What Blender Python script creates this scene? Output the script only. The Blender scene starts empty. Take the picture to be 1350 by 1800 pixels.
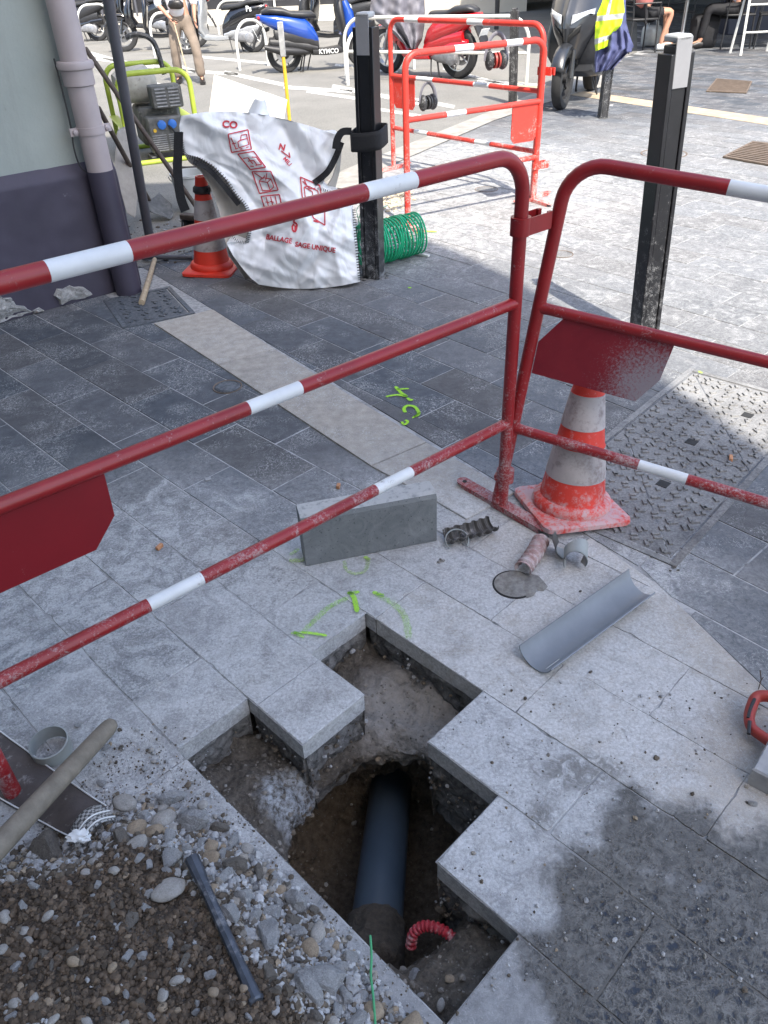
import bpy, bmesh, math, random
import numpy as np
from mathutils import Vector, Matrix, noise as mnoise
rad = math.radians
SC = bpy.context.scene
COL = SC.collection
random.seed(7); RNG = np.random.default_rng(7)

# ------------------------------------------------------------------ camera, sky, sun, exposure
CF, CH, CT, CRO = 1350.0, 1.42, rad(36), rad(2.6)
_f = np.array([0, math.cos(CT), -math.sin(CT)]); _r = np.array([1.0, 0, 0]); _u = np.cross(_r, _f)
_R = math.cos(CRO)*_r - math.sin(CRO)*_u; _U = math.sin(CRO)*_r + math.cos(CRO)*_u
CAM = np.array([0, 0, CH])
cd = bpy.data.cameras.new('camera'); cam = bpy.data.objects.new('camera', cd); COL.objects.link(cam)
cd.sensor_fit = 'HORIZONTAL'; cd.sensor_width = 36.0; cd.lens = 36.0*CF/1350.0
cd.clip_start = 0.02; cd.clip_end = 2000
cam.matrix_world = Matrix(((_R[0], _U[0], -_f[0], 0), (_R[1], _U[1], -_f[1], 0), (_R[2], _U[2], -_f[2], CH), (0, 0, 0, 1)))
SC.camera = cam
SUN_EL, SUN_AZ = rad(54), rad(-73)      # azimuth measured from +X towards +Y: direction TO the sun
S = Vector((math.cos(SUN_EL)*math.cos(SUN_AZ), math.cos(SUN_EL)*math.sin(SUN_AZ), math.sin(SUN_EL)))
w = bpy.data.worlds.new('World'); SC.world = w; w.use_nodes = True
nt = w.node_tree; nt.nodes.clear()
sky = nt.nodes.new('ShaderNodeTexSky'); sky.sky_type = 'NISHITA'; sky.sun_disc = False
sky.sun_elevation = SUN_EL; sky.sun_rotation = math.atan2(S.x, S.y); sky.air_density = 1.0; sky.dust_density = 2.0; sky.ozone_density = 1.0
bg = nt.nodes.new('ShaderNodeBackground'); bg.inputs[1].default_value = 0.15
wo = nt.nodes.new('ShaderNodeOutputWorld'); nt.links.new(sky.outputs[0], bg.inputs[0]); nt.links.new(bg.outputs[0], wo.inputs[0])
sd = bpy.data.lights.new('sun', 'SUN'); sd.energy = 2.6; sd.angle = rad(0.35); sd.color = (1.0, 0.94, 0.84)
sun = bpy.data.objects.new('sun', sd); COL.objects.link(sun); sun.rotation_euler = S.to_track_quat('Z', 'Y').to_euler(); sun.location = (3, -6, 20)
SC.view_settings.view_transform = 'Standard'; SC.view_settings.look = 'None'; SC.view_settings.gamma = 1.0
SC.view_settings.exposure = 1.7
SC.cycles.max_bounces = 6; SC.cycles.diffuse_bounces = 3

# ------------------------------------------------------------------ surveying helpers: photo ray -> real point in the place
def ray(px, py):
    d = _f*CF + _R*(px-675) - _U*(py-900); return d/np.linalg.norm(d)
def G(px, py, z=0.0):
    d = ray(px, py); return Vector(CAM + d*((z-CH)/d[2]))
def Yp(px, py, Y):
    d = ray(px, py); return Vector(CAM + d*(Y/d[1]))
def onplane(px, py, p, u):
    n = np.array([-u[1], u[0], 0]); d = ray(px, py); c = np.array([p[0], p[1], 0.])
    return Vector(CAM + d*(((c-CAM)@n)/(d@n)))
def proj(p):
    v = np.array(p)-CAM; z = v@_f; return 675+CF*(v@_R)/z, 900-CF*(v@_U)/z
def hgt(base, py):
    lo, hi = 0.0, 4.0
    for _ in range(40):
        m = (lo+hi)/2
        if proj((base[0], base[1], m))[1] > py: lo = m
        else: hi = m
    return (lo+hi)/2

# ------------------------------------------------------------------ mesh collector
class MB:
    def __init__(s): s.v = []; s.f = []; s.m = []; s.c = []
    def add(s, vs, fs, mi=0, col=None):
        o = len(s.v); s.v += [tuple(x) for x in vs]
        for f in fs: s.f.append(tuple(o+i for i in f)); s.m.append(mi)
        if col is not None or s.c:
            while len(s.c) < o: s.c.append((1, 1, 1, 1))
            s.c += [col or (1, 1, 1, 1)]*len(vs)
        return s
    def box(s, c, sz, rot=None, mi=0, col=None):
        hx, hy, hz = sz[0]/2, sz[1]/2, sz[2]/2; c = Vector(c)
        vs = []
        for x, y, z in ((-1,-1,-1),(1,-1,-1),(1,1,-1),(-1,1,-1),(-1,-1,1),(1,-1,1),(1,1,1),(-1,1,1)):
            p = Vector((x*hx, y*hy, z*hz))
            if rot is not None: p = rot @ p
            vs.append(c+p)
        return s.add(vs, [(0,3,2,1),(4,5,6,7),(0,1,5,4),(1,2,6,5),(2,3,7,6),(3,0,4,7)], mi, col)
    def prism(s, poly, z0, z1, mi=0, col=None, inset=0.0, xf=None):
        n = len(poly); P = [Vector((p[0], p[1], 0)) for p in poly]
        ar = sum(P[i].x*P[(i+1)%n].y-P[(i+1)%n].x*P[i].y for i in range(n))
        if ar < 0: P.reverse()
        vs = [Vector((p.x, p.y, z0)) for p in P]; k = 1
        if inset > 0:
            c = sum(P, Vector())/n
            vs += [Vector((p.x, p.y, z1-inset)) for p in P]
            vs += [Vector((p.x, p.y, z1)) + (c-p).normalized()*inset*1.2 for p in P]; k = 2
        else: vs += [Vector((p.x, p.y, z1)) for p in P]
        if xf is not None: vs = [xf @ v for v in vs]
        fs = [tuple(range(n-1, -1, -1)), tuple(range(k*n, k*n+n))]
        for j in range(k):
            for i in range(n):
                a, b = j*n+i, j*n+(i+1) % n; fs.append((a, b, b+n, a+n))
        return s.add(vs, fs, mi, col)
    def tube(s, path, r, seg=10, mi=0, cap=True, radii=None, flat=None, mis=None):
        P = [Vector(p) for p in path]; n = len(P); vs = []; fs = []
        t0 = (P[1]-P[0]).normalized()
        a = Vector((0, 0, 1)) if abs(t0.z) < .9 else Vector((1, 0, 0))
        nx = t0.cross(a).normalized()
        for i in range(n):
            t = (P[min(i+1, n-1)]-P[max(i-1, 0)]).normalized()
            nx = (nx - t*nx.dot(t)).normalized(); ny = t.cross(nx)
            rr = radii[i] if radii else r
            for k in range(seg):
                q = 2*math.pi*k/seg
                e = nx*math.cos(q)*rr + ny*math.sin(q)*rr*(flat or 1)
                vs.append(P[i]+e)
        o = len(s.v); s.v += [tuple(x) for x in vs]
        if s.c: s.c += [(1,1,1,1)]*len(vs)
        for i in range(n-1):
            for k in range(seg):
                a0 = o+i*seg+k; b0 = o+i*seg+(k+1) % seg
                s.f.append((a0, b0, b0+seg, a0+seg)); s.m.append(mis[i] if mis else mi)
        if cap:
            s.f.append(tuple(o+k for k in range(seg-1, -1, -1))); s.m.append(mis[0] if mis else mi)
            s.f.append(tuple(o+(n-1)*seg+k for k in range(seg))); s.m.append(mis[-1] if mis else mi)
        return s
    def lathe(s, prof, c=(0, 0, 0), seg=24, mi=0, rot=None, mis=None, close=False):
        c = Vector(c); vs = []; n = len(prof); o = len(s.v)
        for r, z in prof:
            for k in range(seg):
                q = 2*math.pi*k/seg; p = Vector((r*math.cos(q), r*math.sin(q), z))
                if rot is not None: p = rot @ p
                vs.append(c+p)
        s.v += [tuple(x) for x in vs]
        for i in range(n-1 if not close else n):
            for k in range(seg):
                a = o+i*seg+k; b = o+i*seg+(k+1) % seg; j = seg if i < n-1 else -(n-1)*seg
                s.f.append((a, b, b+j, a+j)); s.m.append(mis[i] if mis else mi)
        if not close:
            if prof[0][0] > 1e-4: s.f.append(tuple(o+k for k in range(seg-1, -1, -1))); s.m.append(mis[0] if mis else mi)
            if prof[-1][0] > 1e-4: s.f.append(tuple(o+(n-1)*seg+k for k in range(seg))); s.m.append(mis[-1] if mis else mi)
        return s
    def loft(s, secs, seg=16, mi=0, pw=2.6):
        """secs: (centre, halfwidth(y), halfheight, tilt) rings in the local x/z plane travelling along x"""
        vs = []; n = len(secs); o = len(s.v)
        for c, hw, hh, ti in secs:
            c = Vector(c); up = Vector((-math.sin(ti), 0, math.cos(ti)))
            for k in range(seg):
                q = 2*math.pi*k/seg; cc, ss = math.cos(q), math.sin(q)
                a = math.copysign(abs(cc)**(2/pw), cc)*hw; b = math.copysign(abs(ss)**(2/pw), ss)*hh
                vs.append(c+Vector((0, a, 0))+up*b)
        s.v += [tuple(x) for x in vs]
        for i in range(n-1):
            for k in range(seg):
                a = o+i*seg+k; b = o+i*seg+(k+1) % seg; s.f.append((a, b, b+seg, a+seg)); s.m.append(mi)
        s.f.append(tuple(o+k for k in range(seg-1, -1, -1))); s.m.append(mi)
        s.f.append(tuple(o+(n-1)*seg+k for k in range(seg))); s.m.append(mi)
        return s
    def grid(s, fn, nu, nv, mi=0, wrapu=False, flip=False, mif=None):
        o = len(s.v)
        for j in range(nv+1):
            for i in range(nu+(0 if wrapu else 1)): s.v.append(tuple(fn(i/nu, j/nv)))
        if s.c: s.c += [(1,1,1,1)]*(len(s.v)-o)
        w_ = nu if wrapu else nu+1
        for j in range(nv):
            for i in range(nu):
                a = o+j*w_+i; b = o+j*w_+(i+1) % w_; q = (a, b, b+w_, a+w_)
                s.f.append(q[::-1] if flip else q); s.m.append(mif(i/nu, j/nv) if mif else mi)
        return s
    def ball(s, c, r, sub=2, amp=0.0, sq=(1, 1, 1), mi=0, col=None, rot=None, fr=1.5):
        V, F = ico(sub); c = Vector(c); off = Vector((random.random()*50, random.random()*50, 0)); vs = []
        for p in V:
            k = 1+amp*mnoise.noise(p*fr+off) if amp else 1
            q = Vector((p.x*sq[0], p.y*sq[1], p.z*sq[2]))*r*k
            vs.append(c+(rot @ q if rot is not None else q))
        return s.add(vs, F, mi, col)
    def build(s, name, mats, parent=None, origin=None, smooth=40, bevel=None):
        o3 = Vector(origin) if origin is not None else (parent.get('_o') and Vector(parent['_o']) if parent is not None else None) or Vector((0, 0, 0))
        me = bpy.data.meshes.new(name)
        me.from_pydata([(x-o3.x, y-o3.y, z-o3.z) for x, y, z in s.v], [], s.f)
        for m in (mats if isinstance(mats, (list, tuple)) else [mats]): me.materials.append(m)
        me.polygons.foreach_set('material_index', s.m)
        if s.c:
            while len(s.c) < len(s.v): s.c.append((1, 1, 1, 1))
            ca = me.color_attributes.new('tint', 'FLOAT_COLOR', 'POINT')
            ca.data.foreach_set('color', np.array(s.c, dtype=np.float32).ravel())
        me.update()
        if smooth: 
            me.polygons.foreach_set('use_smooth', [True]*len(me.polygons)); me.set_sharp_from_angle(angle=rad(smooth))
        ob = bpy.data.objects.new(name, me); COL.objects.link(ob)
        if parent is not None: ob.parent = parent
        if origin is not None and parent is None: ob.location = o3
        if parent is not None and origin is not None:
            ob.location = Vector(origin)-Vector(parent.get('_o', (0, 0, 0)))
        if bevel:
            b = ob.modifiers.new('b', 'BEVEL'); b.width = bevel; b.segments = 2; b.limit_method = 'ANGLE'; b.angle_limit = rad(40)
        ob['_o'] = tuple(o3)
        return ob
_ic = {}
def ico(sub):
    if sub not in _ic:
        bm = bmesh.new(); bmesh.ops.create_icosphere(bm, subdivisions=sub, radius=1.0)
        _ic[sub] = ([v.co.copy() for v in bm.verts], [tuple(v.index for v in f.verts) for f in bm.faces]); bm.free()
    return _ic[sub]
def T(name, label, cat, loc=(0, 0, 0), group=None, rz=0):
    o = bpy.data.objects.new(name, None); COL.objects.link(o); o.location = loc; o.rotation_euler = (0, 0, rz)
    o.empty_display_size = .1
    o['label'] = label; o['category'] = cat
    if group: o['group'] = group
    o['_o'] = tuple(loc) if rz == 0 else (0, 0, 0)
    return o
def TL(name, label, cat, loc, rz, group=None):      # thing whose parts are modelled in local coordinates
    o = T(name, label, cat, (0, 0, 0), group); o.location = loc; o.rotation_euler = (0, 0, rz); o['_o'] = (0., 0., 0.); return o
def tag(o, label, cat, group=None):
    o['label'] = label; o['category'] = cat
    if group: o['group'] = group
    return o
def kind(o, k='structure'): o['kind'] = k; return o
def copy_tree(o, parent=None):
    c = o.copy(); COL.objects.link(c)
    if parent is not None: c.parent = parent
    for ch in list(o.children): copy_tree(ch, c)
    return c
def arc(c, r, a0, a1, n, ax='xz'):
    out = []
    for i in range(n+1):
        a = rad(a0+(a1-a0)*i/n); x, y = math.cos(a)*r, math.sin(a)*r
        out.append(Vector(c)+(Vector((x, 0, y)) if ax == 'xz' else Vector((x, y, 0)) if ax == 'xy' else Vector((0, x, y))))
    return out
def lerp(a, b, t): return a+(b-a)*t
def curve(pts, t):       # piecewise linear by index
    x = t*(len(pts)-1); i = min(int(x), len(pts)-2); f = x-i
    return (lerp(pts[i][0], pts[i+1][0], f), lerp(pts[i][1], pts[i+1][1], f))
def smooth_path(pts, n=6):
    P = [Vector(p) for p in pts]; out = []
    for i in range(len(P)-1):
        p0 = P[max(i-1, 0)]; p1 = P[i]; p2 = P[i+1]; p3 = P[min(i+2, len(P)-1)]
        for k in range(n):
            t = k/n
            out.append(0.5*((2*p1)+(p2-p0)*t+(2*p0-5*p1+4*p2-p3)*t*t+(3*p1-p0-3*p2+p3)*t**3))
    out.append(P[-1]); return out

# ------------------------------------------------------------------ materials
class N:
    def __init__(s, name):
        s.m = bpy.data.materials.new(name); s.m.use_nodes = True; s.t = s.m.node_tree; s.t.nodes.clear()
        s.out = s.t.nodes.new('ShaderNodeOutputMaterial'); s.b = s.t.nodes.new('ShaderNodeBsdfPrincipled')
        s.t.links.new(s.b.outputs[0], s.out.inputs[0]); s.tc = s.t.nodes.new('ShaderNodeTexCoord').outputs['Object']
    def lk(s, a, i):
        if hasattr(a, 'links') or isinstance(a, bpy.types.NodeSocket): s.t.links.new(a, i)
        elif isinstance(a, (tuple, list)) and len(a) == 3 and i.type == 'RGBA': i.default_value = (*a, 1)
        else: i.default_value = a
    def map(s, sc=(1, 1, 1), loc=(0, 0, 0), rot=(0, 0, 0), v=None):
        n = s.t.nodes.new('ShaderNodeMapping'); s.lk(v or s.tc, n.inputs[0]); n.inputs[1].default_value = loc; n.inputs[2].default_value = rot; n.inputs[3].default_value = sc
        return n.outputs[0]
    def noise(s, sc, det=4, ro=.55, di=0, v=None, col=False):
        n = s.t.nodes.new('ShaderNodeTexNoise'); s.lk(v or s.tc, n.inputs['Vector']); n.inputs['Scale'].default_value = sc
        n.inputs['Detail'].default_value = det; n.inputs['Roughness'].default_value = ro; n.inputs['Distortion'].default_value = di
        return n.outputs[1 if col else 0]
    def vor(s, sc, feat='F1', v=None, rnd=1.0, out=0):
        n = s.t.nodes.new('ShaderNodeTexVoronoi'); n.feature = feat; s.lk(v or s.tc, n.inputs['Vector']); n.inputs['Scale'].default_value = sc
        n.inputs['Randomness'].default_value = rnd
        return n.outputs[out]
    def ma(s, op, a, b=0.0, c=None, clamp=False):
        n = s.t.nodes.new('ShaderNodeMath'); n.operation = op; n.use_clamp = clamp; s.lk(a, n.inputs[0]); s.lk(b, n.inputs[1])
        if c is not None: s.lk(c, n.inputs[2])
        return n.outputs[0]
    def mr(s, v, a, b, c=0.0, d=1.0, sm=False):
        n = s.t.nodes.new('ShaderNodeMapRange'); n.clamp = True
        if sm: n.interpolation_type = 'SMOOTHSTEP'
        for i, x in enumerate((v, a, b, c, d)): s.lk(x, n.inputs[i])
        return n.outputs[0]
    def mix(s, f, a, b, mode='MIX'):
        n = s.t.nodes.new('ShaderNodeMix'); n.data_type = 'RGBA'; n.blend_type = mode; s.lk(f, n.inputs[0]); s.lk(a, n.inputs[6]); s.lk(b, n.inputs[7])
        return n.outputs[2]
    def dist(s, p, sc=(1, 1, 1)):
        v = s.map(sc, loc=(-p[0]*sc[0], -p[1]*sc[1], -p[2]*sc[2]) if True else p)
        n = s.t.nodes.new('ShaderNodeVectorMath'); n.operation = 'LENGTH'; s.lk(v, n.inputs[0]); return n.outputs['Value']
    def sep(s, v=None):
        n = s.t.nodes.new('ShaderNodeSeparateXYZ'); s.lk(v or s.tc, n.inputs[0]); return n.outputs
    def attr(s, nm='tint'):
        n = s.t.nodes.new('ShaderNodeAttribute'); n.attribute_name = nm; return n.outputs[0]
    def bump(s, h, st=.5, d=.01, nrm=None):
        n = s.t.nodes.new('ShaderNodeBump'); n.inputs['Strength'].default_value = st; n.inputs['Distance'].default_value = d; s.lk(h, n.inputs['Height'])
        if nrm is not None: s.lk(nrm, n.inputs['Normal'])
        s.lk(n.outputs[0], s.b.inputs['Normal']); return n.outputs[0]
    def fin(s, col=None, rough=None, metal=None, spec=None):
        if col is not None: s.lk(col, s.b.inputs['Base Color'])
        if rough is not None: s.lk(rough, s.b.inputs['Roughness'])
        if metal is not None: s.b.inputs['Metallic'].default_value = metal
        if spec is not None: s.b.inputs['Specular IOR Level'].default_value = spec
        return s.m
def mk(name, col, rough=.5, var=.25, sc=12, metal=0, bump=0, bsc=40, dust=0, dcol=(.45, .45, .45), dsc=60, coat=0, spec=None, dlow=None):
    n = N(name); v = n.noise(sc, 6, .6)
    dk = tuple(c*(1-var) for c in col); lt = tuple(min(1, c*(1+var*.7)) for c in col)
    c = n.mix(n.mr(v, .3, .7), dk, lt); r = rough
    if dust > 0:
        f = n.noise(dsc, 8, .75); big = n.noise(dsc*.12, 4, .6, .6)
        k = n.ma('ADD', n.ma('MULTIPLY', f, .6), n.ma('MULTIPLY', big, .4))
        m = n.mr(k, .68-.32*dust, .76-.26*dust)
        if dlow:
            z = n.sep(n.t.nodes.new('ShaderNodeNewGeometry').outputs[0])[2]
            m2 = n.mr(z, dlow, 0.0, 0.0, 1.0); k2 = n.ma('ADD', k, n.ma('MULTIPLY', m2, .14)); m = n.mr(k2, .68-.32*dust, .80-.3*dust)
        c = n.mix(n.ma('MULTIPLY', m, .85), c, dcol); r = n.mr(m, 0, 1, rough, .85)
    if bump: n.bump(n.noise(bsc, 6, .6), bump, .004)
    m = n.fin(c, r, metal, spec)
    if coat: n.b.inputs['Coat Weight'].default_value = coat; n.b.inputs['Coat Roughness'].default_value = .08
    return m
DUSTC = (.50, .505, .51)
M = {}
M['red'] = mk('red_paint', (.27, .013, .016), .36, .2, 8, dust=.27, dsc=170, dcol=(.42, .36, .36), dlow=.75, bump=.12, bsc=30)
M['redbar'] = mk('red_bar_paint', (.24, .013, .017), .34, .2, 8, dust=.22, dsc=150, dcol=(.42, .33, .33), dlow=.5)
M['white'] = mk('white_paint', (.66, .68, .69), .42, .12, 10, dust=.34, dsc=90, dcol=(.22, .2, .19))
M['redlit'] = mk('sunlit_red_paint', (.62, .045, .03), .45, .12, 10, dust=.34, dsc=80, dcol=(.7, .45, .42), dlow=.6)  # same barrier red, brightened to paint sunlight into the far barriers' colour
M['black'] = mk('black_paint', (.010, .010, .012), .33, .3, 20, dust=.18, dsc=260, dcol=(.35, .35, .35), dlow=.9)
M['blackdust'] = mk('dusty_black_paint', (.03, .03, .032), .55, .3, 20, dust=.5, dsc=120, dcol=(.4, .4, .4))
M['reflect'] = mk('reflector_grey', (.26, .26, .27), .5, .08, 20, dust=.15)
M['capgrey'] = mk('cap_grey', (.44, .45, .45), .5, .08, 20)
M['refwhite'] = mk('reflector_white', (.68, .69, .68), .5, .05, 20)
M['cone'] = mk('cone_orange', (.72, .045, .022), .5, .1, 14, dust=.15, dsc=60, dcol=(.55, .38, .36), bump=.1)
M['conedust'] = mk('cone_orange_dusty', (.66, .050, .032), .6, .15, 14, dust=.46, dsc=60, dcol=(.52, .42, .42), dlow=.16, bump=.1)
M['sleeve'] = mk('cone_sleeve', (.46, .42, .41), .6, .2, 10, dust=.62, dsc=30, dcol=(.23, .185, .175), bump=.12)
M['pvc'] = mk('pvc_grey', (.215, .235, .255), .42, .12, 14, dust=.14, dsc=70, dcol=(.40, .40, .41))
M['pvcl'] = mk('pvc_light', (.30, .32, .31), .5, .15, 16, dust=.4, dsc=60, dcol=(.45, .45, .44))
M['pvcd'] = mk('pvc_blue_grey', (.058, .080, .105), .42, .12, 12, dust=.12, dsc=50, dcol=(.18, .18, .18))
M['tyre'] = mk('tyre', (.025, .025, .026), .8, .2, 30, dust=.25, dsc=60, dcol=(.2, .19, .18))
M['metal'] = mk('steel', (.45, .45, .46), .35, .2, 20, metal=.9, dust=.2)
M['alu'] = mk('cast_alu', (.34, .34, .35), .5, .3, 25, metal=.6, dust=.3)
M['plast'] = mk('black_plastic', (.022, .022, .024), .5, .2, 20, dust=.2, dcol=(.2, .2, .2))
M['gloss'] = mk('black_gloss', (.008, .008, .010), .15, .1, 10, coat=1)
M['seat'] = mk('seat_vinyl', (.03, .03, .032), .45, .2, 30)
M['silver'] = mk('silver_paint', (.42, .43, .44), .3, .1, 10, metal=.4, coat=.6)
M['greyp'] = mk('grey_panel', (.035, .037, .042), .35, .1, 10, metal=.3, coat=.5)
M['blue'] = mk('blue_paint', (.012, .06, .33), .22, .1, 8, coat=1)
M['redp'] = mk('red_scooter_paint', (.50, .008, .014), .2, .1, 8, coat=1)
M['glass'] = mk('lamp_lens', (.5, .52, .55), .08, .3, 20, coat=1)
M['taill'] = mk('tail_lens', (.4, .01, .01), .12, .2, 20, coat=1)
M['plate'] = mk('plate_white', (.75, .76, .74), .4, .05, 20)
M['ink'] = mk('ink_black', (.02, .02, .02), .6, .1, 20)
M['hoop'] = mk('white_hoop', (.72, .71, .66), .4, .08, 20, dust=.1, dcol=(.3, .28, .25))
M['lime'] = mk('lime_paint', (.36, .45, .05), .45, .12, 18, dust=.25, dsc=70, dcol=(.45, .42, .3))
M['engine'] = mk('engine_grey', (.12, .12, .115), .6, .4, 25, dust=.4, dsc=40, dcol=(.4, .38, .34))
M['tank'] = mk('tank_cream', (.40, .38, .33), .5, .3, 12, dust=.35, dsc=40, dcol=(.12, .1, .08))
M['socket'] = mk('socket_blue', (.03, .16, .55), .4, .2, 20)
M['yellow'] = mk('yellow_paint', (.68, .42, .03), .5, .2, 20, dust=.3)
M['wood'] = mk('old_wood', (.19, .165, .13), .75, .3, 30, dust=.3, dsc=30, dcol=(.4, .39, .37), bump=.3, bsc=60)
M['woodl'] = mk('light_wood', (.42, .33, .22), .7, .25, 30, dust=.3, dcol=(.5, .47, .42))
M['woodd'] = mk('brown_wood', (.085, .062, .048), .7, .3, 30, dust=.3, dcol=(.25, .23, .2))
M['plug'] = mk('brick_plug', (.50, .24, .12), .8, .2, 40)
M['iron'] = mk('old_iron', (.075, .085, .105), .5, .4, 25, metal=.5, dust=.42, dsc=50, dcol=(.34, .34, .35), bump=.3)
M['pole'] = mk('grey_pole', (.088, .088, .10), .5, .15, 10, dust=.12)
M['mauve'] = mk('mauve_pipe', (.42, .36, .355), .5, .1, 6, dust=.1, dcol=(.25, .2, .2), dsc=20)
M['purple'] = mk('purple_plinth', (.056, .048, .072), .62, .22, 3, dust=.16, dsc=30, dcol=(.26, .25, .28), bump=.35, bsc=14)
M['strap'] = mk('black_webbing', (.015, .015, .017), .8, .3, 150, dust=.2, dsc=200, bump=.5, bsc=400)
M['bag'] = None
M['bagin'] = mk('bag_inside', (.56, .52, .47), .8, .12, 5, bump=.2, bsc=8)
M['print'] = mk('red_print', (.55, .03, .05), .6, .15, 60)
M['green'] = mk('green_plastic', (.01, .40, .19), .45, .2, 20, dust=.15, dcol=(.4, .5, .45))
M['greencord'] = mk('green_cord', (.06, .32, .14), .6, .2, 40, dust=.2)
M['board'] = mk('white_board', (.55, .53, .48), .6, .08, 8, dust=.25, dsc=14, dcol=(.36, .34, .3))
M['skin'] = mk('skin', (.52, .27, .18), .5, .08, 10)
M['trouser'] = mk('tan_trousers', (.24, .19, .15), .85, .12, 10, bump=.5, bsc=14)
M['shirt'] = mk('white_shirt', (.80, .80, .82), .8, .05, 10, bump=.3, bsc=14)
M['blackcloth'] = mk('black_cloth', (.015, .015, .018), .8, .3, 20, bump=.3, bsc=25)
M['leather'] = mk('black_leather', (.02, .018, .018), .4, .2, 30)
M['hivis'] = mk('hivis_yellow', (.62, .85, .02), .7, .12, 12)
M['greytape'] = mk('reflective_tape', (.45, .46, .46), .4, .1, 30)
M['denim'] = mk('navy_work_cloth', (.075, .085, .19), .85, .25, 14, bump=.3, bsc=50)
M['greycloth'] = mk('grey_rain_cover', (.17, .165, .19), .6, .2, 10, bump=.2, bsc=30)
M['pink'] = mk('pink_cover', (.62, .22, .19), .7, .1, 20)
M['bucket'] = mk('bucket_white', (.55, .56, .54), .5, .1, 10, dust=.3, dcol=(.3, .28, .25))
M['capdust'] = mk('pink_corrugated', (.33, .20, .19), .7, .15, 30, dust=.75, dsc=50, dcol=(.50, .45, .45))
M['redtool'] = mk('worn_red_plastic', (.34, .04, .03), .5, .2, 14, dust=.38, dsc=22, dcol=(.42, .36, .32), bump=.2)
M['darkwall'] = mk('dark_shopfront', (.03, .03, .034), .4, .3, 3)
M['cream'] = mk('cream_render', (.55, .50, .42), .85, .08, 2)
M['awn'] = mk('awning_cloth', (.16, .14, .12), .9, .1, 5)
M['concrete'] = mk('concrete_block', (.33, .33, .33), .85, .25, 20, dust=.4, dsc=20, dcol=(.5, .5, .5), bump=.4, bsc=50)
M['planter'] = mk('planter_dark', (.022, .026, .045), .6, .1, 10)
M['leaf'] = mk('leaf', (.05, .10, .03), .6, .4, 30)
M['grate'] = mk('rusty_grate', (.16, .12, .09), .7, .3, 20, dust=.3, dcol=(.4, .38, .34))
M['bottlebag'] = mk('silver_bag', (.45, .46, .44), .35, .2, 10, metal=.2)
# ------------------------------------------------------------------ the tall house behind the viewer that shades the foreground
HB = 13.0; SO = S*(HB/S.z)
edge = [G(258, 322), G(450, 345), G(700, 405), G(800, 440), G(900, 487), G(960, 525), G(1165, 692), G(1340, 822), G(1420, 880)]
roof = [Vector((e.x+SO.x, e.y+SO.y, 0)) for e in edge]
poly = [(roof[0].x-14, roof[0].y+.4)]+[(r.x, r.y) for r in roof]+[(roof[-1].x+.6, roof[-1].y-8), (roof[0].x-14, roof[-1].y-8)]
tb = T('street_house', 'tall cream house on the near side of the street whose shadow covers the foreground', 'house', (0, -9, 0))
m = MB(); m.prism(poly, 0, HB-.5); m.build('wall', M['cream'], tb, smooth=0)
m = MB(); m.prism(poly, HB-.5, HB); m.build('roof', M['concrete'], tb, smooth=0)
for zf in (2.5, 5.6, 8.7, 11.8, 14.9):
    for k in range(6):
        x = roof[0].x-12+k*2.4; m = MB(); m.box((x, roof[0].y+.4-(x-(roof[0].x-14))*.4/14+.02, zf+.2), (1.0, .12, 1.7)); m.build('window', M['darkwall'], tb, smooth=0)
# ------------------------------------------------------------------ PAVING
def dvec(a): return Vector((math.cos(rad(a)), math.sin(rad(a)), 0))
DA = dvec(-46); NA = dvec(44); PIT = .1975
N0 = G(307, 1312).dot(NA)*.5 + (G(644, 1077).dot(NA)-3*PIT)*.5
D0 = (G(307, 1312).dot(DA)+G(442, 1230).dot(DA)+G(644, 1077).dot(DA))/3
def LA(d, n): return DA*d + NA*n
def lat(k, j): return LA(D0+k*PIT, N0+j*PIT)
def clip(poly, p, q, keep=1):        # keep the part left (keep=1) or right of the line p->q
    out = []; ex, ey = q[0]-p[0], q[1]-p[1]
    sd = lambda v: keep*(ex*(v[1]-p[1])-ey*(v[0]-p[0]))
    for i in range(len(poly)):
        a, b = poly[i], poly[(i+1) % len(poly)]; sa, sb = sd(a), sd(b)
        if sa >= 0: out.append((a[0], a[1]))
        if sa*sb < 0:
            t = sa/(sa-sb); out.append((a[0]+(b[0]-a[0])*t, a[1]+(b[1]-a[1])*t))
    return out
def area(p): return abs(sum(p[i][0]*p[(i+1) % len(p)][1]-p[(i+1) % len(p)][0]*p[i][1] for i in range(len(p))))/2 if len(p) > 2 else 0
def inpoly(x, y, P):
    c = False; n = len(P)
    for i in range(n):
        x1, y1 = P[i][:2]; x2, y2 = P[(i+1) % n][:2]
        if (y1 > y) != (y2 > y) and x < (x2-x1)*(y-y1)/(y2-y1)+x1: c = not c
    return c
def left_of(p, a, b): return (b[0]-a[0])*(p[1]-a[1])-(b[1]-a[1])*(p[0]-a[0]) > 0
SL0, SL1 = G(270, 570), G(665, 815)                 # left edge of the pale stripe
SR0, SR1 = G(375, 545), G(753, 778)                 # right edge of the pale stripe
Q1, Q2, Q3 = G(1044, 949), G(1155, 1026), G(1331, 1197)
HOLE = [lat(0, 0), lat(0, 1), lat(1, 1), lat(1, 2), lat(0, 2), lat(0, 3), lat(2, 3), lat(2, 2), lat(3, 2), lat(3, 1), lat(4.0, 1), lat(4.0, 0)]
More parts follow.
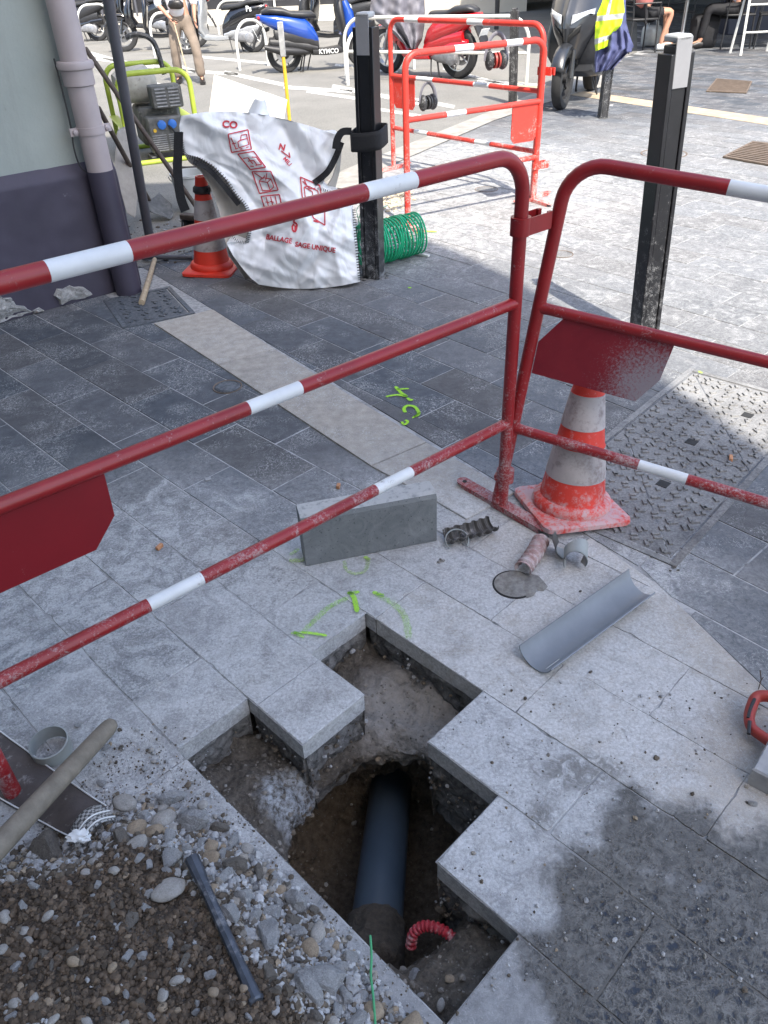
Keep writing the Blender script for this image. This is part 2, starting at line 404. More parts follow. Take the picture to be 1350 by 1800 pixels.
# far side: asphalt of the parking bay, with a pale flush kerb band
ROAD = [G(-700, 560), G(250, 470), G(340, 440), G(420, 420), G(560, 330), G(604, 300), G(900, 181), G(1010, 134), G(1120, 92), G(1120, 40), Vector((14, 60, 0)), Vector((-40, 60, 0)), Vector((-40, 7, 0))]
KERB = [G(560, 330), G(604, 300), G(900, 181), G(1010, 134), G(1055, 117), G(1075, 150), G(1010, 165), G(870, 212), G(690, 290), G(640, 335)]
slab = MB()
def put(poly, tint, z=0.0, gap=.0028, th=.055, inset=.0022, chip=0, flat=0):
    if area(poly) < .0012: return
    n = len(poly); c = sum((Vector((p[0], p[1], 0)) for p in poly), Vector())/n
    P = []
    ar = sum(poly[i][0]*poly[(i+1)%n][1]-poly[(i+1)%n][0]*poly[i][1] for i in range(n))
    if ar < 0: poly = poly[::-1]
    for i in range(n):
        a = Vector((*poly[i-1][:2], 0)); b = Vector((*poly[i][:2], 0)); d = Vector((*poly[(i+1) % n][:2], 0))
        if (a-b).length < .002 or (d-b).length < .002: continue
        e1 = (b-a).normalized(); e2 = (d-b).normalized(); n1 = Vector((-e1.y, e1.x, 0)); n2 = Vector((-e2.y, e2.x, 0))
        k = (n1+n2); k = k/max(.35, k.length_squared)*2
        P.append(b+k*gap)
    if len(P) < 3: return
    if chip:
        Q = []
        for i in range(len(P)):
            a, b = P[i], P[(i+1) % len(P)]; L_ = (b-a).length; k = max(1, int(L_/.011)); e = (b-a).normalized(); inn = Vector((-e.y, e.x, 0))
            for q in range(k):
                v = a.lerp(b, q/k); o = max(0, mnoise.noise(v*60+Vector((i, 0, 0)))*.0022*chip)+max(0, mnoise.noise(v*17+Vector((3, i, 0)))-.32)*.014*chip
                Q.append(v+inn*min(o, .006) if q else v+((c-v).normalized()*random.uniform(0, .004*chip)))
        P = Q
    sx, sy, sz = random.gauss(0, .0022)*(1-flat), random.gauss(0, .0022)*(1-flat), random.gauss(0, .0006)*(1-flat)
    o = len(slab.v); slab.prism([(p.x, p.y) for p in P], -th, z, col=(*tint, 1), inset=inset)
    for i in range(o, len(slab.v)):
        x, y, zz = slab.v[i]
        if zz > -th+.001: slab.v[i] = (x, y, zz+sz+(x-c.x)*sx+(y-c.y)*sy)
def dark(): v = random.uniform(.78, 1.2); h = random.uniform(-.006, .006); return (.084*v+h, .088*v, .096*v-h)
def lite(): v = random.uniform(.9, 1.08); return (.36*v, .325*v, .28*v)
def midt(): v = random.uniform(.86, 1.12); return (.20*v, .20*v, .205*v)
dS = SL1.dot(DA)
WB = G(0, 568), G(249, 500)
for j in range(-7, 14):
    nlo = N0+j*PIT; nhi = nlo+PIT
    L = .455; ph = (.5*L if j % 2 else 0)+.02
    segs = []; d = -6.0+ph-(0.0)
    cuts = []
    x = -2.68 - 12*L + (L/2 if (j % 2) else 0)
    while x < 3.2: cuts.append(x); x += L
    lo, hi = {0: (0, 4.0), 1: (1, 3), 2: (0, 2)}.get(j, (None, None))
    if lo is not None:
        a, b = D0+lo*PIT, D0+hi*PIT
        cuts = [c for c in cuts if c < a-.12 or c > b+.12]
        cuts += [a, b]
    cuts.sort()
    for c0, c1 in zip(cuts, cuts[1:]):
        if lo is not None and c0 >= a-1e-6 and c1 <= b+1e-6: continue
        q = [(LA(c0, nlo).x, LA(c0, nlo).y), (LA(c1, nlo).x, LA(c1, nlo).y), (LA(c1, nhi).x, LA(c1, nhi).y), (LA(c0, nhi).x, LA(c0, nhi).y)]
        cm = (c0+c1)/2; cx = LA(cm, (nlo+nhi)/2)
        if cm < dS or nlo < SL1.dot(NA)-.1 and cm < dS+.25:
            q = clip(q, SL0, SL1, -1)
            if cx.y > 5.2 and cx.x < -1: continue
        else:
            q = clip(q, SR1, Q1, -1); q = clip(q, Q1, Q2, -1) if q else q; q = clip(q, Q2, Q3, -1) if q else q
        if not q: continue
        gran = cm > -1.0 and nlo > N0+2.9*PIT
        near = (cx-Vector((0, 1.1, 0))).length < .75 and not gran
        put(q, lite() if gran else (midt() if near else dark()), gap=.0004 if gran else (.0012 if near else .0024), z=.0, inset=.0009 if gran else (.0014 if near else .0022), chip=1 if (cx-Vector((0, 1.1, 0))).length < .95 else 0)
# stripe of long pale granite slabs
for a, b, c, d in (((270, 570), (375, 545), (483, 615), (383, 643)), ((383, 643), (483, 615), (750, 779), (652, 821))):
    put([G(*a).to_2d(), G(*b).to_2d(), G(*c).to_2d(), G(*d).to_2d()], lite(), z=.0055, gap=.002, flat=1)
put([G(*p).to_2d() for p in ((652, 821), (750, 779), (905, 868), (820, 915), (760, 880))], lite(), z=.0055, gap=.002, flat=1)
# far side, dark pavers
DB, NB = dvec(-50), dvec(40); n1 = SR1.dot(NB)
MH_T, MH_B = G(1212, 648), G(1188, 998); ma_ = dvec(46.5); mb_ = dvec(136.5)
mh_l = (MH_T-MH_B).dot(ma_); mh_w = (MH_T-MH_B).dot(mb_)
MHP = [MH_B, MH_B+ma_*mh_l, MH_B+ma_*mh_l+mb_*mh_w, MH_B+mb_*mh_w]
LC = [G(181, 528), G(246, 571), G(363, 544), G(299, 504)]
BE0, BE1 = G(1075, 178), G(1350, 220)
for j in range(-8, 110):
    pit = .2 if j < 34 else .2
    nlo = n1+j*pit-.9; nhi = nlo+pit
    x = -26.0 + (.2 if j % 2 else 0)
    while x < 16:
        c0, c1 = x, x+.42; x += .42
        p = [DB*c0+NB*nlo, DB*c1+NB*nlo, DB*c1+NB*nhi, DB*c0+NB*nhi]; cx = (p[0]+p[2])/2
        if cx.y > 26 or cx.y < -1.5 or cx.x < -3.2 or cx.x > 14: continue
        if cx.y > 5.2 and inpoly(cx.x, cx.y, ROAD): continue
        if inpoly(cx.x, cx.y, MHP) and all(inpoly(v.x, v.y, MHP) for v in p): continue
        q = [(v.x, v.y) for v in p]
        if cx.y > Q2.y: q = clip(q, SR0, Q1, 1)
        else: q = clip(q, Q2, Q3, 1)
        if q:
            if inpoly(cx.x, cx.y, LC): continue
            q2 = dark()
            put(q, q2, gap=.0026 if cx.y < 4.6 else .0042, inset=.0016)
# the wall's strip of dark slabs left of the pale stripe beyond the lattice
n = N('paving_stone'); tint = n.attr()
fine = n.noise(180, 6, .7); mid = n.noise(24, 6, .62); big = n.noise(1.6, 4, .6, .8)
base = n.mix(n.mr(mid, .32, .7), n.mix(1.0, tint, (.78, .78, .78), 'MULTIPLY'), n.mix(1.0, tint, (1.2, 1.2, 1.2), 'MULTIPLY'))
spk = n.mr(n.noise(420, 2, .5), .60, .68); base = n.mix(n.ma('MULTIPLY', spk, .5), base, n.mix(1.0, tint, (1.9, 1.9, 1.9), 'MULTIPLY'))
spd = n.mr(n.noise(300, 2, .5, v=n.map((1, 1, 1), (5, 3, 1))), .62, .70); base = n.mix(n.ma('MULTIPLY', spd, .45), base, n.mix(1.0, tint, (.4, .4, .4), 'MULTIPLY'))
# where the cement dust lies: thick round the excavation and over the saw-cut area in the square, spread wider there to brighten the sunlit paving
wg = n.noise(2.2, 5, .6, 1.2)
def blob(p, r0, r1, sc=(1, 1, 1), amp=.5):
    d = n.dist(p, sc); d = n.ma('ADD', d, n.ma('MULTIPLY', n.ma('SUBTRACT', wg, .5), amp)); return n.mr(d, r0, r1, 1.0, 0.0, True)
g0 = G(760, 1130); g1 = G(1020, 330); g2 = G(800, 330); g3 = G(1250, 520); g4 = G(460, 960)
near = blob((g0.x, g0.y, 0), .55, 1.15); far = n.ma('MAXIMUM', blob((g2.x, g2.y, 0), 1.0, 2.6, (1, .8, 1), 1.0), n.ma('MULTIPLY', blob((g1.x+1.5, g1.y-.8, 0), 2.1, 3.9, (1, .9, 1), 1.4), .86))
near = n.ma('MAXIMUM', near, n.ma('MULTIPLY', blob((g4.x-.35, g4.y-.45, 0), .55, 1.25, amp=.9), .9)); w4 = near
# scuffs and boot prints: short curved streaks inside patches
st1 = n.noise(34, 9, .8, 2.8); st2 = n.noise(75, 7, .75, 3.5, v=n.map((1, .45, 1), rot=(0, 0, rad(40))))
pat = n.mr(n.vor(4.6), .20, .36, 1.0, 0.0); patn = n.mr(n.noise(3.4, 5, .6), .50, .66)
rg = n.ma('ABSOLUTE', n.ma('SUBTRACT', n.noise(20, 4, .6, 2.2), .5)); rg2 = n.ma('ABSOLUTE', n.ma('SUBTRACT', n.noise(31, 3, .5, 3.0, v=n.map((1, .5, 1), rot=(0, 0, rad(-35)))), .5))
lines = n.ma('MULTIPLY', n.mr(n.ma('MINIMUM', rg, rg2), .006, .022, 1.0, 0.0), n.mr(n.noise(110, 5, .8), .42, .56))
pat2 = n.mr(n.noise(4.4, 3, .6), .47, .60)
scf0 = n.ma('MULTIPLY', n.ma('MAXIMUM', n.mr(n.vor(4.6), .16, .34, 1.0, 0.0), pat2), lines)
scf = n.ma('MULTIPLY', n.ma('MAXIMUM', pat, patn), n.mr(n.ma('MAXIMUM', st1, n.ma('SUBTRACT', st2, .01)), .55, .61))
cover = n.ma('MAXIMUM', near, n.ma('MAXIMUM', far, w4))
dn = n.ma('ADD', n.ma('MULTIPLY', n.noise(11, 9, .72, 1.6), .6), n.ma('MULTIPLY', fine, .4))
thr = n.mr(cover, 0, 1, .78, n.mr(near, 0, 1, .43, .36))
dm = n.mr(n.ma('SUBTRACT', dn, thr), -.03, .13)
film = n.ma('MULTIPLY', n.ma('MAXIMUM', near, n.ma('MULTIPLY', cover, .75)), n.mr(n.noise(55, 9, .8, .6), .38, .62, .15, .66))
dust = n.ma('MAXIMUM', n.ma('MULTIPLY', dm, .78), n.ma('MAXIMUM', film, n.ma('MAXIMUM', n.ma('MULTIPLY', scf0, .85), n.ma('MULTIPLY', scf, .62))), clamp=True)
gr1 = n.noise(130, 8, .8); gr2 = n.noise(38, 8, .75, 1.2)
dcol = n.mix(n.mr(gr1, .36, .64), (.36, .36, .355), (.72, .73, .73))
smd = n.mr(gr2, .50, .66); dcol = n.mix(n.ma('MULTIPLY', smd, .55), dcol, (.23, .22, .205))
base = n.mix(dust, base, n.mix(near, n.mix(n.mr(gr2, .35, .6), (.36, .355, .34), (.56, .555, .54)), dcol))
drk = n.ma('MULTIPLY', n.mr(n.noise(70, 9, .85, 1.8), .56, .64), near); base = n.mix(n.ma('MULTIPLY', drk, .5), base, (.12, .12, .12))
smb = n.mr(n.noise(4.2, 7, .7, .9), .52, .68); base = n.mix(n.ma('MULTIPLY', n.ma('MULTIPLY', smb, near), .38), base, (.17, .16, .15))
crumb = n.mr(n.noise(260, 3, .6), .64, .70); base = n.mix(n.ma('MULTIPLY', n.ma('MULTIPLY', crumb, near), .55), base, (.16, .15, .14))
# wet slurry with puddles at the right of the pit
wn = n.noise(7, 7, .65, .8); fin_ = n.noise(30, 8, .7, 1.6)
def wet(p, r, sc=(1, 1, 1)):
    d = n.dist((p.x, p.y, 0), sc); d = n.ma('ADD', d, n.ma('MULTIPLY', n.ma('SUBTRACT', n.ma('ADD', n.ma('MULTIPLY', wn, .7), n.ma('MULTIPLY', fin_, .3)), .5), .19)); return n.mr(d, r-.032, r+.022, 1.0, 0.0, True)
W = None
for px, r in (((1170, 1720), .205), ((1055, 1565), .10), ((1120, 1470), .085), ((1210, 1490), .10), ((1390, 1600), .17), ((1010, 1700), .09), ((1110, 1400), .035), ((1300, 1760), .18)):
    x = wet(G(*px), r); W = x if W is None else n.ma('MAXIMUM', W, x)
w2 = wet(G(1020, 1355), .075, (.7, 1.5, 1)); w3 = wet(G(960, 1430), .03); w5 = wet(G(945, 1700), .05)
damp = n.ma('MULTIPLY', n.ma('MAXIMUM', w2, w3), n.mr(fin_, .40, .55))
Wm = n.ma('MAXIMUM', W, n.ma('MULTIPLY', damp, .75), clamp=True)
mudc = n.mix(n.mr(n.ma('ADD', n.ma('MULTIPLY', fin_, .6), n.ma('MULTIPLY', n.noise(110, 7, .8, 1.0), .4)), .40, .60), (.060, .056, .050), (.165, .157, .142))
base = n.mix(Wm, base, mudc)
pc = G(1200, 1740); pd = n.ma('ADD', n.dist((pc.x, pc.y, 0)), n.ma('MULTIPLY', n.ma('SUBTRACT', wn, .5), .12))
pz = n.mr(pd, .06, .34, 1.0, 0.0)
pn = n.ma('ADD', n.ma('MULTIPLY', n.noise(34, 5, .6, 2.0), .7), n.ma('MULTIPLY', n.noise(9, 3, .5), .3))
wv = n.t.nodes.new('ShaderNodeVectorMath'); wv.operation = 'ADD'; n.lk(n.tc, wv.inputs[0])
wsc = n.t.nodes.new('ShaderNodeVectorMath'); wsc.operation = 'SCALE'; n.lk(n.noise(26, 5, .65, col=True), wsc.inputs[0]); wsc.inputs['Scale'].default_value = .085; n.lk(wsc.outputs[0], wv.inputs[1])
edg = n.ma('MULTIPLY', n.vor(41, 'DISTANCE_TO_EDGE', v=wv.outputs[0]), n.mr(n.noise(60, 5, .7), .3, .7, .5, 1.5))
pud = n.ma('MULTIPLY', n.ma('MULTIPLY', n.mr(edg, .04, .30), n.mr(n.ma('ADD', pn, n.ma('MULTIPLY', pz, .16)), .53, .66)), n.ma('MULTIPLY', W, n.mr(pz, .05, .2)))
base = n.mix(n.ma('MULTIPLY', pud, n.mr(pz, .1, .6, .45, .95)), base, (.028, .032, .042)); base = n.mix(n.ma('MULTIPLY', n.ma('MULTIPLY', n.mr(edg, .02, .10, 1.0, 0.0), n.ma('MULTIPLY', n.ma('MULTIPLY', W, pz), n.mr(n.noise(16, 6, .7, 1.0), .44, .60))), .5), base, (.26, .25, .235))
rough = n.mix(Wm, (.82, .82, .82), (.28, .28, .28)); rough = n.mix(pud, rough, (.08, .08, .08))
hb = n.ma('ADD', n.ma('MULTIPLY', mid, .6), n.ma('MULTIPLY', fine, .5)); hb = n.ma('ADD', hb, n.ma('MULTIPLY', dust, .35))
hb = n.ma('ADD', hb, n.ma('MULTIPLY', n.ma('MULTIPLY', fin_, Wm), 1.0)); hb = n.ma('MULTIPLY', hb, n.ma('SUBTRACT', 1.0, n.ma('MULTIPLY', pud, .8)))
n.bump(hb, .55, .004); M['paving'] = n.fin(base, rough)
n.b.inputs['Specular IOR Level'].default_value = .4
kind(slab.build('paving', M['paving'], smooth=30))
# bed below the slabs (fills the joints) and ground to the horizon, with the pit cut out
def sheet(name, outer, hole, z, mat):
    bm = bmesh.new(); es = []
    for lp in (outer, hole):
        if not lp: continue
        vs = [bm.verts.new((p[0], p[1], z)) for p in lp]
        es += [bm.edges.new((vs[i], vs[(i+1) % len(vs)])) for i in range(len(vs))]
    bmesh.ops.triangle_fill(bm, use_beauty=True, use_dissolve=False, edges=es, normal=(0, 0, 1))
    me = bpy.data.meshes.new(name); bm.to_mesh(me); bm.free(); me.materials.append(mat)
    for p in me.polygons:
        if p.normal.z < 0: p.flip()
    ob = bpy.data.objects.new(name, me); COL.objects.link(ob); return kind(ob)
n = N('mortar_bed'); c = n.mix(n.mr(n.noise(50, 8, .7), .35, .65), (.20, .20, .20), (.44, .44, .43))
nr = n.mr(n.dist((0, 1.4, 0)), .9, 2.0); c = n.mix(nr, n.mix(n.mr(n.noise(9, 6, .7, 1), .32, .55), (.10, .10, .10), (.40, .40, .40)), c)
wq = G(1230, 1720); c = n.mix(n.mr(n.dist((wq.x, wq.y, 0)), .20, .36, 1, 0), c, (.13, .125, .115)); n.bump(n.noise(120, 5, .7), .5, .003); M['bed'] = n.fin(c, .9)
sheet('ground', [(-150, -60), (150, -60), (150, 240), (-150, 240)], HOLE, -.0022, M['bed'])
n = N('asphalt'); f = n.noise(90, 8, .75); b = n.noise(1.2, 5, .6); vv = n.vor(110)
c = n.mix(n.mr(f, .35, .68), (.10, .098, .09), (.26, .25, .225)); c = n.mix(n.mr(vv, .0, .32, .5, 0), c, (.34, .33, .31)); c = n.mix(n.mr(b, .4, .65, 0, .3), c, (.30, .285, .26))
n.bump(f, .5, .006); M['asphalt'] = n.fin(c, .9)
sheet('road', [p.to_2d() for p in ROAD], None, .003, M['asphalt'])
n = N('kerb_stone'); c = n.mix(n.mr(n.noise(8, 7, .65), .35, .65), (.24, .225, .20), (.36, .345, .31)); n.bump(n.noise(90, 5, .6), .3, .003); M['kerb'] = n.fin(c, .85)
sheet('kerb_band', [p.to_2d() for p in KERB], None, .007, M['kerb'])
n = N('pale_band_stone'); c = n.mix(n.mr(n.noise(6, 7, .65), .35, .65), (.36, .28, .19), (.47, .39, .28)); M['bandst'] = n.fin(c, .85)
bb = MB(); e = (BE1-BE0).normalized(); q = Vector((-e.y, e.x, 0))
for k in range(-4, 40): bb.prism([(BE0+e*(k*.5)).to_2d(), (BE0+e*(k*.5+.492)).to_2d(), (BE0+e*(k*.5+.492)+q*.3).to_2d(), (BE0+e*(k*.5)+q*.3).to_2d()], -.04, .004, inset=.002)
kind(bb.build('pale_stone_band', M['bandst'], smooth=30))
# painted bay markings on the asphalt
n = N('worn_road_paint'); k = n.mr(n.noise(30, 8, .75), .40, .52); tr = n.t.nodes.new('ShaderNodeBsdfTransparent'); mx = n.t.nodes.new('ShaderNodeMixShader')
n.fin((.62, .61, .57), .8); n.lk(k, mx.inputs[0]); n.t.links.new(tr.outputs[0], mx.inputs[1]); n.t.links.new(n.b.outputs[0], mx.inputs[2]); n.t.links.new(mx.outputs[0], n.out.inputs[0]); M['roadpaint'] = n.m
rm = MB()
def pxquad(mb, pts, z, mi=0): mb.add([G(*p, z) for p in pts], [tuple(range(len(pts)))], mi)
for a, b, wd in (((140, 85), (235, 112), 6), ((170, 100), (330, 122), 6), ((310, 112), (360, 128), 5), ((270, 118), (420, 128), 5), ((395, 124), (500, 146), 6), ((500, 150), (620, 158), 6), ((585, 148), (740, 178), 7),
                 ((540, 158), (640, 172), 5), ((720, 170), (800, 185), 6), ((780, 118), (900, 150), 4), ((590, 112), (700, 125), 4), ((840, 140), (960, 148), 4), ((355, 98), (480, 110), 4), ((200, 130), (300, 150), 4), ((640, 185), (760, 205), 5)):
    pxquad(rm, (a, b, (b[0]-2, b[1]+wd), (a[0]-2, a[1]+wd)), .0065)
kind(rm.build('road_markings', M['roadpaint'], smooth=0))

# ------------------------------------------------------------------ THE PIT (earth sides, shelf and hollow round the pipe)
hc = lat(2, 1.5)
n = N('pit_earth'); f = n.noise(60, 9, .72); m_ = n.noise(9, 6, .6, .6); gr = n.vor(70)
zz = n.sep(n.t.nodes.new('ShaderNodeNewGeometry').outputs[0])
c = n.mix(n.mr(f, .35, .7), (.065, .055, .045), (.20, .172, .14))
cla = G(760, 1270, -.15); gx = n.mr(n.ma('ADD', n.dist((cla.x-.03, cla.y+.03, -.13), (1, 1, .4)), n.ma('MULTIPLY', n.ma('SUBTRACT', m_, .5), .12)), .13, .21, 1.0, 0.0)
c = n.mix(n.ma('MULTIPLY', gx, n.mr(f, .3, .6, .55, 1)), c, (.34, .315, .285))
clb = G(520, 1430, -.2); gb = n.mr(n.ma('ADD', n.dist((clb.x, clb.y, -.2), (1.0, 1.0, .30)), n.ma('MULTIPLY', n.ma('SUBTRACT', m_, .5), .12)), .05, .085, 1.0, 0.0)
c = n.mix(n.ma('MULTIPLY', gb, n.mr(f, .4, .6)), c, (.46, .48, .50))
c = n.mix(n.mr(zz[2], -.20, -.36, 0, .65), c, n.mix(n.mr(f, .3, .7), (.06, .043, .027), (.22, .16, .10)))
c = n.mix(n.mr(n.noise(140, 3, .6), .63, .7, 0, .6), c, (.30, .29, .27))
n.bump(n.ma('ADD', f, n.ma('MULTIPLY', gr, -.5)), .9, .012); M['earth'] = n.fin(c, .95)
rim = [G(*p, -.13) for p in ((698, 1300), (770, 1322), (835, 1385), (860, 1470), (835, 1570), (770, 1650), (700, 1690), (620, 1655), (560, 1570), (500, 1500), (505, 1440), (556, 1362), (618, 1312))]
pc_ = sum(rim, Vector())/len(rim)
def rimr(a):
    best = .2
    for i in range(len(rim)):
        p, q = rim[i]-pc_, rim[(i+1) % len(rim)]-pc_; dx, dy = math.cos(a), math.sin(a)
        den = dx*(q.y-p.y)-dy*(q.x-p.x)
        if abs(den) < 1e-9: continue
        t = (p.x*(q.y-p.y)-p.y*(q.x-p.x))/den; s_ = (p.x*dy-p.y*dx)/den
        if t > 0 and -1e-6 <= s_ <= 1+1e-6: return t
    return best
def nz(p, f, a): return mnoise.noise(Vector(p)*f)*a
def earth(u, v):
    a = -u*2*math.pi; r = rimr(a); dx, dy = math.cos(a), math.sin(a)
    if v < .5:        # shelf, from far outside to rim
        t = v/.5; R = lerp(.95, r, t)
        x, y = pc_.x+dx*R, pc_.y+dy*R
        shelf = -.135+nz((x, y, 1), 7, .038)+nz((x, y, 3), 22, .024)+nz((x, y, 7), 60, .011)+nz((x, y, 9), 140, .004)
        d2 = ((x-G(880, 1720).x)**2+(y-G(880, 1720).y)**2)**.5; shelf += .055*max(0, 1-d2/.35)
        d3 = ((x-G(760, 1220).x)**2+(y-G(760, 1220).y)**2)**.5; shelf -= .02*max(0, 1-d3/.2)
        drop = -.05*max(0, 1-(R-r)/.05)**2
        z = shelf+drop
    else:
        t = (v-.5)/.5; und = .06+.07*max(0, dy)
        sc_ = [(0, 0, 0), (.12, .02, -.05), (.35, .7*und, -.14), (.6, und, -.26), (.78, .5*und, -.345), (.9, -.35*r, -.37), (1, -r*.96, -.375)]
        for i in range(len(sc_)-1):
            if t <= sc_[i+1][0]+1e-9:
                q = (t-sc_[i][0])/(sc_[i+1][0]-sc_[i][0]); off = lerp(sc_[i][1], sc_[i+1][1], q); dz = lerp(sc_[i][2], sc_[i+1][2], q); break
        R = r+off; x, y = pc_.x+dx*R, pc_.y+dy*R
        k = nz((x*1.0, y, dz*2), 9, .034)+nz((x, y, dz*1.5+4), 26, .022)+nz((x, y, dz*1.5+9), 65, .011); k *= min(1, t*6+.3)*(1 if t < .85 else .5)
        x += dx*k; y += dy*k
        z = -.185+dz+nz((x, y, 5), 28, .018)+nz((x, y, 1), 7, .03)*(1-t)+nz((x, y, 8), 80, .006)
    return (x, y, z)
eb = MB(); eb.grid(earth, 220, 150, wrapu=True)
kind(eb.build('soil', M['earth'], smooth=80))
# bedding mortar under the slab edges
n = N('bedding_mortar'); f = n.noise(40, 8, .7, .5); c = n.mix(n.mr(f, .35, .65), (.06, .058, .054), (.27, .262, .25))
n.bump(f, .8, .01); M['bedding'] = n.fin(c, .92)
bm_ = MB()
nh = len(HOLE)
for i in range(nh):
    a, b = HOLE[i], HOLE[(i+1) % nh]; e = (b-a); L_ = e.length; e.normalize(); o = Vector((-e.y, e.x, 0))
    if i == nh-2: continue
    def fb(u, v, a=a, b=b, o=o, L_=L_):
        p = a.lerp(b, u)+o*(.006+.012*v); z = -.053-.22*v
        k = nz((p.x, p.y, z*2), 18, .014)+nz((p.x, p.y, z*2), 55, .008); k *= min(1, 1.0)
        e_ = min(u, 1-u)*L_; k *= min(1, e_/.02)
        return p+o*k*(1 if v > 0 else .2)+Vector((0, 0, z))
    bm_.grid(fb, max(6, int(L_/.008)), 26)
kind(bm_.build('bedding_layer', M['bedding'], smooth=80))

# ------------------------------------------------------------------ covers, grates and marks let into the paving
ironm = N('cast_cover'); f = ironm.noise(120, 7, .7); b = ironm.noise(3, 5, .65, .8)
c = ironm.mix(ironm.mr(ironm.ma('ADD', ironm.ma('MULTIPLY', f, .5), ironm.ma('MULTIPLY', b, .5)), .40, .60), (.11, .108, .108), (.30, .295, .285)); ironm.bump(f, .4, .003); M['cover'] = ironm.fin(c, .8)
ironm = N('cast_cover_dark'); f = ironm.noise(60, 7, .7); c = ironm.mix(ironm.mr(f, .4, .62), (.06, .068, .08), (.13, .14, .15)); ironm.bump(f, .4, .003); M['coverd'] = ironm.fin(c, .7)
M['gapm'] = mk('gap_dark', (.03, .03, .03), .9, .3, 40)
def local_cover(name, label, O, U, V, lu, lv, mat, pitch, bars, extras=None, group=None, diag=True):
    t = T(name, label, 'manhole cover', O, group)
    cor = lambda u, v, z: O+U*u+V*v+Vector((0, 0, z))
    fr = MB()
    for (u0, u1, v0, v1) in ((0, lu, 0, .022), (0, lu, lv-.022, lv), (0, .022, .022, lv-.022), (lu-.022, lu, .022, lv-.022)):
        fr.prism([cor(u0, v0, 0).to_2d(), cor(u1, v0, 0).to_2d(), cor(u1, v1, 0).to_2d(), cor(u0, v1, 0).to_2d()], -.04, .0042, inset=.0015)
    fr.build('frame', mat, t)
    g = MB(); g.prism([cor(.022, .022, 0).to_2d(), cor(lu-.022, .022, 0).to_2d(), cor(lu-.022, lv-.022, 0).to_2d(), cor(.022, lv-.022, 0).to_2d()], -.03, -.004); g.build('seat_gap', M['gapm'], t)
    pl = MB(); e = .03
    tri = [[(e, e), (lu/2-.002, e), (lu/2-.002, lv-e), (e, lv-e)], [(lu/2+.002, e), (lu-e, e), (lu-e, lv-e), (lu/2+.002, lv-e)]] if diag else [[(e, e), (lu-e, e), (lu-e, lv-e), (e, lv-e)]]
    plates = []
    if diag:
        for q in tri:
            (a0, b0), (a1, b1) = q[0], q[2]; g2 = .0022
            plates += [[(a0, b0), (a1, b0), (a1, b1-g2*2)], [(a0, b0+g2*2), (a1-g2, b1), (a0, b1)]]
    else: plates = tri
    for q in plates: pl.prism([cor(u, v, 0).to_2d() for u, v in q], -.02, .001, inset=.0012)
    nu, nv = int((lu-2*e)/pitch), int((lv-2*e)/pitch)
    for i in range(nu):
        for j in range(nv):
            u = e+(i+.5)*(lu-2*e)/nu; v = e+(j+.5)*(lv-2*e)/nv
            if (extras or (lambda u, v: False))(u, v): continue
            k = (i+j) % 2; h = .0055
            for s_ in ((-1, 1) if bars == 2 else (0,)):
                if random.random() < .12: continue
                ang = rad(45 if k else -45)+random.gauss(0, .1)+(rad(90) if random.random() < .18 else 0)
                w_ = pitch*.55*random.uniform(.7, 1.1); o_ = s_*pitch*.21
                ux = math.cos(ang); uy = math.sin(ang)
                cu, cv = u-uy*o_, v+ux*o_
                qs = [(cu+ux*a*w_/2-uy*b_*pitch*.125, cv+uy*a*w_/2+ux*b_*pitch*.125) for a, b_ in ((-1, -1), (1, -1), (1, 1), (-1, 1))]
                pl.prism([cor(x, y, 0).to_2d() for x, y in qs], .0005, h+.0015, inset=.0014)
    pl.build('plate', mat, t, smooth=30)
    return t, cor
KH = [(.30*mh_l, .42*mh_w), (.55*mh_l, .5*mh_w), (.17*mh_l, .8*mh_w), (.8*mh_l, .35*mh_w)]
big, cr = local_cover('manhole_cover', 'large dusty cast iron cover of triangular plates beside the right traffic cone, half in sun', MH_B.copy(), ma_, mb_, mh_l, mh_w, M['cover'], .046, 2,
    lambda u, v: any(abs(u-a) < .03 and abs(v-b) < .03 for a, b in KH))
for u, v in KH:
    k = MB(); q = [cr(u+a*.018, v+b*.018, 0).to_2d() for a, b in ((-1, -1), (1, -1), (1, 1), (-1, 1))]
    k.prism(q, -.01, .003); k.build('keyhole', M['gapm'], big)
    k = MB(); q = [cr(u+.042+a*.016, v+b*.016, 0).to_2d() for a, b in ((-1, -1), (1, -1), (1, 1), (-1, 1))]
    k.prism(q, 0, .0036, inset=.001); k.build('lifting_socket', M['cover'], big)
lu_ = (LC[3]-LC[0]).length; U_ = (LC[3]-LC[0]).normalized(); V_ = (LC[1]-LC[0]); lv_ = V_.length; V_ = (V_-U_*V_.dot(U_)).normalized()
local_cover('manhole_cover', 'dark patterned cast iron cover at the foot of the house wall', LC[0].copy()+Vector((0, 0, .001)), U_, V_, lu_, lv_, M['coverd'], .062, 2, diag=False)
def grate(pts, label, nb, dirn):
    P = [G(*p) for p in pts]; c = sum(P, Vector())/4; t = T('drain_grate', label, 'drain grate', c)
    f = MB()
    f.prism([p.to_2d() for p in P], -.02, .006); f.build('well', M['gapm'], t)
    b = MB()
    for i in range(nb):
        s0, s1 = (i+.2)/nb, (i+.7)/nb
        A = P[0].lerp(P[1], s0), P[0].lerp(P[1], s1), P[3].lerp(P[2], s1), P[3].lerp(P[2], s0)
        b.prism([a.to_2d() for a in A], .0, .014)
    b.build('bars', M['grate'], t, smooth=0)
    b = MB()
    for i in range(4):
        p, q = P[i], P[(i+1) % 4]; ctr = c; b.prism([p.to_2d(), q.to_2d(), q.lerp(ctr, .06).to_2d(), p.lerp(ctr, .06).to_2d()], 0, .0155)
    b.build('frame', M['grate'], t, smooth=0)
